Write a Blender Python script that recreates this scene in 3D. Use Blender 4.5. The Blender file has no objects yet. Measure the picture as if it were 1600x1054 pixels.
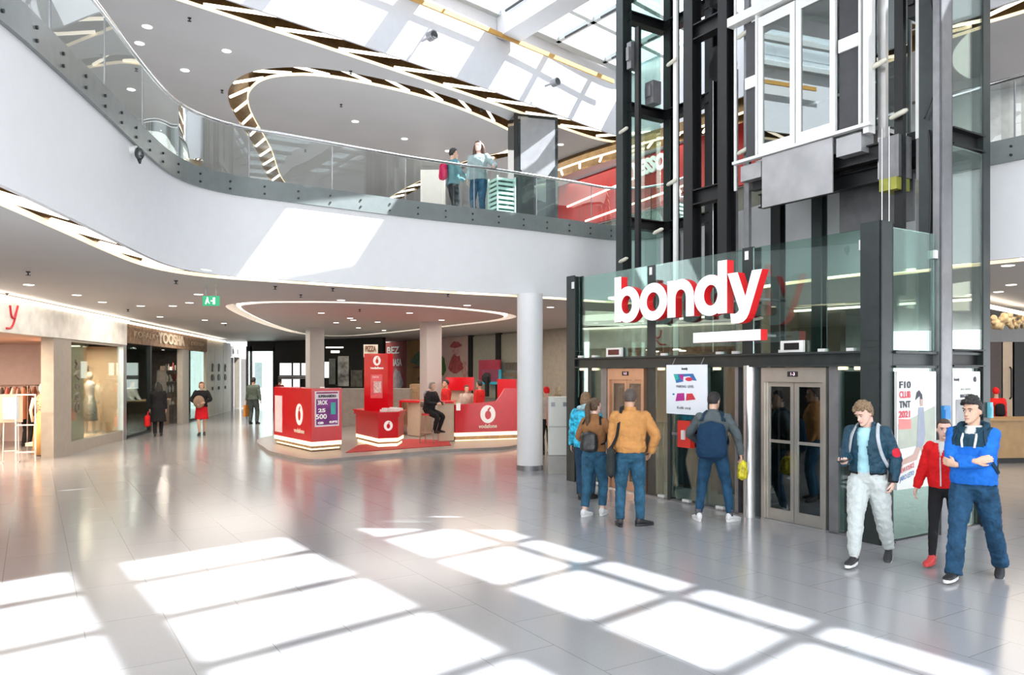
import bpy, bmesh, math, random
from mathutils import Vector, Matrix, Euler, noise
random.seed(7)
PI = math.pi
C = bpy.context.scene.collection
SC = bpy.context.scene

# ------------------------------------------------------------------ camera, sky, sun, exposure
FPX, HOR, CAMZ = 1200.0, 580.0, 2.0          # focal length in pixels of a 1600 px wide frame, eye level row, eye height
cam = bpy.data.objects.new('camera', bpy.data.cameras.new('camera')); C.objects.link(cam)
cam.location = (0, 0, CAMZ); cam.rotation_euler = (PI/2, 0, 0)
cam.data.sensor_width = 36.0; cam.data.lens = FPX/1600*36.0
cam.data.shift_y = (HOR-527)/1600.0; cam.data.clip_end = 300
SC.camera = cam
w = bpy.data.worlds.new('sky'); SC.world = w; w.use_nodes = True
bg = w.node_tree.nodes['Background']
bg.inputs[0].default_value = (0.93, 0.965, 1.0, 1); bg.inputs[1].default_value = 4.4
sun = bpy.data.objects.new('sun', bpy.data.lights.new('sun', 'SUN')); C.objects.link(sun)
SUN = Vector((-0.85, 0.05, -1.0))
sun.rotation_euler = SUN.to_track_quat('-Z', 'Y').to_euler(); sun.location = (9, 0, 20)
sun.data.energy = 28.0; sun.data.angle = math.radians(0.6); sun.data.color = (1.0, 0.98, 0.95)
SC.view_settings.view_transform = 'Standard'; SC.view_settings.look = 'None'
SC.view_settings.gamma = 1.0; SC.view_settings.use_curve_mapping = False
SC.view_settings.exposure = 0.0
SC.cycles.transparent_max_bounces = 24; SC.cycles.max_bounces = 8
SC.cycles.caustics_reflective = False; SC.cycles.caustics_refractive = False

# ------------------------------------------------------------------ materials
MATS = {}
def mat(name, col, rough=0.5, metal=0.0, emit=0.0, ecol=None, var=0.06, vscale=6.0, bump=0.0, bscale=40.0, spec=0.5, coat=0.0):
    if name in MATS: return MATS[name]
    m = bpy.data.materials.new(name); m.use_nodes = True; nt = m.node_tree; b = nt.nodes['Principled BSDF']
    b.inputs['Roughness'].default_value = rough; b.inputs['Metallic'].default_value = metal
    b.inputs['Specular IOR Level'].default_value = spec
    if coat: b.inputs['Coat Weight'].default_value = coat; b.inputs['Coat Roughness'].default_value = 0.08
    c4 = (*col, 1)
    tc = nt.nodes.new('ShaderNodeTexCoord')
    if var > 0:
        n = nt.nodes.new('ShaderNodeTexNoise'); n.inputs['Scale'].default_value = vscale; n.inputs['Detail'].default_value = 3
        r = nt.nodes.new('ShaderNodeValToRGB')
        r.color_ramp.elements[0].position = 0.3; r.color_ramp.elements[1].position = 0.7
        r.color_ramp.elements[0].color = (*[max(0, x*(1-var)) for x in col], 1)
        r.color_ramp.elements[1].color = (*[min(1, x*(1+var)) for x in col], 1)
        nt.links.new(tc.outputs['Object'], n.inputs['Vector']); nt.links.new(n.outputs['Fac'], r.inputs['Fac'])
        nt.links.new(r.outputs['Color'], b.inputs['Base Color'])
    else:
        b.inputs['Base Color'].default_value = c4
    if bump > 0:
        n2 = nt.nodes.new('ShaderNodeTexNoise'); n2.inputs['Scale'].default_value = bscale; n2.inputs['Detail'].default_value = 4
        bp = nt.nodes.new('ShaderNodeBump'); bp.inputs['Strength'].default_value = bump; bp.inputs['Distance'].default_value = 0.02
        nt.links.new(tc.outputs['Object'], n2.inputs['Vector']); nt.links.new(n2.outputs['Fac'], bp.inputs['Height'])
        nt.links.new(bp.outputs['Normal'], b.inputs['Normal'])
    if emit > 0:
        b.inputs['Emission Color'].default_value = (*(ecol or col), 1); b.inputs['Emission Strength'].default_value = emit
    MATS[name] = m
    return m
def glass_mat(name, tint, refl=0.12, rough=0.0):
    if name in MATS: return MATS[name]
    m = bpy.data.materials.new(name); m.use_nodes = True; nt = m.node_tree
    for n in list(nt.nodes): nt.nodes.remove(n)
    out = nt.nodes.new('ShaderNodeOutputMaterial'); mx = nt.nodes.new('ShaderNodeMixShader')
    tr = nt.nodes.new('ShaderNodeBsdfTransparent'); tr.inputs[0].default_value = (*tint, 1)
    gl = nt.nodes.new('ShaderNodeBsdfGlossy'); gl.inputs['Roughness'].default_value = rough; gl.inputs[0].default_value = (0.95, 1, 0.98, 1)
    lw = nt.nodes.new('ShaderNodeLayerWeight'); lw.inputs[0].default_value = 0.25
    ma = nt.nodes.new('ShaderNodeMath'); ma.operation = 'MULTIPLY_ADD'; ma.inputs[1].default_value = 0.6; ma.inputs[2].default_value = refl
    nt.links.new(lw.outputs['Fresnel'], ma.inputs[0]); nt.links.new(ma.outputs[0], mx.inputs[0])
    nt.links.new(tr.outputs[0], mx.inputs[1]); nt.links.new(gl.outputs[0], mx.inputs[2]); nt.links.new(mx.outputs[0], out.inputs[0])
    MATS[name] = m
    return m
def tile_mat():
    m = bpy.data.materials.new('floor_tiles'); m.use_nodes = True; nt = m.node_tree; b = nt.nodes['Principled BSDF']
    tc = nt.nodes.new('ShaderNodeTexCoord'); mp = nt.nodes.new('ShaderNodeMapping')
    mp.inputs['Rotation'].default_value = (0, 0, -math.atan2(FD.y, FD.x))
    br = nt.nodes.new('ShaderNodeTexBrick'); br.offset = 0.5
    br.inputs['Scale'].default_value = 1.0; br.inputs['Brick Width'].default_value = 1.16; br.inputs['Row Height'].default_value = 0.58
    br.inputs['Mortar Size'].default_value = 0.004; br.inputs['Mortar Smooth'].default_value = 0.1
    br.inputs['Color1'].default_value = (0.35, 0.35, 0.36, 1); br.inputs['Color2'].default_value = (0.37, 0.37, 0.375, 1)
    br.inputs['Mortar'].default_value = (0.22, 0.22, 0.22, 1)
    n = nt.nodes.new('ShaderNodeTexNoise'); n.inputs['Scale'].default_value = 90; n.inputs['Detail'].default_value = 5
    mx = nt.nodes.new('ShaderNodeMixRGB'); mx.blend_type = 'MULTIPLY'; mx.inputs[0].default_value = 0.25
    nt.links.new(tc.outputs['Object'], mp.inputs[0]); nt.links.new(mp.outputs[0], br.inputs[0]); nt.links.new(mp.outputs[0], n.inputs[0])
    nt.links.new(br.outputs['Color'], mx.inputs[1]); nt.links.new(n.outputs['Fac'], mx.inputs[2]); nt.links.new(mx.outputs[0], b.inputs['Base Color'])
    b.inputs['Roughness'].default_value = 0.17; b.inputs['Specular IOR Level'].default_value = 0.6
    MATS['floor_tiles'] = m
    return m

# ------------------------------------------------------------------ mesh builder
def cr(pts, n=8, closed=False):
    """Catmull-Rom through 2D or 3D points"""
    P_ = [Vector(p) for p in pts]; N = len(P_); out = []
    rng = range(N if closed else N-1)
    for i in rng:
        if closed: a, b, c, d = P_[(i-1) % N], P_[i], P_[(i+1) % N], P_[(i+2) % N]
        else: a, b, c, d = P_[max(i-1, 0)], P_[i], P_[i+1], P_[min(i+2, N-1)]
        for k in range(n):
            t = k/n
            out.append(0.5*((2*b) + (c-a)*t + (2*a-5*b+4*c-d)*t*t + (-a+3*b-3*c+d)*t**3))
    if not closed: out.append(P_[-1].copy())
    return out
def offset2(pts, d, closed=False):
    out = []; N = len(pts)
    for i in range(N):
        a = pts[(i-1) % N] if (closed or i > 0) else pts[i]; b = pts[(i+1) % N] if (closed or i < N-1) else pts[i]
        t = Vector((b[0]-a[0], b[1]-a[1])).normalized()
        out.append(Vector((pts[i][0]-t.y*d, pts[i][1]+t.x*d)))
    return out
class MB:
    def __init__(s): s.v = []; s.f = []; s.m = []
    def add(s, vs, fs, mi=0):
        k = len(s.v); s.v += [Vector(p) for p in vs]; s.f += [tuple(i+k for i in q) for q in fs]; s.m += [mi]*len(fs)
        return s
    def hexa(s, p, mi=0):
        return s.add(p, [(0, 3, 2, 1), (4, 5, 6, 7), (0, 1, 5, 4), (1, 2, 6, 5), (2, 3, 7, 6), (3, 0, 4, 7)], mi)
    def box(s, x0, x1, y0, y1, z0, z1, mi=0):
        return s.hexa([(x0, y0, z0), (x1, y0, z0), (x1, y1, z0), (x0, y1, z0), (x0, y0, z1), (x1, y0, z1), (x1, y1, z1), (x0, y1, z1)], mi)
    def bar(s, a, b, wd, ht, mi=0, up=(0, 0, 1)):
        a, b = Vector(a), Vector(b); d = (b-a).normalized(); up = Vector(up)
        if abs(d.dot(up)) > 0.98: up = Vector((0, 1, 0))
        x = d.cross(up).normalized()*wd/2; y = x.cross(d).normalized()*ht/2
        return s.hexa([a-x-y, a+x-y, a+x+y, a-x+y, b-x-y, b+x-y, b+x+y, b-x+y], mi)
    def prism(s, poly, z0, z1, mi=0):
        n = len(poly); vs = [(p[0], p[1], z0) for p in poly]+[(p[0], p[1], z1) for p in poly]
        fs = [tuple(range(n-1, -1, -1)), tuple(range(n, 2*n))]+[(i, (i+1) % n, n+(i+1) % n, n+i) for i in range(n)]
        return s.add(vs, fs, mi)
    def rings(s, rings, mi=0, cap=True, closed=False):
        n = len(rings[0]); vs = [p for r in rings for p in r]; fs = []
        R = len(rings)
        for i in range(R if closed else R-1):
            j = (i+1) % R
            for k in range(n): fs.append((i*n+k, i*n+(k+1) % n, j*n+(k+1) % n, j*n+k))
        if cap and not closed: fs.append(tuple(range(n-1, -1, -1))); fs.append(tuple((R-1)*n+k for k in range(n)))
        return s.add(vs, fs, mi)
    def tube(s, pts, r, n=10, mi=0, squash=1.0, up=(0, 0, 1), closed=False, cap=True):
        pts = [Vector(p) for p in pts]; N = len(pts); rs = r if isinstance(r, (list, tuple)) else [r]*N
        rings = []; u = Vector(up); prev = None
        for i in range(N):
            if closed: t = (pts[(i+1) % N]-pts[i-1]).normalized()
            else: t = (pts[min(i+1, N-1)]-pts[max(i-1, 0)]).normalized()
            if prev is None:
                x = t.cross(u)
                if x.length < 0.05: x = t.cross(Vector((1, 0, 0)))
                x.normalize()
            else:
                x = prev-t*prev.dot(t); x.normalize()
            prev = x; y = t.cross(x).normalized()
            rx, ry = (rs[i] if isinstance(rs[i], (list, tuple)) else (rs[i], rs[i]*squash))
            rings.append([pts[i]+x*rx*math.cos(2*PI*k/n)+y*ry*math.sin(2*PI*k/n) for k in range(n)])
        return s.rings(rings, mi, cap, closed)
    def cyl(s, a, b, r, n=16, mi=0, r2=None): return s.tube([a, b], [r, r if r2 is None else r2], n, mi)
    def ball(s, c, r, mi=0, nu=14, nv=9, R=None):
        c = Vector(c); r = r if isinstance(r, (list, tuple)) else (r, r, r); rings = []
        for j in range(nv):
            a = -PI/2+PI*(j+0.5)/nv
            ring = [Vector((r[0]*math.cos(a)*math.cos(2*PI*k/nu), r[1]*math.cos(a)*math.sin(2*PI*k/nu), r[2]*math.sin(a))) for k in range(nu)]
            if R: ring = [R @ p for p in ring]
            rings.append([c+p for p in ring])
        return s.rings(rings, mi)
    def lathe(s, c, prof, n=20, mi=0):
        c = Vector(c)
        return s.rings([[c+Vector((r*math.cos(2*PI*k/n), r*math.sin(2*PI*k/n), z)) for k in range(n)] for r, z in prof], mi)
    def strip(s, A_, B_, mi=0, closed=False):
        n = len(A_); vs = list(A_)+list(B_)
        return s.add(vs, [(i, (i+1) % n, n+(i+1) % n, n+i) for i in range(n if closed else n-1)], mi)
    def ribbon(s, pts, z0, z1, mi=0, closed=False):
        return s.strip([(p[0], p[1], z0) for p in pts], [(p[0], p[1], z1) for p in pts], mi, closed)
    def merge(s, o, M=None, mi=None):
        k = len(s.v); s.v += [(M @ p if M else p.copy()) for p in o.v]; s.f += [tuple(i+k for i in q) for q in o.f]; s.m += [x if mi is None else mi for x in o.m]
        return s
    def xf(s, M): s.v = [M @ p for p in s.v]; return s
    def mesh(s, name, mats, smooth=False):
        me = bpy.data.meshes.new(name); me.from_pydata([tuple(p) for p in s.v], [], s.f)
        for m_ in mats: me.materials.append(m_)
        me.polygons.foreach_set('material_index', s.m)
        if smooth is not False: me.polygons.foreach_set('use_smooth', [True]*len(s.f))
        me.update()
        if smooth == 'auto': me.set_sharp_from_angle(angle=math.radians(38))
        return me
    def build(s, name, mats, parent=None, smooth=False, local=False, label=None, recalc=True):
        mats = mats if isinstance(mats, (list, tuple)) else [mats]
        o = bpy.data.objects.new(name, None)
        if parent is None:
            if local: org = Vector((0, 0, 0))
            else:
                xs = [p.x for p in s.v]; ys = [p.y for p in s.v]; zs = [p.z for p in s.v]
                org = Vector(((min(xs)+max(xs))/2, (min(ys)+max(ys))/2, min(zs)))
            Mi = Matrix.Translation(-org)
        else:
            org = Vector((0, 0, 0)); Mi = Matrix.Identity(4) if local else world(parent).inverted()
        sv = s.v; s.v = [Mi @ p for p in s.v]; me = s.mesh(name, mats, smooth); s.v = sv
        if recalc:
            bm = bmesh.new(); bm.from_mesh(me); bmesh.ops.recalc_face_normals(bm, faces=bm.faces); bm.to_mesh(me); bm.free()
        bpy.data.objects.remove(o)
        o = bpy.data.objects.new(name, me); C.objects.link(o); o.location = org
        if parent is not None: o.parent = parent
        if label: o['label'] = label
        return o
    def remesh(s, voxel, it=3, disp=0.0, dscale=0.1, seed=0, fac=0.5):
        me = s.mesh('tmp', []); o = bpy.data.objects.new('tmp', me); C.objects.link(o)
        r = o.modifiers.new('r', 'REMESH'); r.mode = 'VOXEL'; r.voxel_size = voxel
        if it: q = o.modifiers.new('s', 'SMOOTH'); q.iterations = it; q.factor = fac
        dg = bpy.context.evaluated_depsgraph_get(); m2 = bpy.data.meshes.new_from_object(o.evaluated_get(dg))
        s.v = [p.co.copy() for p in m2.vertices]; s.f = [tuple(p.vertices) for p in m2.polygons]; s.m = [0]*len(s.f)
        if disp:
            for i, p in enumerate(m2.vertices):
                q = p.co/dscale+Vector((seed*3.1, seed*1.7, 0))
                s.v[i] += p.normal*disp*(noise.noise(q)+0.5*noise.noise(q*2.3))
        bpy.data.objects.remove(o); bpy.data.meshes.remove(me); bpy.data.meshes.remove(m2)
        return s
    def paint(s, fn):
        for i, q in enumerate(s.f):
            c = Vector((0, 0, 0))
            for k in q: c += s.v[k]
            r = fn(c/len(q))
            if r is not None: s.m[i] = r
        return s
    def cull(s, fn):
        keep = []
        for i, q in enumerate(s.f):
            c = Vector((0, 0, 0))
            for k in q: c += s.v[k]
            if not fn(c/len(q)): keep.append(i)
        s.f = [s.f[i] for i in keep]; s.m = [s.m[i] for i in keep]
        return s
def world(o):
    M = o.matrix_basis.copy()
    while o.parent: o = o.parent; M = o.matrix_basis @ M
    return M
def thing(name, label, cat, loc=(0, 0, 0), rz=0.0, group=None):
    o = bpy.data.objects.new(name, None); C.objects.link(o); o.location = loc; o.rotation_euler = (0, 0, rz); o.empty_display_size = 0.2
    return tag(o, label, cat, group)
def tag(o, label, cat, group=None):
    o['label'] = label; o['category'] = cat
    if group: o['group'] = group
    return o
def struct(o, label=None):
    o['kind'] = 'structure'
    if label: o['label'] = label
    return o
def copy_tree(o, parent=None):
    c = o.copy(); C.objects.link(c)
    if parent: c.parent = parent
    for ch in [x for x in C.objects if x.parent == o]: copy_tree(ch, c)
    return c
def fill2(loops, z, name, m, parent=None, thick=0.0):
    cu = bpy.data.curves.new(name, 'CURVE'); cu.dimensions = '2D'; cu.fill_mode = 'BOTH'; cu.extrude = thick/2
    for lp in loops:
        sp = cu.splines.new('POLY'); sp.points.add(len(lp)-1); sp.use_cyclic_u = True
        for i, p in enumerate(lp): sp.points[i].co = (p[0], p[1], 0, 1)
    o = bpy.data.objects.new(name, cu); C.objects.link(o)
    me = bpy.data.meshes.new_from_object(o.evaluated_get(bpy.context.evaluated_depsgraph_get())); bpy.data.objects.remove(o); bpy.data.curves.remove(cu)
    me.name = name; me.materials.clear(); me.materials.append(m)
    o = bpy.data.objects.new(name, me); C.objects.link(o); o.location = (0, 0, z)
    return o
def textmb(body, size, org, xd, up=(0, 0, 1), depth=0.01, mi=0, bold=0.0, center=True, shear=0.0, fitw=None):
    cu = bpy.data.curves.new('t', 'FONT'); cu.body = body; cu.size = size; cu.extrude = depth/2; cu.offset = bold; cu.shear = shear
    cu.align_x = 'CENTER' if center else 'LEFT'; cu.align_y = 'CENTER' if center else 'BOTTOM'; cu.resolution_u = 3
    o = bpy.data.objects.new('t', cu); C.objects.link(o)
    me = bpy.data.meshes.new_from_object(o.evaluated_get(bpy.context.evaluated_depsgraph_get()))
    xd = Vector(xd).normalized(); up = Vector(up).normalized(); nn = xd.cross(up); org = Vector(org)
    k = 1.0
    if fitw and len(me.vertices):
        xs = [v.co.x for v in me.vertices]; k = fitw/max(1e-6, max(xs)-min(xs))
    mb = MB(); mb.add([org+xd*v.co.x*k+up*v.co.y+nn*v.co.z for v in me.vertices], [tuple(p.vertices) for p in me.polygons], mi)
    bpy.data.objects.remove(o); bpy.data.curves.remove(cu); bpy.data.meshes.remove(me)
    return mb
def outline_mb(loops, org, xd, up, depth, sx=1.0, mi_face=0, mi_side=0):
    """closed 2D outlines (first outer, rest holes) extruded along the normal; front face on the xd x up side"""
    cu = bpy.data.curves.new('t', 'CURVE'); cu.dimensions = '2D'; cu.fill_mode = 'BOTH'; cu.extrude = depth/2
    for lp in loops:
        sp = cu.splines.new('POLY'); sp.points.add(len(lp)-1); sp.use_cyclic_u = True
        for i, p in enumerate(lp): sp.points[i].co = (p[0], p[1], 0, 1)
    o = bpy.data.objects.new('t', cu); C.objects.link(o)
    me = bpy.data.meshes.new_from_object(o.evaluated_get(bpy.context.evaluated_depsgraph_get()))
    xd = Vector(xd).normalized(); up = Vector(up).normalized(); nn = xd.cross(up); org = Vector(org)
    mb = MB()
    mb.v = [org+xd*v.co.x*sx+up*v.co.y*sx+nn*v.co.z for v in me.vertices]
    for p in me.polygons:
        mb.f.append(tuple(p.vertices)); mb.m.append(mi_face if abs(p.normal.z) > 0.5 else mi_side)
    bpy.data.objects.remove(o); bpy.data.curves.remove(cu); bpy.data.meshes.remove(me)
    return mb

# ------------------------------------------------------------------ plan geometry (metres): the lift stands at a corner point, its front runs along FD, its side along GD
FD = Vector((-750, 1200, 0)).normalized(); GD = Vector((1200, 750, 0)).normalized()
C0 = Vector((4.354, 8.856, 0))
def LF(s, g, z=0.0): return C0+FD*s+GD*g+Vector((0, 0, z))
def gp(x, y, z=0.0):
    """the point at height z that stands under the given row and column of the photograph"""
    Y = (z-CAMZ)*FPX/(HOR-y); return Vector(((x-800)/FPX*Y, Y, z))
def at(x, y, Y): return Vector(((x-800)/FPX*Y, Y, CAMZ+(HOR-y)/FPX*Y))
def pl(px, py, org, d):
    """where the sight line meets the upright plane through org along d"""
    k = (px-800)/FPX; s = (k*org.y-org.x)/(d.x-k*d.y); p = org+d*s
    return s, CAMZ+(HOR-py)/FPX*p.y, p
def fbox(mb, s0, s1, g0, g1, z0, z1, mi=0):
    return mb.hexa([LF(s0, g0, z0), LF(s0, g1, z0), LF(s1, g1, z0), LF(s1, g0, z0), LF(s0, g0, z1), LF(s0, g1, z1), LF(s1, g1, z1), LF(s1, g0, z1)], mi)

M = {}
M['white'] = mat('white_paint', (0.70, 0.70, 0.71), 0.45, var=0.015)
M['ceil'] = mat('ceiling_paint', (0.58, 0.57, 0.555), 0.55, var=0.02, vscale=1.5)
M['ceilup'] = mat('upper_ceiling_paint', (0.52, 0.52, 0.535), 0.5, var=0.03, vscale=0.8)
M['gold'] = mat('gold_cove_lining', (0.20, 0.13, 0.06), 0.3, 0.8, var=0.2)
M['glowedge'] = mat('cove_edge_painted_glow', (1.0, 0.86, 0.62), 0.4, emit=1.0, ecol=(1.0, 0.80, 0.52), var=0)  # reflected gleam of the gold rim, put in as emission; no lamp
M['tube'] = mat('light_tube', (1, 0.95, 0.85), 0.4, emit=3.2, ecol=(1.0, 0.86, 0.66), var=0)
M['led'] = mat('led_line', (1, 0.95, 0.88), 0.4, emit=2.6, ecol=(1.0, 0.88, 0.74), var=0)
M['lamp'] = mat('downlight_lens', (1, 1, 1), 0.4, emit=3.0, ecol=(1, 0.96, 0.88), var=0)
M['steel'] = mat('dark_painted_steel', (0.032, 0.040, 0.040), 0.38, 0.3, var=0.12)
M['steelb'] = mat('black_steel', (0.007, 0.007, 0.008), 0.45, 0.1, var=0.2)
M['steelg'] = mat('grey_steel', (0.22, 0.22, 0.23), 0.35, 0.5, var=0.12)
M['alu'] = mat('brushed_aluminium', (0.62, 0.61, 0.60), 0.3, 0.8, var=0.05)
M['whitemetal'] = mat('white_metal', (0.78, 0.78, 0.76), 0.35, 0.1, var=0.03)
M['galv'] = mat('galvanised_sheet', (0.42, 0.42, 0.43), 0.4, 0.5, var=0.12, vscale=3)
M['chrome'] = mat('chrome', (0.8, 0.8, 0.8), 0.12, 1.0, var=0)
M['black'] = mat('matt_black', (0.012, 0.012, 0.012), 0.5, var=0.1)
M['dark'] = mat('dark_interior', (0.03, 0.028, 0.026), 0.6, var=0.2)
M['glass'] = glass_mat('clear_glass', (0.90, 0.97, 0.94), 0.03)
M['glassg'] = glass_mat('green_glass', (0.74, 0.88, 0.83), 0.07)
M['glassrail'] = glass_mat('railing_glass', (0.86, 0.92, 0.90), 0.06)
M['red'] = mat('red_laminate', (0.62, 0.004, 0.012), 0.25, var=0.05, coat=0.3)
M['redside'] = mat('sign_red', (0.75, 0.01, 0.015), 0.35, var=0.03)
M['signwhite'] = mat('sign_white_face', (0.95, 0.95, 0.97), 0.3, emit=0.25, ecol=(0.95, 0.95, 1.0), var=0)
M['apron'] = mat('grey_green_apron', (0.16, 0.18, 0.175), 0.25, var=0.06)
M['wood'] = mat('tan_wood', (0.42, 0.27, 0.15), 0.5, var=0.2, vscale=12)
M['beige'] = mat('beige_panel', (0.55, 0.44, 0.33), 0.5, var=0.05)
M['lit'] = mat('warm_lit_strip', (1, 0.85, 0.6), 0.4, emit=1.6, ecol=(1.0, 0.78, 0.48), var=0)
M['blackglass'] = mat('dark_mirror_glass', (0.03, 0.035, 0.035), 0.06, 0.0, var=0.05, spec=0.9)
# ------------------------------------------------------------------ floor, galleries, ceilings, skylight
tm = tile_mat()
mb = MB(); mb.box(-30, 30, -6, 62, -0.2, 0.0); struct(mb.build('floor', tm), 'grey polished stone tiles on the ground level')

ZS, ZF, ZG, ZC, ZR = 3.57, 4.93, 5.0, 8.4, 10.1       # soffit, apron foot, gallery floor, upper ceiling, roof
EDGE = cr([(-4.6, -4), (-4.2, 0), (-4.15, 3), (-4.2, 5), (-4.29, 6.43), (-4.44, 7.45), (-4.66, 8.75), (-4.92, 10.2), (-5.06, 11.3), (-4.98, 12.05), (-4.62, 12.65), (-3.95, 13.15),
           (-3.27, 13.63), (-1.95, 14.55), (-0.9, 15.15), (0.13, 15.72), (1.3, 16.45), (2.3, 17.05), (3.2, 16.75), (3.85, 15.6), (4.59, 13.8), (5.3, 12.5), (6.0, 11.7), (6.75, 10.9), (7.3, 10.1), (8.2, 8.6), (9.5, 6), (10.5, 2), (10.8, -4)], 6)
OUTER = [(28, -4), (28, 41), (-30, 41), (-30, -4)]
def ringloop(pts, n=8): return cr(pts, n, True)
LOOP = ringloop([(-6.8, 19.4), (-6.0, 17.9), (-4.9, 17.55), (-3.5, 17.8), (-1.6, 19.2), (-0.3, 21.4), (-0.6, 23.4), (-2.4, 26.5), (-5.2, 31.0), (-7.4, 33.6), (-8.5, 32.2), (-8.0, 26.0)])
LOOP_IN = offset2(LOOP, -0.35, True)
ceil_in = offset2(EDGE, 0.42)
lp1 = [tuple(p) for p in ceil_in]+OUTER
struct(fill2([lp1, LOOP, LOOP_IN], ZS, 'ceiling', M['ceil']), 'grey suspended ceiling of the ground level')
# upper floor slab and its white front
slab = fill2([[tuple(p) for p in offset2(EDGE, 0.06)]+OUTER], ZG, 'floor', mat('gallery_floor', (0.42, 0.41, 0.40), 0.25, var=0.05)); struct(slab, 'grey floor of the upper gallery')
mb = MB(); mb.ribbon(EDGE, ZS, ZF+0.1); e2 = offset2(EDGE, 0.06)
mb.strip([(p[0], p[1], ZS) for p in EDGE], [(p[0], p[1], ZS) for p in e2]); mb.ribbon(e2, ZS, ZS+0.45)
mb.strip([(p[0], p[1], ZF+0.1) for p in EDGE], [(p[0], p[1], ZF+0.1) for p in e2])
struct(mb.build('wall_gallery', M['white'], smooth='auto'), 'white curved gallery front between the two levels')

def cove(name, label, inner, outer, z, depth, step, closed, run=0.8, edge=True, rt=0.028, skip=lambda p: False, rev=False):
    t = thing(name, label, 'cove light', (inner[0][0], inner[0][1], z))
    ch = MB()
    ch.ribbon(inner, z, z+depth, 0, closed); ch.ribbon(outer, z, z+depth, 0, closed)
    ch.strip([(p[0], p[1], z+depth) for p in inner], [(p[0], p[1], z+depth) for p in outer], 0, closed)
    ch.build('channel', M['gold'], t, smooth=True)
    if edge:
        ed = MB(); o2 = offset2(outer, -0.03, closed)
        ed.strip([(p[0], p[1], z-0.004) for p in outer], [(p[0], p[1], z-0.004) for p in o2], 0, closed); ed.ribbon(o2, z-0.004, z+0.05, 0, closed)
        ed.build('edge_strip', M['glowedge'], t)
    L = 0.0; nxt = 0.2; n = len(inner); k = 0; tubes = 0
    acc = [0.0]
    for i in range(n-1): acc.append(acc[-1]+(Vector(inner[i+1])-Vector(inner[i])).length)
    def pos(line, s):
        for i in range(n-1):
            if acc[i+1] >= s:
                f_ = (s-acc[i])/max(1e-6, acc[i+1]-acc[i]); return Vector(line[i])*(1-f_)+Vector(line[i+1])*f_
        return Vector(line[-1])
    s = 0.3
    while s+run < acc[-1] and tubes < 100:
        a, b = (pos(outer, s), pos(inner, s+run)) if rev else (pos(inner, s), pos(outer, s+run)); a2 = a.lerp(b, 0.08); b2 = a.lerp(b, 0.92)
        if not skip(a2):
            q = MB(); q.cyl((a2.x, a2.y, z+0.05), (b2.x, b2.y, z+0.05), rt, 8); q.build('light_tube', M['tube'], t); tubes += 1
        s += step
    return t
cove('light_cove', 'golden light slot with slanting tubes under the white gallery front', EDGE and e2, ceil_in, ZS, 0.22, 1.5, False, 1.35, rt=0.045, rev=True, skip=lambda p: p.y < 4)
def ledloop(name, label, outer, inner, z):
    t = thing(name, label, 'cove light', (outer[0][0], outer[0][1], z))
    ch = MB()
    for L_ in (inner, outer): ch.ribbon(L_, z, z+0.2, 0, True)
    ch.strip([(p[0], p[1], z+0.2) for p in inner], [(p[0], p[1], z+0.2) for p in outer], 0, True); ch.build('channel', M['whitemetal'], t, smooth=True)
    ed = MB(); o2 = offset2(outer, -0.10, True)
    ed.strip([(p[0], p[1], z+0.03) for p in outer], [(p[0], p[1], z+0.03) for p in o2], 0, True); ed.ribbon(o2, z+0.03, z+0.09, 0, True); ed.ribbon(outer, z+0.03, z+0.09, 0, True)
    ed.strip([(p[0], p[1], z+0.09) for p in outer], [(p[0], p[1], z+0.09) for p in o2], 0, True)
    ed.build('led_strip', M['led'], t)
    return t
lt = ledloop('light_loop', 'large teardrop light line in the ground level ceiling above the red kiosk', LOOP, LOOP_IN, ZS)
for i in range(7):
    a = Vector((-6.9-0.28*i, 20.6+1.6*i)); q = MB(); q.cyl((a.x+0.16, a.y-0.25, ZS+0.07), (a.x-0.1, a.y+0.75, ZS+0.07), 0.04, 8); q.build('light_tube', M['tube'], lt)

# upper ceiling with its opening edge, the teardrop cove and the well wall up to the skylight
AD = Vector((1250, 1200, 0)).normalized(); BD = Vector((-857, 1200, 0)).normalized()
def UV(u, v, z=ZR): return AD*u+BD*v+Vector((0, 0, z))
uedge = cr([tuple(UV(-9, 13.0)[:2]), tuple(UV(3.0, 13.0)[:2]), (-3.59, 14.36), (-1.99, 15.9), (0, 17.86), (2.0, 19.95), (2.9, 20.75), (3.5, 20.85), (4.0, 20.4), (4.9, 18.6), (6.4, 15.9), (7.3, 14.5), (8.4, 13.5), (9.6, 11.9), (11.6, 8), (12.6, 4), (13, -4)], 6)
UL = ringloop([(-7.7, 26.3), (-6.9, 22.0), (-6.35, 18.6), (-5.75, 17.2), (-4.9, 16.65), (-3.7, 16.85), (-1.8, 18.2), (-0.3, 20.1), (0.15, 21.3), (-0.3, 22.4), (-1.6, 23.6), (-3.6, 26.6), (-5.6, 30.0), (-7.4, 30.5)])
ULi = offset2(UL, -0.45, True)
ue_out = offset2(uedge, 0.05)
cu1 = [tuple(p) for p in offset2(uedge, 0.7)]+[(28, -4), (28, 41), (-30, 41), (-30, -4)]
struct(fill2([cu1, UL, ULi], ZC, 'ceiling', M['ceilup']), 'grey ceiling above the upper gallery')
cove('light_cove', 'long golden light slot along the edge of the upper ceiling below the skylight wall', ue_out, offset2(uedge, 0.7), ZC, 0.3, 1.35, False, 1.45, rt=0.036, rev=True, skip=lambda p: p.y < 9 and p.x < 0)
cove('light_cove', 'teardrop shaped golden light slot in the upper ceiling', offset2(UL, -0.45, True)+[ULi[0]], UL+[UL[0]], ZC, 0.3, 1.0, False, 0.95, rt=0.034)
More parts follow.
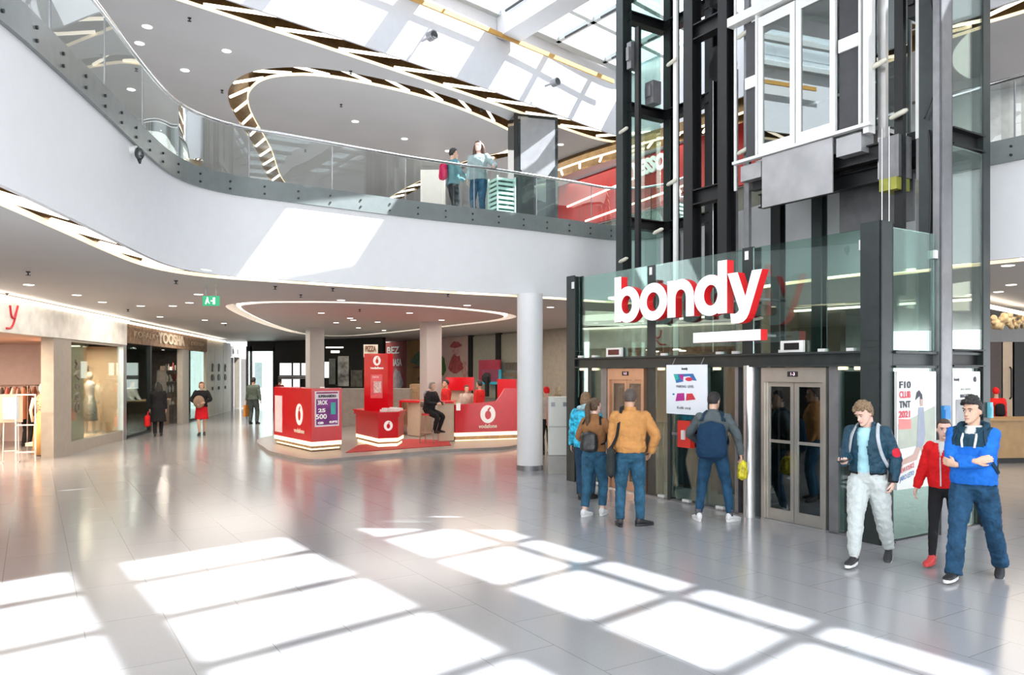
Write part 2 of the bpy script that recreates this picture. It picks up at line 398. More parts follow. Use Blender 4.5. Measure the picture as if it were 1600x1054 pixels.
mb = MB(); mb.ribbon(uedge, ZC-0.03, ZR+0.28); mb.strip([(p[0], p[1], ZC-0.03) for p in uedge], [(p[0], p[1], ZC-0.03) for p in ue_out]); mb.ribbon(ue_out, ZC-0.03, ZC+0.3)
struct(mb.build('wall_skylight', mat('well_wall_paint', (0.62, 0.62, 0.64), 0.5, var=0.02), smooth='auto'), 'pale wall between the upper ceiling and the skylight')
# timber rail on the wall under the skylight
mb = MB(); q = [UV(u, 12.8, 9.58) for u in (2, 5, 8, 10, 12, 14)]
for a, b in zip(q[:-1], q[1:]): mb.bar(a, b, 0.05, 0.10)
tag(mb.build('wall_rail', mat('yellow_timber', (0.46, 0.25, 0.055), 0.6, var=0.1)), 'long yellow timber rail on the wall under the skylight', 'rail')
# skylight
sk = thing('skylight', 'glazed roof with white beams over the atrium', 'skylight', tuple(UV(8, 5, ZR)))
def uvbar(u0, v0, u1, v1, wd, z0, z1, name, m):
    q = MB(); a = UV(u0, v0, (z0+z1)/2); b = UV(u1, v1, (z0+z1)/2); q.bar(a, b, wd, z1-z0); return q.build(name, m, sk)
roofwhite = mat('white_roof_beam', (0.66, 0.66, 0.67), 0.45, var=0.02); glazbar = mat('glazing_bar', (0.50, 0.52, 0.51), 0.4, var=0.03)
uvbar(10.28, -8, 10.28, 12.95, 0.56, ZR-0.5, ZR+0.1, 'main_beam', roofwhite)
uvbar(7.85, -8, 7.85, 12.95, 0.35, ZR-0.15, ZR+0.1, 'beam', roofwhite)
uvbar(13.75, -8, 13.75, 12.95, 0.12, ZR-0.05, ZR+0.06, 'beam', glazbar)
uvbar(11.97, -8, 11.97, 12.95, 0.12, ZR-0.05, ZR+0.06, 'beam', glazbar)
uvbar(5.3, -8, 5.3, 12.95, 0.3, ZR-0.1, ZR+0.06, 'beam', roofwhite)
for i in range(-7, 10):
    v = 1.42+1.275*i
    uvbar(-2, v, 15, v, 0.13, ZR-0.05, ZR+0.06, 'glazing_bar', glazbar)
uvbar(-2, 12.98, 15, 12.98, 0.2, ZR-0.05, ZR+0.1, 'glazing_bar', glazbar)
for u in (8.6, 10.28-0.35, 10.28+0.35, 11.9, 13.68):        # dark gaskets
    for v in (12.9-1.275, 12.9-2.55):
        q = MB(); q.bar(UV(u, v+0.15, ZR-0.07), UV(u, v+0.95, ZR-0.07), 0.03, 0.04); q.build('gasket', M['black'], sk)
def shadeplate(u0, u1, v0, v1):  # unseen opaque plates, added to shape where the sunlight falls
    q = MB(); q.prism([tuple(UV(*c)[:2]) for c in ((u0, v0), (u1, v0), (u1, v1), (u0, v1))], ZR+0.02, ZR+0.12); return q.build('sun_shade_panel', roofwhite, sk)
shadeplate(-9, 12.45, 2.3, 8.2); shadeplate(12.45, 15.5, -8, 8.2); shadeplate(-9, 7.7, 8.2, 11.2); shadeplate(-9, 3.2, -8, 2.3)
q = MB(); q.prism([tuple(UV(*c)[:2]) for c in ((-2, -8), (15, -8), (15, 13), (-2, 13))], ZR+0.1, ZR+0.11); q.build('roof_glass', glass_mat('roof_glass', (0.93, 0.96, 1.0), 0.02), sk)
struct(fill2([[tuple(UV(*c)[:2]) for c in ((-12, 13.0), (25, 13.0), (25, 18), (-12, 18))]], ZR+0.3, 'ceiling', M['white']), 'roof above the upper gallery')
struct(fill2([[tuple(UV(*c)[:2]) for c in ((15.2, -14), (40, -14), (40, 13.0), (15.2, 13.0))]], ZR+0.3, 'ceiling', M['white']), 'roof above the right gallery')
# spotlights and pipe fittings on the skylight wall
for (px, py) in ((671, 58), (864, 130)):
    k_, z_, p_ = pl(px, py, UV(0, 12.55, 0), AD)
    t = thing('wall_spotlight', 'small round grey spotlight on the sunlit skylight wall, %s' % ('left one' if px < 700 else 'right one next to the lift tower'), 'spotlight', (p_.x, p_.y, z_))
    nrm_ = Vector((AD.y, -AD.x, 0)); o_ = Vector((p_.x, p_.y, z_))
    q = MB(); q.cyl(o_+nrm_*0.05, o_-nrm_*0.25, 0.03, 10); q.build('arm', M['steelg'], t)
    q = MB(); q.cyl(o_+nrm_*0.0, o_+nrm_*0.16, 0.10, 18); q.build('housing', M['steelg'], t)
    q = MB(); q.cyl(o_+nrm_*0.161, o_+nrm_*0.17, 0.075, 18); q.build('lens', M['black'], t)

# glass railing of the gallery: apron, panes, handrail, bolts
def railing(label, c, pane, cut):
    t = thing('glass_railing', label, 'railing', (c[0][0], c[0][1], ZF))
    out = offset2(c, -0.035); out2 = offset2(c, -0.05)
    a = MB(); a.ribbon(out2, ZF-0.02, ZF+0.30); a.strip([(p[0], p[1], ZF-0.02) for p in out2], [(p[0], p[1], ZF-0.02) for p in c]); a.strip([(p[0], p[1], ZF+0.30) for p in out2], [(p[0], p[1], ZF+0.30) for p in c]); a.ribbon(c, ZF+0.1, ZF+0.30)
    a.build('apron', M['apron'], t, smooth='auto')
    acc = [0.0]
    for i in range(len(out)-1): acc.append(acc[-1]+(out[i+1]-out[i]).length)
    def pos(s):
        for i in range(len(out)-1):
            if acc[i+1] >= s: f_ = (s-acc[i])/(acc[i+1]-acc[i]); return out[i].lerp(out[i+1], f_)
        return out[-1].copy()
    s = 0.0
    while s < acc[-1]-0.05:
        e = min(s+pane, acc[-1]); pts = [pos(s+0.012+(e-s-0.024)*k/6) for k in range(7)]
        g = MB(); g.ribbon(pts, ZF+0.2, 6.02); g.build('glass_panel', M['glassrail'], t, smooth=True)
        p = pos(s); g = MB(); g.box(p.x-0.008, p.x+0.008, p.y-0.008, p.y+0.008, ZF+0.30, 6.0); g.build('joint', M['steelg'], t)
        s = e
    h = MB(); h.tube([(p.x, p.y, 6.05) for p in out], 0.028, 10); h.build('handrail', M['chrome'], t, smooth=True)
    s = 0.25; nb = 0
    while s < acc[-1] and nb < 45:
        p = pos(s); n_ = (pos(min(s+0.05, acc[-1]))-pos(max(0, s-0.05))); n_ = Vector((n_.y, -n_.x)).normalized()
        if p.y > 5 and not cut(p):
            b = MB()
            for dz in (0.06, 0.18): b.cyl((p.x+n_.x*0.01, p.y+n_.y*0.01, ZF+dz), (p.x+n_.x*0.035, p.y+n_.y*0.035, ZF+dz), 0.017, 10)
            b.build('bolt', M['black'], t); nb += 1
        s += 0.58
    return t
iL = [i for i, p in enumerate(EDGE) if (p - Vector((3.85, 15.6))).length < 0.02][0]
iR = [i for i, p in enumerate(EDGE) if (p - Vector((6.0, 11.7))).length < 0.02][0]
railing('frameless glass railing along the long curved white gallery left of the lift', EDGE[4:iL+1], 1.45, lambda p: p.x > 2.4)
railing('frameless glass railing of the gallery right of the lift tower', EDGE[iR:], 1.45, lambda p: p.x > 20)

# shells around: back wall of the food court, right shop wall, left shop wall, far end
BW0 = Vector((1.85, 27.7, 0)); BWD = FD.copy()
def wallseg(name, a, b, z0, z1, m, label, th=0.2):
    a, b = Vector(a), Vector(b); q = MB(); d = (b-a).normalized(); n_ = Vector((-d.y, d.x, 0))*th
    q.prism([(a.x, a.y), (b.x, b.y), (b.x+n_.x, b.y+n_.y), (a.x+n_.x, a.y+n_.y)], z0, z1)
    return struct(q.build(name, m), label)
# ------------------------------------------------------------------ lift tower
SX = -FD           # to the right along the lift front, seen from the hall
def hcol(mb, s, g, z0, z1, w=0.24, d=0.24, t=0.022, mi=0, mj=None):
    mj = mi if mj is None else mj
    fbox(mb, s-w/2, s+w/2, g-d/2, g-d/2+t, z0, z1, mi); fbox(mb, s-w/2, s+w/2, g+d/2-t, g+d/2, z0, z1, mi)
    fbox(mb, s-t/2, s+t/2, g-d/2+t, g+d/2-t, z0, z1, mj)
def hbeamF(mb, s0, s1, g, z, h=0.26, d=0.2, t=0.02):
    fbox(mb, s0, s1, g-d/2, g+d/2, z, z+t); fbox(mb, s0, s1, g-d/2, g+d/2, z+h-t, z+h); fbox(mb, s0, s1, g-t/2, g+t/2, z+t, z+h-t)
def hbeamG(mb, s, g0, g1, z, h=0.26, d=0.2, t=0.02):
    fbox(mb, s-d/2, s+d/2, g0, g1, z, z+t); fbox(mb, s-d/2, s+d/2, g0, g1, z+h-t, z+h); fbox(mb, s-t/2, s+t/2, g0, g1, z+t, z+h-t)

ves = thing('lift_lobby_front', 'dark steel and glass front of the lift lobby with grey beam above the doors', 'lift front', tuple(LF(3.1, 0)))
def P1(name, m, fn, parent, **k):
    q = MB(); fn(q); return q.build(name, m, parent, **k)
# posts
P1('corner_post', M['steel'], lambda q: (hcol(q, 0.16, 0.0, 0, 3.74, 0.26, 0.24), fbox(q, 0.03, 0.05, -0.12, 0.12, 0, 3.74)), ves)
P1('post', M['steel'], lambda q: hcol(q, 6.11, 0.05, 0, 3.74, 0.24, 0.22), ves)
for s, w_ in ((4.05, 0.2), (2.10, 0.2)):
    P1('post', M['steel'], lambda q: hcol(q, s, 0.12, 0, 3.70 if s > 3 else 3.72, w_, 0.16), ves)
for s, w_, m_ in ((5.62, 0.10, 'steel'), (5.22, 0.16, 'steelg'), (3.62, 0.06, 'steel'), (2.92, 0.10, 'steelg'), (2.27, 0.06, 'steelg'), (1.9, 0.12, 'steel'), (0.73, 0.13, 'steelg')):
    P1('mullion', M[m_], lambda q: fbox(q, s-w_/2, s+w_/2, 0.0, 0.12, 0.0, 2.08), ves)
for s in (2.02,):
    q = MB(); p = LF(s, -0.02); q.cyl((p.x, p.y, 0), (p.x, p.y, 2.08), 0.085, 20); q.build('round_post', M['alu'], ves, smooth='auto')
# the long beams
P1('front_beam', M['steel'], lambda q: (fbox(q, 0.28, 6.0, -0.09, 0.10, 2.22, 2.245), fbox(q, 0.28, 6.0, -0.09, 0.10, 2.06, 2.085), fbox(q, 0.28, 6.0, 0.0, 0.02, 2.08, 2.23)), ves)
P1('side_beam', M['steel'], lambda q: (fbox(q, 0.0, 0.16, 0.13, 2.1, 2.21, 2.24), fbox(q, 0.0, 0.16, 0.13, 2.1, 2.04, 2.07), fbox(q, 0.07, 0.09, 0.13, 2.1, 2.06, 2.22)), ves)
for z in (2.02, 2.10, 2.28, 2.36):
    P1('stiffener', M['steel'], lambda q: fbox(q, 0.06, 0.26, -0.125, 0.10, z, z+0.015), ves)
    P1('stiffener', M['steel'], lambda q: fbox(q, 6.0, 6.22, -0.065, 0.13, z, z+0.015), ves)
# glass: above the beam and below it
for a, b in ((0.30, 2.0), (2.2, 3.95), (4.16, 5.98)):
    P1('upper_glass', M['glassg'], lambda q: fbox(q, a, b, 0.03, 0.042, 2.25, 3.70), ves)
P1('side_glass', M['glassg'], lambda q: fbox(q, 0.03, 0.042, 0.13, 0.99, 2.25, 3.68), ves)
P1('side_glass', M['glassg'], lambda q: fbox(q, 0.03, 0.042, 0.13, 0.99, 0.04, 2.04), ves)
P1('side_glass', M['glassg'], lambda q: fbox(q, 0.03, 0.042, 1.28, 1.98, 0.04, 2.04), ves)
for a, b in ((0.28, 0.68), (2.95, 3.58), (2.3, 2.88), (3.66, 3.95), (5.3, 5.58), (5.66, 6.0)):
    P1('lower_glass', M['glassg'], lambda q: fbox(q, a, b, 0.03, 0.042, 0.06, 2.06), ves)
    P1('sill_clamp', M['whitemetal'], lambda q: fbox(q, (a+b)/2-0.07, (a+b)/2+0.07, 0.0, 0.07, 0.0, 0.06), ves)
for s in (5.5, 3.75, 2.6, 0.5, 5.9, 2.3, 0.9, 1.5):
    P1('glass_clip', M['whitemetal'], lambda q: fbox(q, s-0.05, s+0.05, -0.01, 0.06, 2.245, 2.285), ves)
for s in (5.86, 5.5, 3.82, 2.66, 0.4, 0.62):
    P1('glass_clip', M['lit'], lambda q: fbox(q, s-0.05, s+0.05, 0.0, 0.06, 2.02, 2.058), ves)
for s, g, z in ((6.02, -0.08, 3.5), (4.07, 0.03, 3.55), (2.12, 0.03, 3.55), (0.36, 0.0, 3.45)):
    P1('glass_clip', M['whitemetal'], lambda q: fbox(q, s-0.03, s+0.03, g, g+0.02, z, z+0.12), ves)
P1('glass_clip', M['whitemetal'], lambda q: fbox(q, 0.0, 0.06, 0.95, 1.01, 3.38, 3.48), ves)
for s0, s1, g0, g1 in ((0.28, 6.0, 0.0, 0.1), (0.0, 0.1, 0.13, 2.0)):
    P1('floor_rail', M['steelg'], lambda q: fbox(q, s0, s1, g0, g1, 0.0, 0.025), ves)
P1('transom', M['steelg'], lambda q: fbox(q, 0.28, 0.68, 0.02, 0.06, 1.02, 1.06), ves)
P1('transom', M['steelg'], lambda q: fbox(q, 2.95, 3.58, 0.02, 0.06, 1.02, 1.06), ves)

# landing doors
def lift_door(s0, s1, label, fm):
    t = thing('lift_door', label, 'lift door', tuple(LF((s0+s1)/2, 0.05)))
    q = MB(); fbox(q, s0, s1, 0.0, 0.10, 1.86, 2.05); fbox(q, s0-0.0, s0+0.05, 0.0, 0.10, 0, 1.86); fbox(q, s1-0.05, s1, 0.0, 0.10, 0, 1.86)
    q.build('door_frame', fm, t)
    mid = (s0+s1)/2
    for a, b in ((s0+0.055, mid-0.004), (mid+0.004, s1-0.055)):
        q = MB(); st = 0.055
        fbox(q, a, a+st, 0.04, 0.075, 0.02, 1.855); fbox(q, b-st, b, 0.04, 0.075, 0.02, 1.855); fbox(q, a+st, b-st, 0.04, 0.075, 0.02, 0.17); fbox(q, a+st, b-st, 0.04, 0.075, 1.80, 1.855); fbox(q, a+st, b-st, 0.045, 0.07, 1.05, 1.09)
        leaf = q.build('door', fm, t)
        q = MB(); fbox(q, a+st, b-st, 0.053, 0.062, 0.17, 1.80); q.build('pane', glass_mat('door_glass', (0.30, 0.33, 0.33), 0.12), leaf)
    q = MB(); fbox(q, mid-0.09, mid+0.07, -0.006, 0.0, 1.93, 2.0); q.build('floor_display', M['black'], t)
    textmb('1-3', 0.06, LF(mid-0.01, -0.008, 1.965), SX, mi=0, depth=0.002).build('numerals', mat('display_pink', (1, 0.75, 0.85), 0.4, emit=1.5, ecol=(1, 0.6, 0.8), var=0), t)
    q = MB(); fbox(q, s0, s1, -0.01, 0.14, 0.0, 0.02); q.build('sill', M['alu'], t)
    return t
lift_door(0.84, 1.84, 'stainless two leaf lift door behind the boy looking at his phone', mat('stainless', (0.50, 0.47, 0.42), 0.3, 0.7, var=0.06))
lift_door(4.2, 5.12, 'copper toned two leaf lift door behind the waiting group', mat('copper_toned', (0.52, 0.33, 0.22), 0.32, 0.6, var=0.06))

# tower
tw = thing('lift_tower', 'tall black steel and glass lift tower rising to the skylight', 'lift tower', tuple(LF(3.1, 1.7)))
ZT = 9.95
for s, m_, w_ in ((6.13, 'steel', 0.2), (4.33, 'steelb', 0.21), (3.56, 'steelb', 0.19), (0.18, 'steel', 0.24)):
    q = MB(); hcol(q, s, 1.22, 0.0, ZT, w_, 0.22); q.build('column', M[m_], tw)
q = MB(); hcol(q, 0.02, 1.15, 0.0, ZT, 0.10, 0.26); fbox(q, -0.03, -0.01, 1.02, 1.28, 0, ZT); q.build('side_column', M['steelg'], tw)
q = MB(); hcol(q, 0.05, 2.10, 0.0, ZT, 0.14, 0.16); fbox(q, -0.03, -0.01, 2.01, 2.18, 0, ZT); q.build('side_column', M['steel'], tw)
for s in (6.0, 4.9, 3.4, 2.6, 1.4):
    q = MB(); hcol(q, s, 2.28, 0.0, ZT, 0.18, 0.16); q.build('rear_column', M['steelb' if s > 3 else 'steel'], tw)
for s, g, z0, z1, r, m_ in ((5.76, 1.25, 0.0, 8.45, 0.055, 'steelb'), (4.66, 1.15, 0.0, 8.9, 0.04, 'whitemetal'), (3.36, 1.2, 4.9, ZT, 0.022, 'whitemetal'), (3.2, 1.3, 0, ZT, 0.05, 'steelg'), (5.4, 1.9, 0, ZT, 0.04, 'steelb'),
                            (0.66, 1.3, 3.0, ZT, 0.06, 'steelb'), (0.55, 1.55, 0, ZT, 0.03, 'alu'), (0.42, 1.3, 5.0, ZT, 0.025, 'whitemetal'), (4.0, 1.9, 0.0, 7.2, 0.05, 'steelg'), (3.85, 2.0, 0.0, 7.0, 0.03, 'alu'), (0.93, 1.35, 4.6, ZT, 0.055, 'alu')):
    q = MB(); fbox(q, s-r, s+r, g-r*0.6, g+r*0.6, z0, z1); q.build('guide_rail', M[m_], tw)
for z in (2.06, 4.82, 7.62, 9.6):
    q = MB(); hbeamF(q, 3.56, 4.33, 1.22, z); q.build('beam', M['steelb'], tw)
for z in (2.06, 4.75, 6.95, 8.7):
    q = MB(); hbeamG(q, 6.13, 1.3, 2.28, z, 0.2); q.build('beam', M['steelb'], tw)
    q = MB(); hbeamF(q, 4.9, 6.0, 2.28, z, 0.2); q.build('beam', M['steelb'], tw)
for z in (2.06, 4.82, 7.6):
    q = MB(); hbeamG(q, 0.06, 1.3, 2.05, z, 0.22); q.build('beam', M['steelb'], tw)
    q = MB(); hbeamF(q, 0.1, 2.6, 2.28, z, 0.22); q.build('beam', M['steelb'], tw)
for z in (9.3,):
    q = MB(); hbeamF(q, 4.4, 6.1, 1.22, z); q.build('beam', M['steel'], tw)
    q = MB(); hbeamF(q, 0.2, 3.5, 1.22, z); q.build('beam', M['steel'], tw)
# bays of glass
gl = glass_mat('tower_glass', (0.93, 0.97, 0.95), 0.03)
for g0, g1, z0, z1 in ((1.29, 2.0, 2.26, 4.8), (1.29, 2.0, 5.06, 9.9)):
    q = MB(); fbox(q, -0.02, -0.01, g0, g1, z0, z1); q.build('glass_panel', gl, tw)
q = MB(); fbox(q, 6.27, 6.28, 1.15, 2.3, 0.0, 9.9); q.build('glass_panel', M['glassg'], tw)
# lower cladding at the back of the lobby
for a, b in ((0.35, 0.95), (0.98, 1.75), (1.95, 2.6), (2.66, 3.4), (3.7, 4.2), (4.45, 5.2), (5.25, 5.95)):
    q = MB(); fbox(q, a, b, 1.36, 1.40, 0.0, 2.0); q.build('cladding_panel', mat('dark_cladding', (0.045, 0.05, 0.048), 0.35, 0.3, var=0.15), tw)
# brackets, insulators, small gear
sp = [(6.0, 1.1, 4.1), (6.0, 1.1, 6.55), (5.05, 1.1, 4.5), (4.7, 1.1, 5.3), (4.7, 1.1, 7.4), (3.2, 1.2, 5.5), (3.2, 1.2, 7.35), (0.62, 1.2, 5.35), (0.9, 1.2, 6.1)]
for i, (s, g, z) in enumerate(sp):
    q = MB(); a = LF(s+0.12, g, z-0.02); b = LF(s-0.12, g, z+0.03); q.tube([a, a.lerp(b, 0.15), a.lerp(b, 0.85), b], [0.02, 0.035, 0.035, 0.02], 10)
    q.build('rail_clamp', mat('cream_clamp', (0.62, 0.60, 0.50), 0.5, var=0.1), tw, smooth='auto')
for s, g, z, sx, h in ((5.62, 1.5, 7.0, 0.22, 0.42), (5.9, 1.25, 7.7, 0.12, 0.5), (4.1, 1.7, 7.1, 0.3, 0.5), (3.1, 1.6, 6.8, 0.2, 0.4), (0.6, 1.7, 4.7, 0.3, 0.5), (0.5, 1.4, 6.6, 0.12, 0.5), (3.95, 1.5, 8.2, 0.3, 0.3)):
    q = MB(); fbox(q, s-sx/2, s+sx/2, g-0.1, g+0.1, z, z+h); fbox(q, s-sx/3, s+sx/3, g-0.14, g-0.1, z+h*0.3, z+h*0.8); q.build('switch_box', M['steelg' if s > 5 else 'steelb'], tw)
# pulley and ropes above the left shaft
q = MB(); a = LF(3.95, 1.55, 7.15); q.tube([a-GD*0.09, a+GD*0.09], 0.24, 28); q.tube([a-GD*0.12, a+GD*0.12], 0.07, 16); q.build('pulley', M['steelb'], tw, smooth='auto')
for s, g, z0, z1 in ((3.78, 1.5, 0, 7.1), (4.12, 1.5, 0, 7.1), (0.80, 1.12, 3.3, 5.2), (0.70, 1.12, 3.3, 5.2), (3.9, 1.6, 0.0, 7), (1.2, 1.9, 6.5, 9.9), (1.35, 1.9, 6.5, 9.9)):
    q = MB(); q.cyl(LF(s, g, z0), LF(s, g, z1), 0.007, 6); q.build('rope', M['alu'], tw)
q = MB(); q.tube(cr([LF(0.2, 1.09, 9.5), LF(0.18, 1.08, 7.4), LF(0.12, 1.06, 6.6), LF(0.0, 1.04, 6.1), LF(0.02, 1.04, 5.6), LF(0.2, 1.06, 5.15)], 8), 0.012, 8); q.build('cable', M['black'], tw, smooth=True)
q = MB(); q.tube(cr([LF(0.15, 1.08, 5.0), LF(0.13, 1.08, 4.2), LF(0.15, 1.08, 3.4), LF(0.15, 1.08, 2.3)], 6), 0.015, 8); q.build('cable', M['black'], tw, smooth=True)
q = MB(); fbox(q, 0.75, 1.87, 1.75, 1.8, 4.05, 4.95); q.build('shaft_panel', mat('dark_sheet', (0.10, 0.10, 0.105), 0.4, 0.3, var=0.15), tw)
# machine deck at the top
q = MB(); fbox(q, -0.1, 6.35, 1.1, 2.5, ZT-0.04, ZT+0.06); q.build('top_deck', M['steel'], tw)

# lift car
car = thing('lift_car', 'white framed glass lift car halted level with the upper gallery', 'lift car', tuple(LF(2.15, 1.8, 5.28)))
cs0, cs1, cg0, cg1, cz0, cz1 = 1.0, 3.1, 1.36, 2.15, 5.28, 7.6
q = MB(); fbox(q, cs0, cs1, cg0, cg1, cz0, cz0+0.06); q.build('floor_plate', M['alu'], car)
q = MB(); fbox(q, cs0, cs1, cg0, cg1, cz1, cz1+0.08); q.build('roof_plate', M['whitemetal'], car)
q = MB(); fbox(q, cs1+0.2, 0.93, 1.05, 1.14, 5.28, 5.325); q.build('sill', M['whitemetal'], car)
dz0, dz1 = 5.33, 7.45
for a, b in ((1.50, 2.15), (2.17, 2.84)):
    q = MB(); st = 0.085
    fbox(q, a, a+st, 1.12, 1.17, dz0, dz1); fbox(q, b-st, b, 1.12, 1.17, dz0, dz1); fbox(q, a+st, b-st, 1.12, 1.17, dz0, dz0+0.16); fbox(q, a+st, b-st, 1.12, 1.17, dz1-0.16, dz1)
    d_ = q.build('door', M['whitemetal'], car)
    q = MB(); fbox(q, a+st, b-st, 1.14, 1.15, dz0+0.16, dz1-0.16); q.build('pane', glass_mat('car_glass', (0.50, 0.54, 0.53), 0.16), d_)
for a, b in ((1.13, 1.45), (2.88, 3.1)):
    q = MB(); fbox(q, a, b, 1.15, 1.2, dz0, dz1); q.build('side_panel', mat('anthracite', (0.05, 0.05, 0.055), 0.4, 0.2, var=0.1), car)
    q = MB(); fbox(q, a, b, 1.12, 1.15, 6.42, 6.6); q.build('band', M['whitemetal'], car)
    q = MB(); fbox(q, a-0.03, a, 1.10, 1.2, 5.3, cz1); q.build('frame_post', M['whitemetal'], car)
q = MB(); fbox(q, 0.98, 1.06, 1.1, 1.25, 5.2, cz1+0.3); q.build('frame_post', M['whitemetal'], car)
for s in (cs0+0.03, cs1-0.03):
    q = MB(); fbox(q, s-0.005, s+0.005, cg0, cg1, cz0+0.1, cz1); q.build('side_glass', glass_mat('car_glass', (0.50, 0.54, 0.53), 0.16), car)
q = MB(); fbox(q, cs0, cs1, cg1-0.03, cg1, cz0+0.1, cz1); q.build('rear_wall', mat('car_rear', (0.24, 0.25, 0.25), 0.3, 0.4, var=0.25, vscale=2), car)
q = MB(); fbox(q, cs0+0.1, cs1-0.1, cg1-0.09, cg1-0.05, 6.2, 6.24); q.build('handrail', M['chrome'], car)
q = MB(); fbox(q, 1.52, 2.74, 1.09, 1.115, 4.50, 5.27); q.build('apron_plate', M['galv'], car)
q = MB(); fbox(q, 1.1, 1.48, 1.12, 1.4, 4.98, 5.24); q.build('bracket_box', M['galv'], car)
q = MB(); fbox(q, 2.8, 3.2, 1.14, 1.3, 5.0, 5.24); q.build('bracket_box', M['galv'], car)
for g, z in ((1.3, 4.85), (1.9, 4.9), (1.5, 4.6)):
    q = MB(); hbeamF(q, 0.8, 3.1, g, z, 0.22, 0.14); q.build('under_beam', M['steelb'], car)
q = MB(); fbox(q, 0.62, 0.9, 1.2, 1.5, 4.55, 5.1); q.build('safety_gear', M['steelg'], car)
q = MB(); fbox(q, 0.62, 0.86, 1.15, 1.45, 4.38, 4.54); q.build('buffer', mat('olive_block', (0.30, 0.30, 0.05), 0.5, var=0.15), car)
q = MB(); a = LF(3.35, 1.1, 7.56); b = LF(2.2, 1.1, 7.66); fbox(q, 2.2, 3.4, 1.05, 1.2, 7.5, 7.64); q.build('top_rail', M['whitemetal'], car)
# counterweight in the left shaft
q = MB(); fbox(q, 5.0, 5.5, 1.95, 2.1, 3.3, 4.6); tag(q.build('counterweight', M['galv']), 'grey lift counterweight hanging in the left shaft', 'counterweight')

# ------------------------------------------------------------------ sign letters
sg = thing('bondy_sign', 'big white letters bondy with red sides above the lift doors', 'sign', tuple(LF(3.0, -0.35, 2.4)))
def ell(cx, cz, rx, rz, n=36, p=2.0): 
    o_ = []
    for k in range(n):
        a = 2*PI*k/n; c, s = math.cos(a), math.sin(a)
        o_.append((cx+rx*math.copysign(abs(c)**(2/p), c), cz+rz*math.copysign(abs(s)**(2/p), s)))
    return o_
def rect(x0, z0, x1, z1): return [(x0, z0), (x1, z0), (x1, z1), (x0, z1)]
def arch(cx, zb, ro, ri, n=14):
    """n-shaped arch: outer and inner legs down to zb"""
    o_ = [(cx+ro[0], zb)]+[(cx+ro[0]*math.cos(PI*k/n), 0.28+ro[1]*math.sin(PI*k/n)) for k in range(n+1)]+[(cx-ro[0], zb)]
    i_ = [(cx-ri[0], zb)]+[(cx+ri[0]*math.cos(PI*k/n), 0.28+ri[1]*math.sin(PI*k/n)) for k in range(n, -1, -1)]+[(cx+ri[0], zb)]
    return o_+i_
sgo = LF(4.43, -0.35, 2.79)
def letter(name, shapes):
    q = MB()
    for sh in shapes: q.merge(outline_mb(sh, sgo, SX, (0, 0, 1), 0.13, 1.0, 0, 1))
    return q.build(name, [M['signwhite'], M['redside']], sg, recalc=False)
letter('letter_b', [[rect(0, 0, 0.165, 0.72)], [ell(0.315, 0.265, 0.295, 0.285), ell(0.300, 0.265, 0.125, 0.145)]])
letter('letter_o', [[ell(0.905, 0.265, 0.305, 0.285), ell(0.905, 0.265, 0.14, 0.145)]])
letter('letter_n', [[rect(1.215, 0, 1.385, 0.54)], [arch(1.49, 0.0, (0.265, 0.27), (0.105, 0.12))]])
letter('letter_d', [[rect(2.20, 0, 2.365, 0.72)], [ell(2.055, 0.265, 0.295, 0.285), ell(2.07, 0.265, 0.125, 0.145)]])
letter('letter_y', [[[(2.375, 0.53), (2.55, 0.53), (2.68, 0.20), (2.79, 0.53), (2.955, 0.53), (2.74, -0.03), (2.70, -0.09), (2.64, -0.135), (2.56, -0.15), (2.44, -0.145), (2.42, -0.01), (2.50, -0.02), (2.545, -0.005), (2.575, 0.03)]]])
q = outline_mb([rect(1.74, -0.385, 2.93, -0.245)], sgo, SX, (0, 0, 1), 0.13, 1.0, 0, 1); q.build('underline', [M['signwhite'], M['redside']], sg, recalc=False)
for a in (0.5, 1.5, 2.3, 2.7):
    q = MB(); fbox(q, 4.43-a-0.015, 4.43-a+0.015, -0.29, 0.03, 2.95, 2.98); q.build('bracket', M['steelg'], sg)
for a in (1.9, 2.8):
    q = MB(); fbox(q, 4.43-a-0.015, 4.43-a+0.015, -0.29, 0.03, 2.46, 2.49); q.build('bracket', M['steelg'], sg)

# floor indicator boxes on the beam
for s0, s1, lab, mm in ((4.72, 5.12, 'white lift indicator box on the beam left of the white letters', 'red_display'), (1.15, 1.50, 'white lift indicator box on the beam under the red end of the sign underline', 'dark_display')):
    t = thing('lift_indicator', lab, 'lift indicator', tuple(LF((s0+s1)/2, -0.02, 2.25)))
    q = MB(); fbox(q, s0, s1, -0.03, 0.01, 2.25, 2.40); q.build('housing', M['whitemetal'], t)
    q = MB(); fbox(q, s0+0.06, s1-0.06, -0.036, -0.03, 2.28, 2.37); q.build('display', mat(mm, (0.10, 0.01, 0.01) if 'red' in mm else (0.02, 0.02, 0.02), 0.2, var=0.2), t)

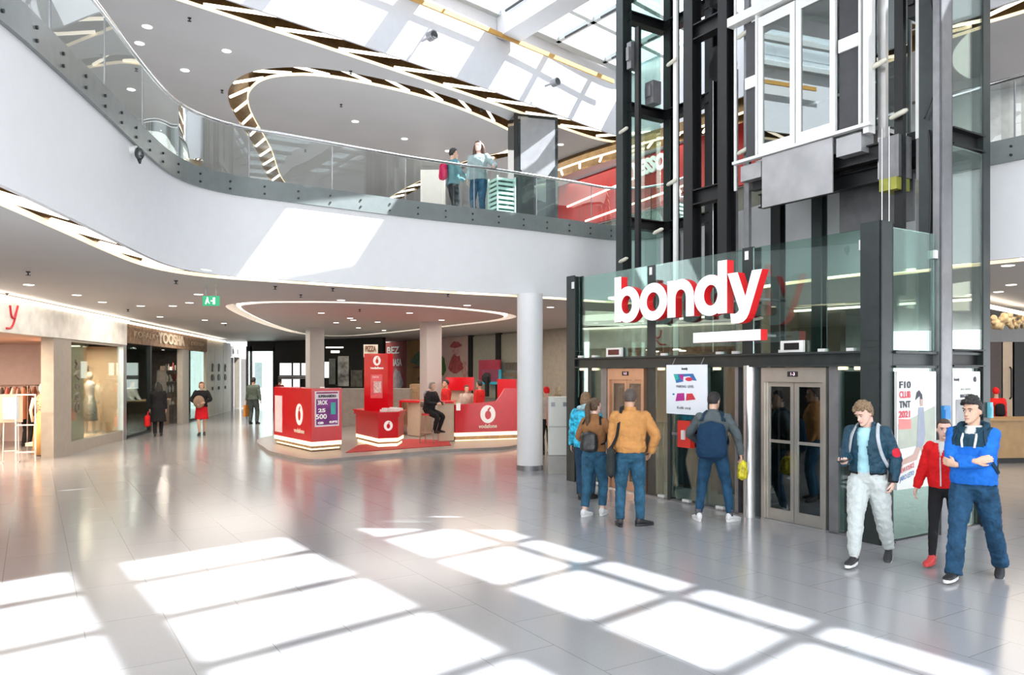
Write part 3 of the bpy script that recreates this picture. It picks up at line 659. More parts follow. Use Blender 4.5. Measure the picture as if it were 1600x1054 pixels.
# hanging notice
s0, _, p0 = pl(1042, 569, LF(0, -0.14), FD); s1, _, p1 = pl(1105, 569, LF(0, -0.14), FD)
nt_ = thing('hanging_notice', 'white notice board hanging from the beam over the man with the navy rucksack', 'notice', tuple(LF((s0+s1)/2, -0.14, 1.3)))
zt, zb = 2.10, 1.36
q = MB(); fbox(q, s1, s0, -0.15, -0.13, zb, zt); q.build('board', mat('notice_white', (0.82, 0.86, 0.92), 0.35, var=0.01), nt_)
for s in (s0-0.12, s1+0.12):
    q = MB(); q.cyl(LF(s, -0.14, zt), LF(s, -0.08, 2.2), 0.006, 6); q.build('hanger', M['steelg'], nt_)
W_ = s0-s1; nx = lambda fx, fz: LF(s0-fx*W_, -0.151, zt-fz*(zt-zb))
def blob(pts, m, name='print', parent=nt_, eps=0.0):
    q = MB(); q.v = [nx(*p)-GD*(0.002+eps) for p in pts]; q.f = [tuple(range(len(pts)))]; q.m = [0]; return q.build(name, m, parent)
pb = mat('print_blue', (0.02, 0.16, 0.42), 0.4, var=0.1); pm = mat('print_magenta', (0.45, 0.02, 0.25), 0.4, var=0.1); pgc = mat('print_teal', (0.02, 0.45, 0.35), 0.4, var=0.1); pr = mat('print_red', (0.62, 0.03, 0.06), 0.4, var=0.1); pk = mat('print_black', (0.03, 0.03, 0.05), 0.5, var=0.1)
blob([(0.19, 0.19), (0.68, 0.18), (0.77, 0.32), (0.66, 0.31), (0.60, 0.23), (0.42, 0.24), (0.44, 0.34), (0.26, 0.37)], pb)
blob([(0.20, 0.20), (0.30, 0.20), (0.32, 0.29), (0.25, 0.32)], pgc, eps=0.001); blob([(0.34, 0.20), (0.45, 0.20), (0.43, 0.33), (0.36, 0.26)], pm, eps=0.001)
blob([(0.53+0.09*math.cos(2*PI*k/12)+0.05, 0.29+0.04*math.sin(2*PI*k/12)) for k in range(12)], pr, eps=0.002)
blob([(0.28, 0.58), (0.46, 0.57), (0.47, 0.72), (0.24, 0.74)], pm); blob([(0.52, 0.58), (0.66, 0.57), (0.74, 0.69), (0.50, 0.72)], pr); blob([(0.19+0.03*math.cos(2*PI*k/10), 0.60+0.02*math.sin(2*PI*k/10)) for k in range(10)], pb)
textmb('bondy', 0.05, nx(0.47, 0.08)-GD*0.003, SX, depth=0.002, bold=0.002).build('lettering', pk, nt_)
textmb('PARKING  LEVEL', 0.055, nx(0.48, 0.44)-GD*0.003, SX, depth=0.002, fitw=0.36).build('lettering', pk, nt_)
textmb('Kolik stoji', 0.055, nx(0.45, 0.87)-GD*0.003, SX, depth=0.002, fitw=0.28).build('lettering', pk, nt_)

# red fire alarm cabinet on the lobby glass
q = MB(); a, _, _ = pl(1066, 660, LF(0, 0.0), FD); b, _, _ = pl(1086, 660, LF(0, 0.0), FD); fbox(q, b, a, -0.10, -0.005, 0.86, 1.26)
fb = q.build('fire_box', mat('fire_red', (0.70, 0.03, 0.02), 0.35, var=0.05)); tag(fb, 'small red box on the lift front beside the man with the navy rucksack', 'fire box')
q = MB(); fbox(q, (a+b)/2-0.03, (a+b)/2+0.03, -0.13, -0.10, 0.98, 1.12); q.build('latch', M['whitemetal'], fb)

# posters behind the side glass
def poster(g0, g1, z0, z1, name, label):
    t = thing('poster', label, 'poster', tuple(LF(0.0, (g0+g1)/2, z0)))
    q = MB(); fbox(q, -0.004, 0.02, g0, g1, z0, z1); q.build('sheet', mat('poster_white', (0.80, 0.82, 0.78), 0.4, var=0.03), t)
    q = MB()
    for a in ((g0, g0+0.015), (g1-0.015, g1)): fbox(q, -0.012, 0.0, a[0], a[1], z0, z1)
    fbox(q, -0.012, 0.0, g0, g1, z1-0.02, z1); q.build('poster_frame', M['whitemetal'], t)
    return t
def flat(t, g0, g1, z0, z1, pts, m, e=0.0, name='print'):
    q = MB(); q.v = [LF(-0.008-e, g0+(g1-g0)*x, z1-(z1-z0)*y) for x, y in pts]; q.f = [tuple(range(len(pts)))]; q.m = [0]; return q.build(name, m, t)
_, g_a = 0, 0
pa, _, _ = pl(1400, 582, LF(0, 0), GD); pb_, _, _ = pl(1461, 582, LF(0, 0), GD)
pos1 = (pa, pb_, 0.62, 2.0)
t = poster(*pos1, 'p', 'tall fashion poster with a leaping figure on the side glass nearest the corner post')
flat(t, *pos1, [(0.0, 0.45), (0.5, 0.38), (1, 0.30), (1, 0.62), (0, 0.66)], mat('print_sage', (0.42, 0.46, 0.38), 0.4, var=0.1))
flat(t, *pos1, [(0.05, 0.40), (0.36, 0.41), (0.36, 0.49), (0.05, 0.49)], mat('print_coral', (0.75, 0.22, 0.20), 0.4, var=0.1), 0.001)
for k, (tx, m_) in enumerate((('F10', pk), ('CLUB', pr), ('TNT', pk), ('2021', pr))):
    textmb(tx, 0.11, LF(-0.012, pa+(pb_-pa)*0.2, 1.84-0.115*k), GD, depth=0.002, bold=0.003, fitw=0.23).build('lettering', m_, t)
figm = mat('print_skin', (0.55, 0.36, 0.30), 0.4, var=0.1); figb = mat('print_greyblue', (0.30, 0.33, 0.42), 0.4, var=0.1)
flat(t, *pos1, [(0.50, 0.18), (0.56, 0.16), (0.64, 0.2), (0.66, 0.27), (0.6, 0.27), (0.58, 0.21), (0.46, 0.25)], pk, 0.002); flat(t, *pos1, [(0.58, 0.24), (0.66, 0.24), (0.66, 0.30), (0.60, 0.30)], figm, 0.003)
flat(t, *pos1, [(0.55, 0.31), (0.68, 0.31), (0.72, 0.55), (0.66, 0.66), (0.50, 0.66), (0.52, 0.5)], figb, 0.002)
flat(t, *pos1, [(0.50, 0.65), (0.60, 0.66), (0.5, 0.76), (0.15, 0.79), (0.08, 0.88), (0.05, 0.86), (0.12, 0.75), (0.42, 0.71)], figm, 0.003)
flat(t, *pos1, [(0.60, 0.65), (0.68, 0.65), (0.80, 0.85), (0.86, 0.98), (0.80, 0.97), (0.72, 0.85)], figm, 0.003)
for k, m_ in ((0, pr), (1, pb)): textmb('NOVA KOLEKCE' if k == 0 else 'JARO LETO', 0.08, LF(-0.012, pa+(pb_-pa)*0.25, 0.86-0.09*k), (GD+Vector((0, 0, 0.22))).normalized(), depth=0.002, fitw=0.3).build('lettering', m_, t)
pc, _, _ = pl(1484, 582, LF(0, 0), GD); pd, _, _ = pl(1530, 582, LF(0, 0), GD)
pos2 = (pc, pd, 0.75, 2.0)
t = poster(*pos2, 'p', 'pale notice poster with a grey picture behind the tall blue hooded boy')
flat(t, *pos2, [(0.18, 0.28), (0.82, 0.28), (0.82, 0.95), (0.18, 0.95)], mat('print_grey', (0.30, 0.30, 0.31), 0.4, var=0.3, vscale=3))
textmb('bondy', 0.05, LF(-0.012, pc+(pd-pc)*0.2, 1.90), GD, depth=0.002, bold=0.002, fitw=0.12).build('lettering', pk, t)
textmb('e', 0.12, LF(-0.012, pc+(pd-pc)*0.82, 1.91), GD, depth=0.002, bold=0.006).build('lettering', pk, t)
textmb('akce mesice', 0.05, LF(-0.012, pc+(pd-pc)*0.5, 1.78), GD, depth=0.002, fitw=0.24).build('lettering', mat('print_mid', (0.35, 0.35, 0.35), 0.5, var=0), t)
textmb('MAGAZIN', 0.06, LF(-0.012, pc+(pd-pc)*0.5, 1.69), GD, depth=0.002, bold=0.002, fitw=0.24).build('lettering', pk, t)
# blue leaflet holders on the side column
for k, (g, z0, z1, m_) in enumerate(((1.02, 1.42, 1.58, 'leaf_blue'), (2.10, 1.40, 1.60, 'leaf_cyan'))):
    q = MB(); wl_ = 0.14 if k == 0 else 0.07; fbox(q, -0.07, -0.032, g, g+wl_, z0, z1); fbox(q, -0.08, -0.07, g+0.01, g+wl_-0.01, z0, z1-0.05)
    tag(q.build('leaflet_holder', mat(m_, (0.02, 0.22, 0.55) if k == 0 else (0.15, 0.50, 0.60), 0.4, var=0.2)), 'blue leaflet holder on the dark post between the two posters' if k == 0 else 'light blue leaflet holder on the post at the end of the lift tower', 'leaflet holder')
# ------------------------------------------------------------------ columns
def roundcol():
    p = gp(828, 733); q = MB(); q.lathe((p.x, p.y, 0), [(0.262, 0.10), (0.262, ZS+0.01)], 40); o = struct(q.build('column_1', M['white'], smooth='auto'), 'round white column between the hall and the food court')
    q = MB(); q.lathe((p.x, p.y, 0), [(0.27, 0.0), (0.27, 0.10)], 40); q.build('plinth', M['steelg'], o, smooth='auto')
roundcol()
for px, Y, wd, lab in ((492, 27.7, 0.52, 'square grey column behind the left red counter'), (673, 24.5, 0.52, 'square grey column behind the stool')):
    c = Vector(((px-800)/FPX*Y, Y, 0)); q = MB(); pts = [c+FD*a+GD*b for a, b in ((-wd/2, -wd/2), (-wd/2, wd/2), (wd/2, wd/2), (wd/2, -wd/2))]
    q.prism([(p.x, p.y) for p in pts], 0, ZS); struct(q.build('column_%d' % (2 if px < 500 else 3), mat('column_paint', (0.50, 0.48, 0.46), 0.5, var=0.02)), lab)

# ------------------------------------------------------------------ red phone kiosk
def ringlogo(parent, org, xd, r, m_white, m_in, name='emblem'):
    n_ = Vector(xd).cross(Vector((0, 0, 1)))
    q = outline_mb([ell(0, 0, r, r*1.12, 30), ell(0.02*r, -0.1*r, r*0.42, r*0.55, 24)], org, xd, (0, 0, 1), 0.008)
    q.merge(outline_mb([[(0.1*r, 0.35*r), (0.4*r, 0.8*r), (0.25*r, 0.9*r), (-0.1*r, 0.55*r)]], org+n_*0.002, xd, (0, 0, 1), 0.008), mi=1)
    return q.build(name, [m_white, m_in], parent)
W = mat('logo_white', (0.92, 0.90, 0.88), 0.4, emit=0.15, var=0)
GOLDTXT = mat('logo_cream', (0.90, 0.80, 0.66), 0.4, var=0)
pA, pB, pC = gp(428, 696), gp(487, 710), gp(534, 706)
def panelbox(name, a, b, c_depth, z0, z1, m, parent):
    """upright slab from a to b, thickness away from the camera"""
    d = (b-a).normalized(); n_ = Vector((-d.y, d.x, 0))
    if n_.y < 0: n_ = -n_
    q = MB(); q.prism([(a.x, a.y), (b.x, b.y), (b.x+n_.x*c_depth, b.y+n_.y*c_depth), (a.x+n_.x*c_depth, a.y+n_.y*c_depth)], z0, z1); return q.build(name, m, parent), d, -n_
# platform
pf = cr([gp(415, 704), gp(440, 713), gp(490, 722), gp(560, 717), gp(700, 706), gp(806, 699), gp(815, 680), (-0.2, 27, 0), (-5, 27.5, 0), gp(418, 685)], 6, True)
q = MB(); q.prism([(p.x, p.y) for p in pf], 0.0, 0.07, 0); o = tag(q.build('kiosk_platform', mat('platform', (0.30, 0.27, 0.25), 0.3, var=0.08)), 'low rounded platform under the red phone kiosk', 'platform')
q = MB(); q.prism([tuple(gp(x, y)[:2]) for x, y in ((540, 712), (705, 700), (700, 692), (640, 690), (560, 700))], 0.07, 0.085); q.build('red_carpet', mat('red_carpet', (0.45, 0.03, 0.03), 0.7, var=0.15), o)
BZ = 0.085
k1 = thing('kiosk_counter', 'tall red counter with purple poster on the left end of the kiosk', 'counter', tuple(pB))
pl1 = (pB-pA).normalized(); pl2 = (pC-pB).normalized()
back = Vector((-0.3, 2.6, 0))
q = MB(); poly = [pA, pB, pC, pC+Vector((-0.15, 0.5, 0)), pB+Vector((0.0, 0.65, 0)), pA+Vector((0.5, 0.3, 0))]
q.prism([(p.x, p.y) for p in poly], 0.30, 1.56); q.build('body', M['red'], k1)
ins = [p+(Vector((-5.0, 20.0, 0))-p).normalized()*0.0 for p in poly]
q = MB(); cpt = sum(poly, Vector((0, 0, 0)))/6; ins = [cpt+(p-cpt)*0.97 for p in poly]; q.prism([(p.x, p.y) for p in ins], 0.14, 0.20); q.prism([(p.x, p.y) for p in ins], BZ, 0.10); q.build('plinth', M['wood'], k1)
q = MB(); ins2 = [cpt+(p-cpt)*0.99 for p in poly]; q.prism([(p.x, p.y) for p in ins2], 0.20, 0.30); q.build('light_strip', M['lit'], k1)
q = MB(); ins2 = [cpt+(p-cpt)*1.01 for p in poly]; q.prism([(p.x, p.y) for p in ins2], 1.56, 1.585); q.build('top', M['red'], k1)
q = MB(); q.prism([(p.x, p.y) for p in [cpt+(p-cpt)*0.92 for p in poly]], 0.10, 0.14); q.build('light_strip', M['lit'], k1)
n1 = Vector((pl1.y, -pl1.x, 0)); n2 = Vector((pl2.y, -pl2.x, 0))
L1 = (pB-pA).length; L2 = (pC-pB).length
q = MB(); a = pA+pl1*(0.04*L1); b = pA+pl1*(0.24*L1); q.prism([(a.x, a.y), (b.x, b.y), (b.x+n1.x*0.01, b.y+n1.y*0.01), (a.x+n1.x*0.01, a.y+n1.y*0.01)], 0.40, 1.36); s_ = q.build('side_poster', mat('poster_pink', (0.85, 0.70, 0.72), 0.4, var=0.08), k1)
ringlogo(k1, pA+pl1*(0.70*L1)+n1*0.006+Vector((0, 0, 0.93)), pl1, 0.24, W, M['red'])
textmb('vodafone', 0.15, pA+pl1*(0.70*L1)+n1*0.01+Vector((0, 0, 0.52)), pl1, depth=0.006, bold=0.004, fitw=0.72).build('lettering', GOLDTXT, k1)
# poster on the right face
def onface(a, d, n_, L, x0, x1, z0, z1, e, th=0.008):
    q = MB(); p0 = a+d*(x0*L)+n_*e; p1 = a+d*(x1*L)+n_*e; q.prism([(p0.x, p0.y), (p1.x, p1.y), (p1.x+n_.x*th, p1.y+n_.y*th), (p0.x+n_.x*th, p0.y+n_.y*th)], z0, z1); return q
ps = onface(pB, pl2, n2, L2, 0.10, 0.90, 0.66, 1.52, 0.0).build('poster', mat('poster_pinkwhite', (0.85, 0.78, 0.84), 0.35, var=0.03), k1)
onface(pB, pl2, n2, L2, 0.14, 0.86, 0.70, 1.33, 0.009, 0.003).build('print', mat('poster_purple', (0.20, 0.02, 0.22), 0.35, var=0.35, vscale=5), ps)
onface(pB, pl2, n2, L2, 0.62, 0.78, 0.95, 1.24, 0.013, 0.003).build('print', mat('poster_teal', (0.05, 0.45, 0.42), 0.35, var=0.2), ps)
onface(pB, pl2, n2, L2, 0.14, 0.86, 1.46, 1.50, 0.009, 0.003).build('print', mat('poster_magenta', (0.30, 0.03, 0.12), 0.35, var=0.2), ps)
for tx, x_, z_, s_, w_ in (('SUPERNABIDKA', 0.5, 1.395, 0.08, 0.50), ('3ROK', 0.34, 1.24, 0.15, 0.28), ('25', 0.32, 1.05, 0.12, 0.2), ('500', 0.30, 0.90, 0.16, 0.3), ('GB', 0.28, 0.75, 0.07, 0.16), ('KUPTE', 0.70, 0.76, 0.07, 0.22)):
    textmb(tx, s_, pB+pl2*(x_*L2)+n2*0.018+Vector((0, 0, z_)), pl2, depth=0.003, bold=0.004, fitw=w_).build('lettering', pk if z_ > 1.3 else W, ps)
# middle counter with display tower
qa, qb, qc = gp(556, 694), gp(591, 703.5), gp(622, 702)
k2 = thing('kiosk_island', 'low red display counter in the middle of the kiosk', 'counter', tuple(qb))
ply = [qa, qb, qc, qc+Vector((0, 1.0, 0)), qa+Vector((0.3, 0.8, 0))]; cp2 = sum(ply, Vector((0, 0, 0)))/5
def pr_(sc, z0, z1, name, m): q = MB(); q.prism([((cp2+(p-cp2)*sc).x, (cp2+(p-cp2)*sc).y) for p in ply], z0, z1); return q.build(name, m, k2)
pr_(0.93, BZ, 0.16, 'plinth', M['lit']); pr_(0.97, 0.16, 0.21, 'base', M['wood']); pr_(1.0, 0.21, 0.30, 'light_strip', M['lit']); pr_(1.0, 0.30, 0.84, 'body', M['red']); pr_(1.08, 0.84, 0.93, 'upper_body', M['red']); pr_(1.12, 0.93, 0.97, 'top', M['red']); 
d3 = (qc-qb).normalized(); n3 = Vector((d3.y, -d3.x, 0)); ringlogo(k2, qb+d3*((qc-qb).length*0.5)+n3*0.006+Vector((0, 0, 0.62)), d3, 0.115, W, mat('logo_orange', (0.8, 0.15, 0.02), 0.4, var=0))
ta = Vector(((569-800)/FPX*20.3, 20.3, 0)); tb = Vector(((606-800)/FPX*20.0, 20.0, 0)); dt = (tb-ta).normalized(); ntt = Vector((dt.y, -dt.x, 0))
k3 = thing('display_tower', 'tall red advertising panel standing on the low kiosk counter', 'sign tower', ((ta.x+tb.x)/2, 20.2, 0.97))
q = MB(); q.prism([(ta.x, ta.y), (tb.x, tb.y), (tb.x-ntt.x*0.25, tb.y-ntt.y*0.25), (ta.x-ntt.x*0.25, ta.y-ntt.y*0.25)], 0.97, 2.47); q.build('panel', M['red'], k3)
Lt = (tb-ta).length
ringlogo(k3, ta+dt*(0.55*Lt)+ntt*0.006+Vector((0, 0, 2.28)), dt, 0.115, W, mat('logo_orange', (0.8, 0.15, 0.02), 0.4, var=0))
textmb('vodafone', 0.08, ta+dt*(0.55*Lt)+ntt*0.008+Vector((0, 0, 2.09)), dt, depth=0.004, bold=0.004, fitw=0.42).build('lettering', W, k3)
onface(ta, dt, ntt, Lt, 0.28, 0.78, 1.30, 1.92, 0.0).build('poster', mat('poster_light_red', (0.72, 0.12, 0.14), 0.4, var=0.2), k3)
onface(ta, dt, ntt, Lt, 0.42, 0.74, 1.44, 1.74, 0.009, 0.003).build('print', mat('print_pale', (0.75, 0.55, 0.52), 0.4, var=0.4, vscale=20), k3)
textmb('DATA', 0.07, ta+dt*(0.5*Lt)+ntt*0.014+Vector((0, 0, 1.85)), dt, depth=0.003, fitw=0.2).build('lettering', W, k3)
# leaflets and phones lying on the island
for i in range(9):
    p = qb.lerp(qc, 0.25+0.09*i)+Vector((0, 0.12+0.05*(i % 3), 0)); q = MB(); a = random.uniform(-0.6, 0.6); u = Vector((math.cos(a), math.sin(a), 0)); v_ = Vector((-u.y, u.x, 0)); z = 0.972+0.012*(i % 3)
    q.prism([tuple((p+u*x+v_*y)[:2]) for x, y in ((-0.09, -0.06), (0.09, -0.06), (0.09, 0.06), (-0.09, 0.06))], z, z+0.06+0.02*(i % 2))
    tag(q.build('leaflet_stack', mat('leaflet', (0.75, 0.70, 0.66), 0.5, var=0.2, vscale=20)), 'small white leaflet stack on the low red kiosk counter', 'leaflets', 'leaflets on the low kiosk counter')
# right counter
ra, rb = gp(711, 693), gp(808, 689.5); dr = (rb-ra).normalized(); nr = Vector((dr.y, -dr.x, 0)); Lr = (rb-ra).length
k4 = thing('kiosk_counter', 'wide red counter with large white ring emblem left of the round white column', 'counter', tuple(ra))
def zat(px, py, Y): return CAMZ+(HOR-py)/FPX*Y
prof = [(0, 0.30), (Lr, 0.30), (Lr, 1.52), (Lr*0.80, 1.52), (Lr*0.74, 1.34), (Lr*0.66, 1.16), (Lr*0.05, 1.08), (0, 1.08)]
q = outline_mb([prof], ra+Vector((0, 0, 0))-nr*0.04, dr, (0, 0, 1), 0.08); q.build('front_panel', M['red'], k4)
q = MB(); q.prism([tuple((ra+dr*x-nr*y)[:2]) for x, y in ((0.02, 0.0), (Lr, 0.0), (Lr, 0.5), (0.02, 0.5))], 0.2, 0.30); q.build('light_strip', M['lit'], k4)
q = MB(); q.prism([tuple((ra+dr*x-nr*y)[:2]) for x, y in ((0.02, 0.05), (Lr, 0.05), (Lr, 0.6), (0.02, 0.6))], BZ, 0.2); q.build('plinth', M['wood'], k4)
q = MB(); q.prism([tuple((ra+dr*x-nr*y)[:2]) for x, y in ((0.0, 0.0), (Lr+0.1, 0.0), (Lr+0.1, 0.02), (0.0, 0.02))], 0.075, 0.10); q.build('foot_light', M['lit'], k4)
q = MB(); q.prism([tuple((ra+dr*x-nr*y)[:2]) for x, y in ((0.0, 0.08), (Lr, 0.08), (Lr, 0.7), (0.0, 0.7))], 1.00, 1.04); q.build('worktop', M['beige'], k4)
ringlogo(k4, ra+dr*(Lr*0.52)+nr*0.006+Vector((0, 0, 0.80)), dr, 0.225, W, M['red'])
textmb('vodafone', 0.15, ra+dr*(Lr*0.52)+nr*0.01+Vector((0, 0, 0.46)), dr, depth=0.006, bold=0.004, fitw=0.55).build('lettering', GOLDTXT, k4)
q = MB(); p = ra+dr*0.09+nr*0.01; q.prism([tuple((p+dr*x+nr*y)[:2]) for x, y in ((-0.06, 0), (0.06, 0), (0.06, 0.01), (-0.06, 0.01))], 0.92, 1.12); q.build('tag_card', W, k4)
# beige sides of the counter
la, lb = gp(684, 694), gp(710, 697)
k5 = thing('kiosk_desk', 'beige sided kiosk desk with red top beside the bar stool', 'desk', tuple(la))
q = MB(); d_ = (ra-la); q.prism([(la.x, la.y), (ra.x-0.03, ra.y+0.02), (ra.x-0.03, ra.y+1.2), (la.x+0.1, la.y+1.1)], BZ, 1.12); q.build('body', M['beige'], k5)
q = MB(); q.prism([(la.x-0.04, la.y-0.04), (ra.x-0.035, ra.y-0.02), (ra.x-0.035, ra.y+1.2), (la.x, la.y+1.1)], 1.12, 1.17); q.build('top', M['red'], k5)
sa = at(637, 690, 23.2); sb = at(656, 690, 22.6)
k6 = thing('kiosk_desk', 'beige sided kiosk desk with red edge left of the seated woman', 'desk', (sa.x, sa.y, 0))
q = MB(); q.prism([(sa.x, sa.y), (sb.x, sb.y), (sb.x+0.2, sb.y+1.3), (sa.x, sa.y+1.2)], BZ, 1.08); q.build('body', M['beige'], k6)
q = MB(); q.prism([(sa.x-0.25, sa.y-0.06), (sb.x, sb.y-0.06), (sb.x+0.2, sb.y+1.3), (sa.x-0.25, sa.y+1.2)], 1.08, 1.13); q.build('top', M['red'], k6)
q = MB(); q.prism([(sa.x-0.25, sa.y-0.04), (sa.x-0.18, sa.y-0.04), (sa.x-0.18, sa.y+1.2), (sa.x-0.25, sa.y+1.2)], BZ, 1.08); q.build('side', M['red'], k6)
# two red shelf backs behind
for x0, x1, y0, y1, Y, lab in ((697, 741, 589, 607, 24.0, 'red shelf back rising behind the kiosk staff'), (777, 807, 592, 618, 22.6, 'red shelf back beside the round white column')):
    a = at(x0, y0, Y); b = at(x1, y1, Y); q = MB(); q.prism([(a.x, Y), (b.x, Y-0.2), (b.x, Y+0.2), (a.x, Y+0.4)], BZ, 0.95, 1); q.prism([(a.x, Y), (b.x, Y-0.2), (b.x, Y+0.2), (a.x, Y+0.4)], b.z-0.05, a.z); q.prism([(a.x+0.1, Y+0.15), (b.x-0.1, Y), (b.x-0.1, Y+0.1), (a.x+0.1, Y+0.25)], 0.95, a.z, 1)
    tag(q.build('shelf_unit', [M['red'], M['beige']]), lab, 'shelf unit')
# bar stool
def stool(loc, rz, label):
    t = thing('bar_stool', label, 'bar stool', loc, rz); wd = mat('pale_stool_wood', (0.48, 0.38, 0.28), 0.45, var=0.1)
    for sx in (-1, 1):
        q = MB(); q.tube([(sx*0.20, -0.19, 0), (sx*0.165, -0.165, 0.74)], [0.016, 0.02], 8); q.build('leg', wd, t, smooth=True, local=True)
        q = MB(); q.tube([(sx*0.20, 0.20, 0), (sx*0.17, 0.175, 0.74), (sx*0.17, 0.21, 1.08)], [0.016, 0.02, 0.016], 8); q.build('leg', wd, t, smooth=True, local=True)
        q = MB(); q.cyl((sx*0.19, -0.185, 0.28), (sx*0.19, 0.19, 0.28), 0.01, 8); q.build('stretcher', wd, t, local=True)
    for y, z in ((-0.185, 0.28), (0.19, 0.28)): q = MB(); q.cyl((-0.19, y, z), (0.19, y, z), 0.01, 8); q.build('stretcher', wd, t, local=True)
    q = MB(); q.prism([(0.21*math.copysign(abs(math.cos(a))**0.6, math.cos(a)), 0.20*math.copysign(abs(math.sin(a))**0.6, math.sin(a))) for a in [2*PI*k/24 for k in range(24)]], 0.74, 0.79); q.build('seat', mat('red_seat', (0.55, 0.05, 0.05), 0.5, var=0.1), t, smooth='auto', local=True)
    q = MB(); q.tube([(-0.19, 0.20, 1.03), (0, 0.235, 1.03), (0.19, 0.20, 1.03)], [0.012]*3, 8, squash=7); q.build('backrest', wd, t, smooth=True, local=True)
    return t
STOOL = gp(671, 696); STOOL.z = BZ
stool(tuple(STOOL), math.radians(75), 'pale wooden bar stool with red seat under the seated woman')

# ------------------------------------------------------------------ white cabinet beside the round column
wc = gp(874, 741)
t = thing('white_cabinet', 'tall white cabinet between the round column and the lift front', 'cabinet', (wc.x, wc.y, 0))
a0 = gp(857, 741); a1 = gp(889, 742)
q = MB(); q.box(a0.x, a1.x+0.02, 14.95, 15.4, 0.0, 0.36); q.build('base', mat('warm_grey_plinth', (0.36, 0.34, 0.31), 0.4, var=0.05), t)
q = MB(); q.box(a0.x+0.01, a1.x+0.02, 14.97, 15.38, 0.37, 1.50); q.build('body', mat('cream_cabinet', (0.62, 0.62, 0.56), 0.4, var=0.02), t)
q = MB(); q.box(a0.x+0.01, a1.x+0.02, 14.955, 14.965, 0.92, 0.93); q.build('seam', M['steelg'], t)
for x_ in (a0.x+0.09, a1.x-0.07):
    q = MB(); q.box(x_-0.035, x_+0.035, 14.95, 14.96, 1.32, 1.40); q.build('icon', M['steelg'], t)

# ------------------------------------------------------------------ food court wall with posters
fb0, _, _ = pl(560, 560, BW0, BWD); 
def bw(px): 
    s, z, p = pl(px, 560, BW0, BWD); return s, p
def bpanel(x0, x1, z0, z1, m, name, label, cat='poster', e=0.06, group=None):
    sa_, a_ = bw(x0); sb_, b_ = bw(x1); n_ = -GD
    q = MB(); q.prism([tuple((a_+n_*0)[:2]), tuple((b_)[:2]), tuple((b_+n_*e)[:2]), tuple((a_+n_*e)[:2])], z0, z1); o = q.build(name, m); tag(o, label, cat, group); return o, a_, b_
s_a, p_a = bw(540); s_b, p_b = bw(895)
wallseg('wall_back', p_b, p_a, 0, ZS, mat('food_wall', (0.30, 0.28, 0.24), 0.6, var=0.1), 'beige back wall of the food court', -0.2)
def posterR(x0, x1, z0, z1, m, label, prints=()):
    o, a_, b_ = bpanel(x0, x1, z0, z1, m, 'wall_poster', label)
    d = (b_-a_); L = d.length; d = d.normalized()
    for (u0, u1, w0, w1, mm) in prints:
        if isinstance(u0, str):
            textmb(u0, 0.01+abs(w1), a_+d*(u1*L)-GD*0.075+Vector((0, 0, w0)), d, depth=0.01, bold=0.01, fitw=mm[1]).build('lettering', mm[0], o)
        else:
            pts = [(u0+(u1-u0)*(0.5+0.5*math.cos(2*PI*k/14)*(1+0.25*math.sin(5*k))), w0+(w1-w0)*(0.5+0.5*math.sin(2*PI*k/14)*(1+0.2*math.cos(3*k)))) for k in range(14)]
            q = MB(); q.v = [a_+d*(u*L)-GD*0.068+Vector((0, 0, z)) for u, z in pts]; q.f = [tuple(range(14))]; q.m = [0]; q.build('print', mm, o)
    return o
cream = mat('cream_print', (0.72, 0.66, 0.55), 0.5, var=0.1); leafg = mat('green_print', (0.06, 0.16, 0.05), 0.6, var=0.5, vscale=8); brn = mat('brown_print', (0.20, 0.08, 0.04), 0.6, var=0.3)
posterR(587, 637, 0.9, 3.55, mat('poster_rust', (0.42, 0.05, 0.03), 0.85, var=0.2, vscale=1), 'rust red food poster with cream letters left of the orange one', (('BEZ', 0.6, 3.1, 0.5, (cream, 1.6)), ('MASA', 0.7, 2.45, 0.5, (cream, 1.4)), (0.55, 0.9, 1.0, 2.1, mat('print_dull_rose', (0.35, 0.20, 0.16), 0.6, var=0.5, vscale=6)),))
posterR(637, 690, 0.9, 3.55, mat('poster_ochre', (0.60, 0.34, 0.12), 0.85, var=0.15, vscale=1), 'orange food poster with green leaves next to the square column', ((0.15, 0.75, 2.3, 2.95, leafg), (0.2, 0.7, 2.15, 2.3, brn), (0.35, 0.75, 1.5, 1.9, brn)))
posterR(690, 735, 0.9, 3.55, mat('poster_rose', (0.66, 0.48, 0.43), 0.85, var=0.1, vscale=1), 'pale pink poster of a stacked figure right of the square column', ((0.35, 0.75, 3.05, 3.35, mat('print_rosered', (0.45, 0.10, 0.10), 0.5, var=0.3)), (0.38, 0.72, 2.75, 3.0, mat('print_rose', (0.60, 0.35, 0.32), 0.5, var=0.3)), (0.30, 0.8, 1.9, 2.75, mat('print_rosered', (0.45, 0.10, 0.10), 0.5, var=0.3)), (0.75, 0.98, 1.7, 2.5, mat('print_rose', (0.60, 0.35, 0.32), 0.5, var=0.3)), (0.0, 0.2, 1.8, 2.7, leafg), (0.45, 0.55, 1.4, 1.6, brn)))
o, a_, b_ = bpanel(735, 741, 0, 3.57, M['black'], 'black_post', 'black post right of the pale pink poster', 'post', 0.12)
o, a_, b_ = bpanel(741, 778, 0.9, 3.5, mat('wall_pale_green', (0.40, 0.41, 0.34), 0.5, var=0.06), 'wall_board', 'pale green wall board with magenta and blue screens', 'wall board')
o, a_, b_ = bpanel(778, 785, 0, 3.57, M['black'], 'black_post', 'black post between the two pale green wall boards', 'post', 0.12)
o, a_, b_ = bpanel(785, 812, 0.9, 3.5, mat('wall_pale_green', (0.40, 0.41, 0.34), 0.5, var=0.06), 'wall_board', 'pale green wall board next to the round white column', 'wall board')
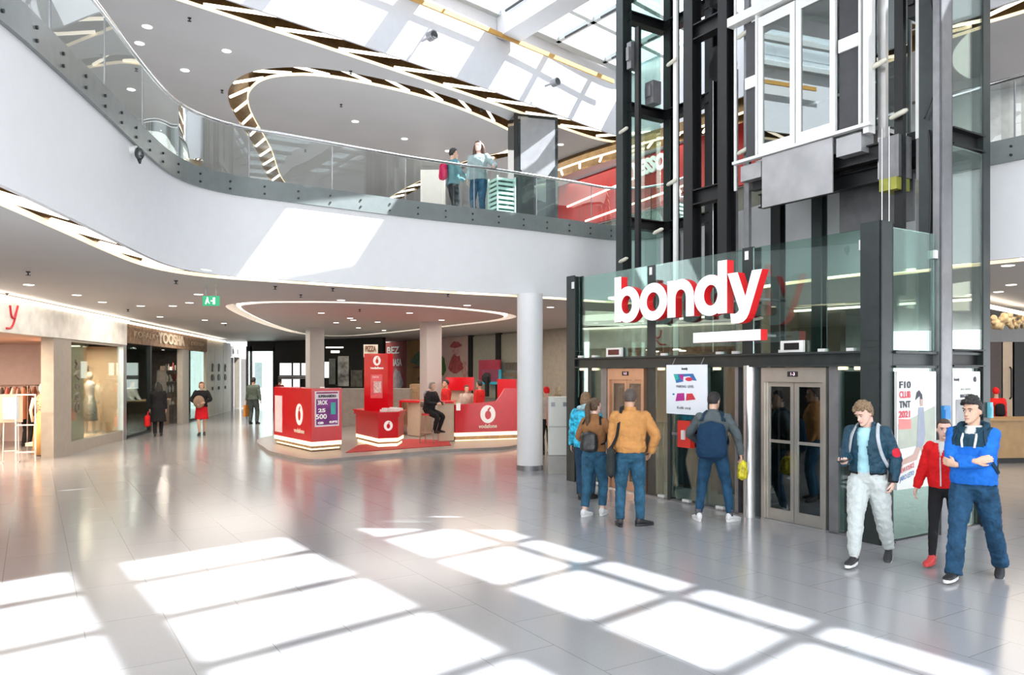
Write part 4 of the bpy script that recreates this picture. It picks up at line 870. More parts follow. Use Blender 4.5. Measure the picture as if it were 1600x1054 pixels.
def screen(x0, x1, y0, y1, m, label, cat, dark=None):
    a_, z1_, pa_ = pl(x0, y0, BW0-GD*0.5, BWD); b2, z0_, pb2 = pl(x1, y1, BW0-GD*0.5, BWD); _, z1_, _ = pl((x0+x1)/2, y0, BW0-GD*0.5, BWD); _, z0_, _ = pl((x0+x1)/2, y1, BW0-GD*0.5, BWD)
    q = MB(); q.prism([tuple(pa_[:2]), tuple(pb2[:2]), tuple((pb2+GD*0.1)[:2]), tuple((pa_+GD*0.1)[:2])], z0_, z1_); o = q.build('screen' if cat == 'screen' else 'panel', m); tag(o, label, cat); return o, pa_, pb2, z0_, z1_
screen(748, 779, 562, 596, mat('magenta_panel', (0.50, 0.05, 0.10), 0.35, var=0.1), 'magenta panel on the wall behind the blue screen', 'panel')
o, u_, v_, z0_, z1_ = screen(753, 780, 577, 600, mat('blue_screen', (0.05, 0.35, 0.45), 0.3, emit=0.25, ecol=(0.05, 0.45, 0.6), var=0.1), 'blue screen in front of the magenta panel', 'screen')
c_ = u_.lerp(v_, 0.45)-GD*0.12
q = MB(); q.ball((c_.x, c_.y, (z0_+z1_)/2-0.05), (0.22, 0.03, 0.22)); q.cyl((c_.x, c_.y, z0_-0.5), (c_.x, c_.y, (z0_+z1_)/2), 0.09, 8); tag(q.build('lamp_figure', M['black']), 'dark rounded shape standing before the blue screen', 'stand')
screen(789, 812, 566, 578, mat('shelf_dark', (0.10, 0.09, 0.08), 0.5, var=0.3), 'dark menu board next to the round column', 'menu board')
screen(786, 812, 582, 588, mat('shelf_dark2', (0.16, 0.13, 0.09), 0.5, var=0.3), 'dark shelf of goods under the menu board', 'shelf')
# sign board, counters and dark shop further left
def slab(x0, x1, y0, y1, Y, th, m, name, label, cat, z0=None, z1=None, group=None):
    a = at(x0, y0, Y); b = at(x1, y1, Y); q = MB(); q.box(a.x, b.x, Y, Y+th, b.z if z0 is None else z0, a.z if z1 is None else z1); o = q.build(name, m); tag(o, label, cat, group); return o
o = slab(568, 590, 538, 558, 30.0, 0.1, cream, 'shop_sign', 'cream shop sign above the tall red advertising panel', 'sign')
textmb('PIZZA', 0.3, at(579, 545, 29.97), (1, 0, 0), depth=0.02, bold=0.01, fitw=0.42).build('lettering', brn, o)
slab(508, 640, 607, 660, 27.0, 0.8, mat('counter_grey', (0.28, 0.25, 0.22), 0.5, var=0.1), 'food_counter', 'grey brown food counter behind the kiosk', 'counter', z0=0.0)
o = slab(640, 735, 600, 640, 28.0, 0.8, M['wood'], 'food_counter', 'wooden food counter below the wall posters', 'counter', z0=0.0)
dk = M['dark']
YD = 36.5
a = at(430, 540, YD+3); b = at(598, 540, YD-1.2); wallseg('wall_far', (a.x, a.y, 0), (b.x, b.y, 0), 0, ZS, M['black'], 'black shop front behind the kiosk')
# windows and lit things in the black shop front
def lit(x0, x1, y0, y1, Y, m, name, label, cat, group=None, th=0.05): return slab(x0, x1, y0, y1, Y, th, m, name, label, cat, None, None, group)
dayw = mat('daylit_window', (0.9, 0.93, 0.95), 0.4, emit=0.9, ecol=(0.95, 0.98, 1.0), var=0.02)
for i, (x0, x1, y0, y1) in enumerate(((437, 455, 567, 586), (458, 468, 567, 586), (471, 478, 567, 586), (437, 455, 592, 606), (458, 468, 592, 606), (507, 515, 565, 590))):
    o = lit(x0, x1, y0, y1, 35.0, dayw, 'window_%d' % (i+1), '', 'x'); del o['category']; o['label'] = 'small bright window in the dark entrance'; struct(o)
bar_m = M['steelb']
for x0, x1, y0, y1, lab in ((435, 480, 587, 589, 'upper'), (435, 480, 590, 591.5, 'lower')):
    lit(x0, x1, y0, y1, 34.9, M['steelg'], 'window_rail', lab+' grey rail between the small bright windows', 'rail')
lit(509, 536, 541.5, 543.5, 34.5, M['led'], 'strip_light', 'long white strip light in the dark shop', 'strip light'); lit(517, 530, 547.5, 551, 34.0, M['led'], 'strip_light', 'short white strip light below the long one in the dark shop', 'strip light')
gm = mat('glossy_display', (0.16, 0.16, 0.15), 0.2, 0.5, var=0.8, vscale=3)
lit(528, 545, 556, 603, 33.5, gm, 'display_case', 'tall shiny display case in the dark shop', 'display case', th=0.4); lit(514, 524, 560, 600, 33.6, mat('dark_display_case', (0.05, 0.06, 0.045), 0.3, var=0.6, vscale=4), 'display_case', 'narrow dark display case left of the shiny one', 'display case', th=0.4)
lit(548, 566, 578, 604, 33.2, mat('olive_goods', (0.05, 0.05, 0.035), 0.5, var=0.8, vscale=5), 'goods_rack', 'low dark goods rack right of the shiny display case', 'rack', th=0.5)
lit(500, 507, 604, 612, 20.5, W, 'price_card', 'small white card on top of the left red counter', 'card', th=0.02)
# ------------------------------------------------------------------ left row of shops
SL0 = Vector((-10.62, 17.5, 0)); SLD = Vector((-0.172, 0.985, 0)).normalized(); SLN = Vector((SLD.y, -SLD.x, 0))   # SLN points into the hall
def sl(px, py=600): return pl(px, py, SL0, SLD)
def sbox(px0, px1, z0, z1, d0, d1, m, name, parent=None, org=None):
    a = sl(px0)[2] if not isinstance(px0, Vector) else px0; b = sl(px1)[2] if not isinstance(px1, Vector) else px1
    q = MB(); q.prism([tuple((a+SLN*d0)[:2]), tuple((b+SLN*d0)[:2]), tuple((b+SLN*d1)[:2]), tuple((a+SLN*d1)[:2])], z0, z1); return q.build(name, m, parent)
nearp = SL0-SLD*4.5
fab = mat('ribbed_fascia', (0.85, 0.85, 0.78), 0.5, var=0.15, vscale=3)
o = sbox(nearp, 190, 2.78, 3.42, 0.0, 0.15, fab, 'shop_fascia'); tag(o, 'pale ribbed shop fascia with a red handwritten letter at the far left', 'shop fascia')
sbox(nearp, 190, 3.44, 3.50, 0.0, 0.22, M['led'], 'light_line', o)
p = sl(8)[2]+SLN*0.16; q = MB(); q.tube(cr([p+SLD*(-0.16)+Vector((0, 0, 3.33)), p+SLD*(-0.10)+Vector((0, 0, 3.12)), p+SLD*0.02+Vector((0, 0, 3.10)), p+SLD*0.16+Vector((0, 0, 3.30)), p+SLD*0.16+Vector((0, 0, 3.32)), p+SLD*0.02+Vector((0, 0, 3.02)), p+SLD*(-0.12)+Vector((0, 0, 2.88)), p+SLD*(-0.32)+Vector((0, 0, 2.86))], 6), 0.022, 8); q.build('red_lettering', mat('script_red', (0.6, 0.02, 0.03), 0.4, var=0), o, smooth=True)
# shell walls of the first shop
swm = mat('boutique_wall', (0.60, 0.46, 0.38), 0.5, var=0.03); a = nearp; 
b_in = -SLN*5
wallseg('wall_boutique', a+b_in, sl(190)[2]+b_in, 0, 2.78, mat('boutique_back', (0.78, 0.68, 0.66), 0.6, var=0.04), 'pale back wall of the boutique', 0.1)
q = MB(); q.prism([tuple(x[:2]) for x in (nearp, sl(190)[2], sl(190)[2]+b_in, nearp+b_in)], 2.78, 2.82); struct(q.build('ceiling', mat('boutique_ceiling', (0.55, 0.38, 0.30), 0.6, var=0.03)), 'warm ceiling inside the boutique')
q = MB(); q.prism([tuple(x[:2]) for x in (sl(345)[2], sl(190)[2], sl(190)[2]-SLN*4, sl(345)[2]-SLN*4)], 2.9, 2.94); struct(q.build('ceiling', M['dark']), 'dark ceiling inside the goods shop')
pil = mat('pilaster_grey', (0.36, 0.33, 0.28), 0.45, var=0.06)
o = sbox(75, 103, 0, 2.78, -0.15, 0.12, pil, 'pilaster'); tag(o, 'grey brown pilaster between the boutique entrance and its window', 'pilaster')
o = sbox(186, 191, 0, 2.82, -0.2, 0.12, M['alu'], 'pilaster'); tag(o, 'thin grey pilaster between the boutique and the dark goods shop', 'pilaster')
# boutique window
t = thing('shop_window', 'warm lit boutique window with grey raised letters', 'shop window', tuple(sl(145)[2]))
sbox(103, 186, 0, 0.28, -0.05, 0.10, pil, 'sill', t); sbox(103, 186, 2.72, 2.80, -0.05, 0.10, pil, 'head', t)
sbox(103, 186, 0.28, 2.72, 0.04, 0.05, M['glass'], 'pane', t)
bk = mat('window_backdrop', (0.80, 0.60, 0.45), 0.5, var=0.03)
sbox(103, 137, 0.28, 2.72, -0.12, -0.09, bk, 'backdrop', t); sbox(133, 188, 0.28, 2.72, -0.9, -0.85, bk, 'backdrop', t)
q = MB(); a = sl(103)[2]; b = sl(188)[2]; q.prism([tuple(x[:2]) for x in (a, b, b-SLN*0.9, a-SLN*0.9)], 0.2, 0.28); q.build('window_floor', bk, t)
q = MB(); a = sl(186)[2]; q.prism([tuple(x[:2]) for x in (a, a-SLN*0.9, a-SLN*0.9-SLD*0.05, a-SLD*0.05)], 0.28, 2.72); q.build('side_return', bk, t)
p = sl(117.5)[2]+SLN*0.06
for i, c in enumerate('ORSAY'):
    textmb(c, 0.34, p+Vector((0, 0, 1.10+0.27*i)), (0, 0, 1), up=-SLD, depth=0.04, bold=0.006).build('letter', mat('letter_grey', (0.24, 0.20, 0.16), 0.4, 0.3, var=0.1), t)
p = pl(153, 560, SL0-SLN*0.8, SLD)[2]; textmb('Orsay', 0.42, p+Vector((0, 0, 2.10)), SLD, depth=0.03, shear=0.4, fitw=1.9).build('lettering', mat('letter_grey', (0.24, 0.20, 0.16), 0.4, 0.3, var=0.1), t)
def spot(name, loc, e, col, size, parent=None, blend=0.8, ang=150, area=False):
    l = bpy.data.lights.new(name, 'AREA' if area else 'SPOT'); l.energy = e; l.color = col
    if area: l.shape = 'DISK'; l.size = size
    else: l.spot_size = math.radians(ang); l.spot_blend = blend; l.shadow_soft_size = size
    o = bpy.data.objects.new(name, l); C.objects.link(o); o.location = loc
    if parent: o.parent = parent; o.location = (0, 0, -0.03)
    return o
def lampat(loc, label, group, r=0.05, e=0, col=(1, 0.9, 0.8), m='lamp'):
    t = thing('downlight', label, 'downlight', tuple(loc), 0, group)
    q = MB(); q.lathe((0, 0, 0), [(r*0.8, -0.006), (r, -0.002), (r*1.05, 0.0)], 14); q.build('lens', M[m], t, local=True)
    if e: spot('lamp_or_fill_light', (0, 0, 0), e, col, 0.25, t, area=True)
    return t
SHOPLAB = 'small bright lamp in the boutique ceiling'
for (px, dd) in ((112, -0.5), (160, -0.5), (40, -1.2), (25, -3.0), (60, -3.0), (5, -1.2)):
    p = sl(px)[2]+SLN*dd; lampat((p.x, p.y, 2.70 if px > 100 else 2.77), SHOPLAB if px < 100 else 'small warm lamp above the %s side of the boutique window display' % ('left' if px < 150 else 'right'), 'boutique ceiling lamps' if px < 100 else 'window lamps', 0.06, 110 if px > 100 else 160, (1, 0.75, 0.55))
# mannequins
def mannequin(loc, rz, label, skin, cloth, skirt=True):
    t = thing('mannequin', label, 'mannequin', loc, rz)
    q = MB(); q.ball((0, 0, 1.60), (0.075, 0.09, 0.12)); q.tube([(0, 0, 1.40), (0, 0, 1.52)], [0.05, 0.045], 10)
    for s_ in (-1, 1): q.tube([(s_*0.17, 0, 1.38), (s_*0.23, 0.02, 1.1), (s_*0.21, -0.04, 0.82)], [0.045, 0.035, 0.025], 8); q.tube([(s_*0.09, 0, 0.9), (s_*0.09, 0, 0.45), (s_*0.09, 0, 0.03)], [0.07, 0.05, 0.03], 8)
    q.build('figure', skin, t, smooth=True, local=True)
    q = MB(); q.tube([(0, 0, 0.9), (0, 0, 1.05), (0, 0, 1.2), (0, 0, 1.38), (0, 0, 1.46)], [(0.17, 0.12), (0.14, 0.1), (0.16, 0.12), (0.2, 0.12), (0.08, 0.07)], 16); q.build('top', cloth[0], t, smooth=True, local=True)
    q = MB(); q.tube([(0, 0, 0.35 if skirt else 0.05), (0, 0, 0.7), (0, 0, 0.95), (0, 0, 1.05)], [(0.27, 0.2), (0.22, 0.17), (0.18, 0.13), (0.14, 0.1)], 18); q.build('skirt', cloth[1], t, smooth=True, local=True)
    q = MB(); q.lathe((0, 0, 0), [(0.16, 0), (0.16, 0.02), (0.02, 0.025)], 20); q.build('base', M['whitemetal'], t, local=True)
mk = mat('mannequin_skin', (0.72, 0.60, 0.50), 0.4, var=0.02)
p = pl(141, 560, SL0-SLN*0.45, SLD)[2]; mannequin((p.x, p.y, 0.28), 0.4, 'pale mannequin with silver skirt in the boutique window', mk, (mat('pale_top', (0.7, 0.6, 0.58), 0.6, var=0.1), mat('silver_skirt', (0.42, 0.40, 0.38), 0.3, 0.3, var=0.4, vscale=20)))
p = at(66, 690, 18.1); mannequin((p.x, p.y, 0), 0.8, 'mannequin in patterned blouse and long yellow skirt at the boutique door', mk, (mat('patterned_blouse', (0.38, 0.30, 0.18), 0.6, var=0.9, vscale=25), mat('yellow_skirt', (0.72, 0.42, 0.14), 0.5, var=0.1)), False)
# racks, easel sign and clothes of the boutique
ea = at(17, 712, 16.9); t = thing('easel_sign', 'framed blue picture on a thin white stand in the boutique entrance', 'sign', (ea.x, ea.y, 0), 0.5)
for s_ in (-1, 1):
    q = MB(); q.cyl((s_*0.15, 0, 0), (s_*0.13, 0, 1.0), 0.012, 8); q.build('leg', M['whitemetal'], t, local=True)
    q = MB(); q.cyl((s_*0.15, -0.2, 0.012), (s_*0.15, 0.2, 0.012), 0.012, 8); q.build('foot', M['whitemetal'], t, local=True)
q = MB(); q.cyl((-0.15, 0, 0.25), (0.15, 0, 0.25), 0.01, 8); q.build('crossbar', M['whitemetal'], t, local=True)
q = MB(); q.box(-0.22, 0.22, -0.02, 0.02, 0.88, 1.50); q.build('frame', M['beige'], t, local=True)
q = MB(); q.box(-0.15, 0.15, -0.026, -0.02, 0.95, 1.43); q.build('picture', mat('pale_blue_picture', (0.45, 0.55, 0.60), 0.5, var=0.25, vscale=4), t, local=True)
fr = at(40, 705, 17.0); t = thing('frame_rack', 'open white square frame rack right of the easel sign', 'rack', (fr.x, fr.y, 0), 0.4)
for x0, x1, z0, z1 in ((-0.2, -0.17, 0, 1.5), (0.17, 0.2, 0, 1.5), (-0.2, 0.2, 1.47, 1.5), (-0.2, 0.2, 0.8, 0.83), (-0.2, 0.2, 0.2, 0.23)):
    q = MB(); q.box(x0, x1, -0.015, 0.015, z0, z1); q.build('bar', M['whitemetal'], t, local=True)
cols = [(0.5, 0.2, 0.12), (0.7, 0.45, 0.35), (0.25, 0.08, 0.06), (0.65, 0.5, 0.42), (0.1, 0.08, 0.08), (0.45, 0.12, 0.1), (0.75, 0.6, 0.5), (0.35, 0.2, 0.15)]
for r_, (px, py, Y, n_) in enumerate(((3, 700, 20.0, 9), (40, 690, 21.2, 8))):
    c = at(px, py, Y); t = thing('clothes_rail', 'clothes rail %s' % ('nearer the left picture edge in the boutique' if r_ == 0 else 'behind the frame rack in the boutique'), 'clothes rail', (c.x, c.y, 0), 0.3)
    q = MB(); q.cyl((-0.6, 0, 1.62), (0.6, 0, 1.62), 0.015, 8); q.build('rail', M['chrome'], t, local=True)
    for s_ in (-1, 1): q = MB(); q.cyl((s_*0.58, 0, 0), (s_*0.58, 0, 1.62), 0.015, 8); q.build('post', M['chrome'], t, local=True)
    for i in range(n_):
        x = -0.5+1.0*i/(n_-1); q = MB(); pts = []
        q.rings([[(x-0.03, -0.22, 0.75), (x+0.03, -0.22, 0.75), (x+0.03, 0.22, 0.75), (x-0.03, 0.22, 0.75)], [(x-0.035, -0.2, 1.35), (x+0.035, -0.2, 1.35), (x+0.035, 0.2, 1.35), (x-0.035, 0.2, 1.35)], [(x-0.01, -0.06, 1.58), (x+0.01, -0.06, 1.58), (x+0.01, 0.06, 1.58), (x-0.01, 0.06, 1.58)]])
        o = q.build('garment', mat('garment_%d' % ((i+r_*3) % 8), cols[(i+r_*3) % 8], 0.7, var=0.2)); 
        o.location = Vector((c.x, c.y, 0))+Matrix.Rotation(0.3, 3, 'Z') @ o.location; o.rotation_euler = (0, 0, 0.3)
        tag(o, '%s garment hanging on the %s clothes rail in the boutique' % (('rust red', 'salmon pink', 'dark maroon', 'pale rose', 'black', 'wine red', 'sand coloured', 'brown')[(i+r_*3) % 8], 'left' if r_ == 0 else 'right'), 'garment', 'garments on the %s rail' % ('left' if r_ == 0 else 'right'))
pz = at(28, 560, 22.5); q = MB(); q.box(pz.x-1.2, pz.x+0.3, 22.5, 22.55, 1.2, 2.1); o = q.build('wall_shelf', mat('shelf_brown', (0.22, 0.12, 0.08), 0.5, var=0.2)); tag(o, 'brown wall shelf at the back of the boutique', 'shelf')

# goods shop
wf = mat('rough_wood_sign', (0.30, 0.19, 0.11), 0.7, var=0.5, vscale=9, bump=0.6, bscale=30)
o = sbox(191, 319, 2.85, 3.42, 0.0, 0.12, wf, 'shop_fascia'); tag(o, 'rough wooden shop fascia with pale letters', 'shop fascia')
sbox(191, 346, 3.43, 3.48, 0.0, 0.2, M['led'], 'light_line', o)
p = sl(262)[2]+SLN*0.14; textmb('YOOSHA', 0.5, p+Vector((0, 0, 3.13)), SLD, depth=0.05, bold=0.012, fitw=3.6).build('lettering', mat('pale_wood_letters', (0.72, 0.62, 0.48), 0.5, var=0.1), o)
textmb('KORALKY', 0.26, sl(222)[2]+SLN*0.14+Vector((0, 0, 3.14)), SLD, depth=0.03, fitw=2.6).build('lettering', mat('mid_wood_letters', (0.50, 0.38, 0.25), 0.5, var=0.1), o)
textmb('DESIGN', 0.2, sl(303)[2]+SLN*0.14+Vector((0, 0, 3.12)), SLD, depth=0.03, fitw=2.0).build('lettering', mat('mid_wood_letters', (0.50, 0.38, 0.25), 0.5, var=0.1), o)
wallseg('wall_goods', sl(191)[2]-SLN*3, sl(346)[2]-SLN*3, 0, 2.9, mat('goods_back', (0.10, 0.09, 0.08), 0.6, var=0.3), 'dark back wall of the goods shop', 0.1)
wallseg('wall_party', sl(190)[2]-SLN*0.9, sl(190)[2]-SLN*5, 0, 2.8, mat('boutique_back', (0.78, 0.68, 0.66), 0.6, var=0.04), 'party wall between the two left shops', 0.1)
wallseg('wall_party', sl(330)[2]-SLN*0.3, sl(330)[2]-SLN*3, 0, 2.9, mat('goods_side', (0.12, 0.10, 0.09), 0.6, var=0.2), 'side wall of the dark goods shop', 0.1)
for x0, x1, lab in ((281, 291, 'grey brown pilaster right of the goods shop opening'), ):
    tag(sbox(x0, x1, 0, 2.85, -0.1, 0.1, pil, 'pilaster'), lab, 'pilaster')
t = thing('shop_window', 'dark glass window of the goods shop beside the boutique', 'shop window', tuple(sl(210)[2]))
sbox(191, 232, 0, 0.08, -0.05, 0.08, M['steelb'], 'sill', t); sbox(191, 232, 0.08, 2.85, 0.02, 0.03, M['glass'], 'pane', t); sbox(231, 233, 0, 2.85, -0.05, 0.08, M['steelb'], 'mullion', t)
t = thing('shop_window', 'dark glass window of the goods shop right of its pilaster', 'shop window', tuple(sl(305)[2]))
sbox(291, 319, 0, 0.08, -0.05, 0.08, M['steelb'], 'sill', t); sbox(291, 319, 0.08, 2.85, 0.02, 0.03, M['glass'], 'pane', t)
gc = [(0.7, 0.7, 0.66), (0.25, 0.22, 0.2), (0.6, 0.5, 0.4), (0.05, 0.05, 0.05), (0.35, 0.25, 0.18), (0.5, 0.55, 0.55), (0.30, 0.05, 0.05), (0.75, 0.72, 0.65)]
rg = random.Random(3)
for k, (x0, x1, dd, lab) in enumerate(((193, 229, -0.7, 'in the window beside the boutique'), (234, 280, -2.4, 'behind the shop assistant'), (293, 316, -0.8, 'in the window right of the pilaster'))):
    a = sl(x0)[2]+SLN*dd; b = sl(x1)[2]+SLN*dd; t = thing('display_shelf', 'dark display shelf %s' % lab, 'shelf', tuple(a.lerp(b, 0.5)))
    L = (b-a).length; zs = (0.65, 1.15, 1.6, 2.05) if k != 1 else (1.2, 1.65, 2.1, 2.5)
    sm = mat('shelf_board', (0.20, 0.18, 0.15), 0.5, var=0.1)
    for z in zs:
        q = MB(); q.prism([tuple(x[:2]) for x in (a, b, b-SLN*0.35, a-SLN*0.35)], z-0.03, z); q.build('board', sm, t)
    for e_ in (a, b):
        q = MB(); q.prism([tuple(x[:2]) for x in (e_, e_+SLD*0.03, e_+SLD*0.03-SLN*0.35, e_-SLN*0.35)], 0, zs[-1]); q.build('upright', sm, t)
    for z in zs:
        x = 0.15
        while x < L-0.15:
            w_ = rg.uniform(0.08, 0.16); h = rg.uniform(0.1, 0.33); p = a+SLD*x-SLN*rg.uniform(0.1, 0.2); ci = rg.randrange(8); mm = mat('goods_%d' % ci, gc[ci], 0.35, var=0.2, vscale=15)
            q = MB(); kind = rg.randrange(3)
            if kind == 0: q.prism([tuple((p+SLD*u*w_/2+SLN*v_*w_/2)[:2]) for u, v_ in ((-1, -1), (1, -1), (1, 1), (-1, 1))], z, z+h); nm, cat = 'gift_box', 'box'
            elif kind == 1: q.lathe((p.x, p.y, z), [(w_*0.35, 0), (w_*0.5, h*0.4), (w_*0.4, h*0.7), (w_*0.15, h*0.85), (w_*0.2, h)], 12); nm, cat = 'vase', 'vase'
            else: q.lathe((p.x, p.y, z), [(w_*0.4, 0), (w_*0.4, h*0.55), (w_*0.15, h*0.75), (w_*0.15, h)], 12); nm, cat = 'bottle', 'bottle'
            gcn = ('light grey', 'dark grey', 'tan', 'black', 'brown', 'pale blue', 'dark red', 'cream')[ci]; lvl = ('lowest', 'second', 'third', 'top')[zs.index(z)]
            tag(q.build(nm, mm, smooth='auto'), '%s %s on %s board, shelf %s' % (gcn, nm.replace('_', ' '), lvl, lab), cat, '%s goods %s' % (cat, lab)); x += w_+rg.uniform(0.12, 0.4)
p = sl(264)[2]-SLN*0.6; t = thing('shop_counter', 'brown shop counter in the goods shop opening', 'counter', tuple(p))
q = MB(); d_ = SLD; q.prism([tuple((p+SLD*u+SLN*v_)[:2]) for u, v_ in ((-1.6, -0.3), (1.2, -0.3), (1.2, 0.3), (-1.6, 0.3))], 0, 0.95); q.build('body', mat('counter_brown', (0.12, 0.08, 0.05), 0.5, var=0.2), t)
q = MB(); q.prism([tuple((p+SLD*u+SLN*v_)[:2]) for u, v_ in ((-1.65, -0.33), (1.25, -0.33), (1.25, 0.33), (-1.65, 0.33))], 0.95, 0.99); q.build('top', M['wood'], t)
q = MB(); q.prism([tuple((p+SLD*u+SLN*v_)[:2]) for u, v_ in ((-0.2, 0.31), (0.2, 0.31), (0.2, 0.32), (-0.2, 0.32))], 0.62, 0.9); q.build('notice', W, t)
for (px, dd) in ((215, -1.0), (250, -1.4), (272, -1.4), (303, -1.2)):
    p = sl(px)[2]+SLN*dd; lampat((p.x, p.y, 2.88), 'small lamp in the dark goods shop ceiling', 'goods shop lamps', 0.05, 45, (1, 0.9, 0.75))
# beige panelled front with three dark marks
bp = mat('rippled_beige', (0.68, 0.59, 0.45), 0.5, var=0.12, vscale=1.2)
t = thing('panelled_shopfront', 'rippled beige panel wall with three black signs beyond the goods shop', 'shop front', tuple(sl(338)[2]))
for x0, x1 in ((319.3, 332), (332.4, 346), (346.4, 358)):
    sbox(x0, x1, 0, 3.42, -0.1, 0.08, bp, 'panel', t)
for x_, tx in ((329, 'NC'), (339, 'Yo'), (349, 'Vi')):
    p = sl(x_)[2]+SLN*0.10; textmb('i\ne\n.', 0.42, p+Vector((0, 0, 1.75)), SLD, depth=0.03, bold=0.05, fitw=0.45).build('dark_sign', M['black'], t)
sbox(358.4, 372, 2.75, 3.3, -0.1, 0.1, W, 'shop_fascia').select_set(False)
for o in list(C.objects):
    if o.name.startswith('shop_fascia') and 'label' not in o: tag(o, 'narrow white shop fascia near the bright exit', 'shop fascia'); sf = o
for x_, tx in ((361, 'b'), (368, '1')): textmb(tx, 0.35, sl(x_)[2]+SLN*0.12+Vector((0, 0, 3.02)), SLD, depth=0.02, bold=0.01).build('lettering', M['black'], sf)
o = sbox(358.4, 371, 0, 2.74, -0.3, -0.2, M['black'], 'dark_doorway'); tag(o, 'black doorway below the narrow white fascia', 'doorway')
o = sbox(371.5, 386, 0, 3.4, -0.2, 0.1, pil, 'pilaster'); tag(o, 'last grey pilaster before the bright exit', 'pilaster')
sbox(374, 382, 0, 2.7, 0.1, 0.12, M['dark'], 'dark_recess', o)
# bright exit at the far end: glass doors and the pale yard wall outside
ex = thing('exit_doors', 'tall glazed exit doors letting in daylight at the far end', 'doors', tuple(at(408, 640, 40)))
for x_ in (386, 392, 428, 434): 
    a = at(x_, 600, 40); q = MB(); q.box(a.x-0.06, a.x+0.06, 40, 40.1, 0, 3.3); q.build('post', M['steelg' if x_ < 400 else 'steelb'], ex)
a = at(386, 600, 40); b = at(436, 600, 40); q = MB(); q.box(a.x, b.x, 40, 40.1, 3.05, 3.57); q.build('header', M['black'], ex)
q = MB(); q.box(a.x, b.x, 40.03, 40.05, 0.02, 3.05); q.build('pane', M['glass'], ex)
q = MB(); q.box(-40, -4, 52, 52.3, 0, 7); o = struct(q.build('wall_yard', mat('yard_wall', (0.85, 0.86, 0.88), 0.6, var=0.01)), 'bright pale wall of the yard outside the exit')
a = at(405, 570, 51.9); q = MB(); q.box(a.x-0.3, a.x+0.2, 51.9, 51.98, 0.9, 2.6); o = struct(q.build('window_20', mat('yard_window', (0.25, 0.28, 0.30), 0.3, var=0.1)), 'dark window in the yard wall')
a = at(345, 600, 40); b = at(386, 600, 40); c = at(428, 600, 40.2); d = at(600, 600, 40.2)
q = MB(); q.box(c.x, d.x, 40.2, 40.4, 0, ZS); struct(q.build('wall_end', M['black']), 'dark end wall of the passage')

# shop row walls behind everything on the left so that no daylight leaks in
wallseg('wall_left', nearp-SLN*5.3+SLD*(-8), sl(385)[2]-SLN*5.3, 0, ZS+0.02, M['dark'], 'rear wall of the left shops', 0.2)
wallseg('wall_left', nearp-SLD*0.0, nearp-SLN*5.3, 0, ZS, mat('boutique_side', (0.5, 0.42, 0.38), 0.6, var=0.05), 'side wall of the boutique', 0.1)

# ------------------------------------------------------------------ right side: far shop wall behind the tower
R0 = gp(1540, 466, 0) if False else Vector((9.9, 16.3, 0)); RD = Vector((0.72, 0.69, 0)).normalized(); RN = Vector((RD.y, -RD.x, 0))
jn = BW0-BWD*11.2
wallseg('wall_back', BW0-BWD*(-s_b if False else 1.5), jn, 0, ZS, mat('brown_shop_wall', (0.11, 0.09, 0.075), 0.5, var=0.25, vscale=0.7), 'dark brown shop wall seen through the lift lobby', 0.2)
wallseg('wall_right', Vector((8.3, 17.0, 0)), R0+RD*12, 2.55, ZS-0.12, mat('dark_fascia', (0.045, 0.040, 0.035), 0.5, var=0.1), 'dark fascia of the right hand shop', 0.2)
wallseg('wall_right', Vector((8.3, 17.0, 0))+RD*4-RN*-0, R0+RD*9, 0, 0.01, M['dark'], 'threshold', 0.1)
wallseg('wall_right', R0-RN*4-RD*3, R0-RN*4+RD*22, 0, ZS, mat('right_shop_back', (0.14, 0.10, 0.07), 0.5, var=0.2), 'brown back wall of the right hand shop', 0.2)
# ------------------------------------------------------------------ upper gallery fittings
U0 = Vector((1.57, 26.9, 0)); 
wallseg('wall_upper', U0-FD*9, U0+FD*1.0, ZG, 6.75, mat('upper_shopfront', (0.10, 0.11, 0.085), 0.3, var=0.5, vscale=1.2), 'dark olive shop front of the upper gallery', 0.1)
rf = wallseg('wall_upper', U0-FD*9-GD*0.15, U0+FD*1.0-GD*0.15, 6.75, 8.35, mat('red_fascia', (0.42, 0.012, 0.01), 0.4, var=0.15, vscale=2), 'red shop fascia of the upper gallery', 0.1)
textmb('YESSO', 0.6, pl(1013, 260, U0-GD*0.28, FD)[2]+Vector((0, 0, pl(1013, 260, U0-GD*0.28, FD)[1])), -FD, depth=0.05, bold=0.03, fitw=1.5).build('lettering', M['signwhite'], rf)
for k, z in enumerate((7.75, 7.1)):
    q = MB(); a = U0-FD*(1+k)-GD*0.28; b = U0-FD*(4.5+2*k)-GD*0.28; q.bar((a.x, a.y, z-0.2), (b.x, b.y, z+0.05), 0.03, 0.05); o = q.build('light_line', M['tube'], rf)
cv = [tuple((U0-FD*s-GD*(1.2+0.35*math.sin(s*0.5)))[:2]) for s in (-0.5, 1, 2.5, 4, 5.5, 7, 8.5, 10, 12, 14)]
cvi = cr(cv, 4); cvo = offset2(cvi, -0.5)
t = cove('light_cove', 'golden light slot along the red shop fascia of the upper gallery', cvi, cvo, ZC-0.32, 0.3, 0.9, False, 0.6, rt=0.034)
wallseg('wall_upper', (-30, 36, 0), (-1.5, 34, 0), ZG, ZC, mat('upper_far', (0.30, 0.30, 0.31), 0.6, var=0.05), 'grey far wall of the upper gallery', 0.2)
wallseg('wall_upper', (-24, -2, 0), (-24, 36, 0), ZG, ZC, mat('upper_far', (0.30, 0.30, 0.31), 0.6, var=0.05), 'grey left end wall of the upper gallery', 0.2)
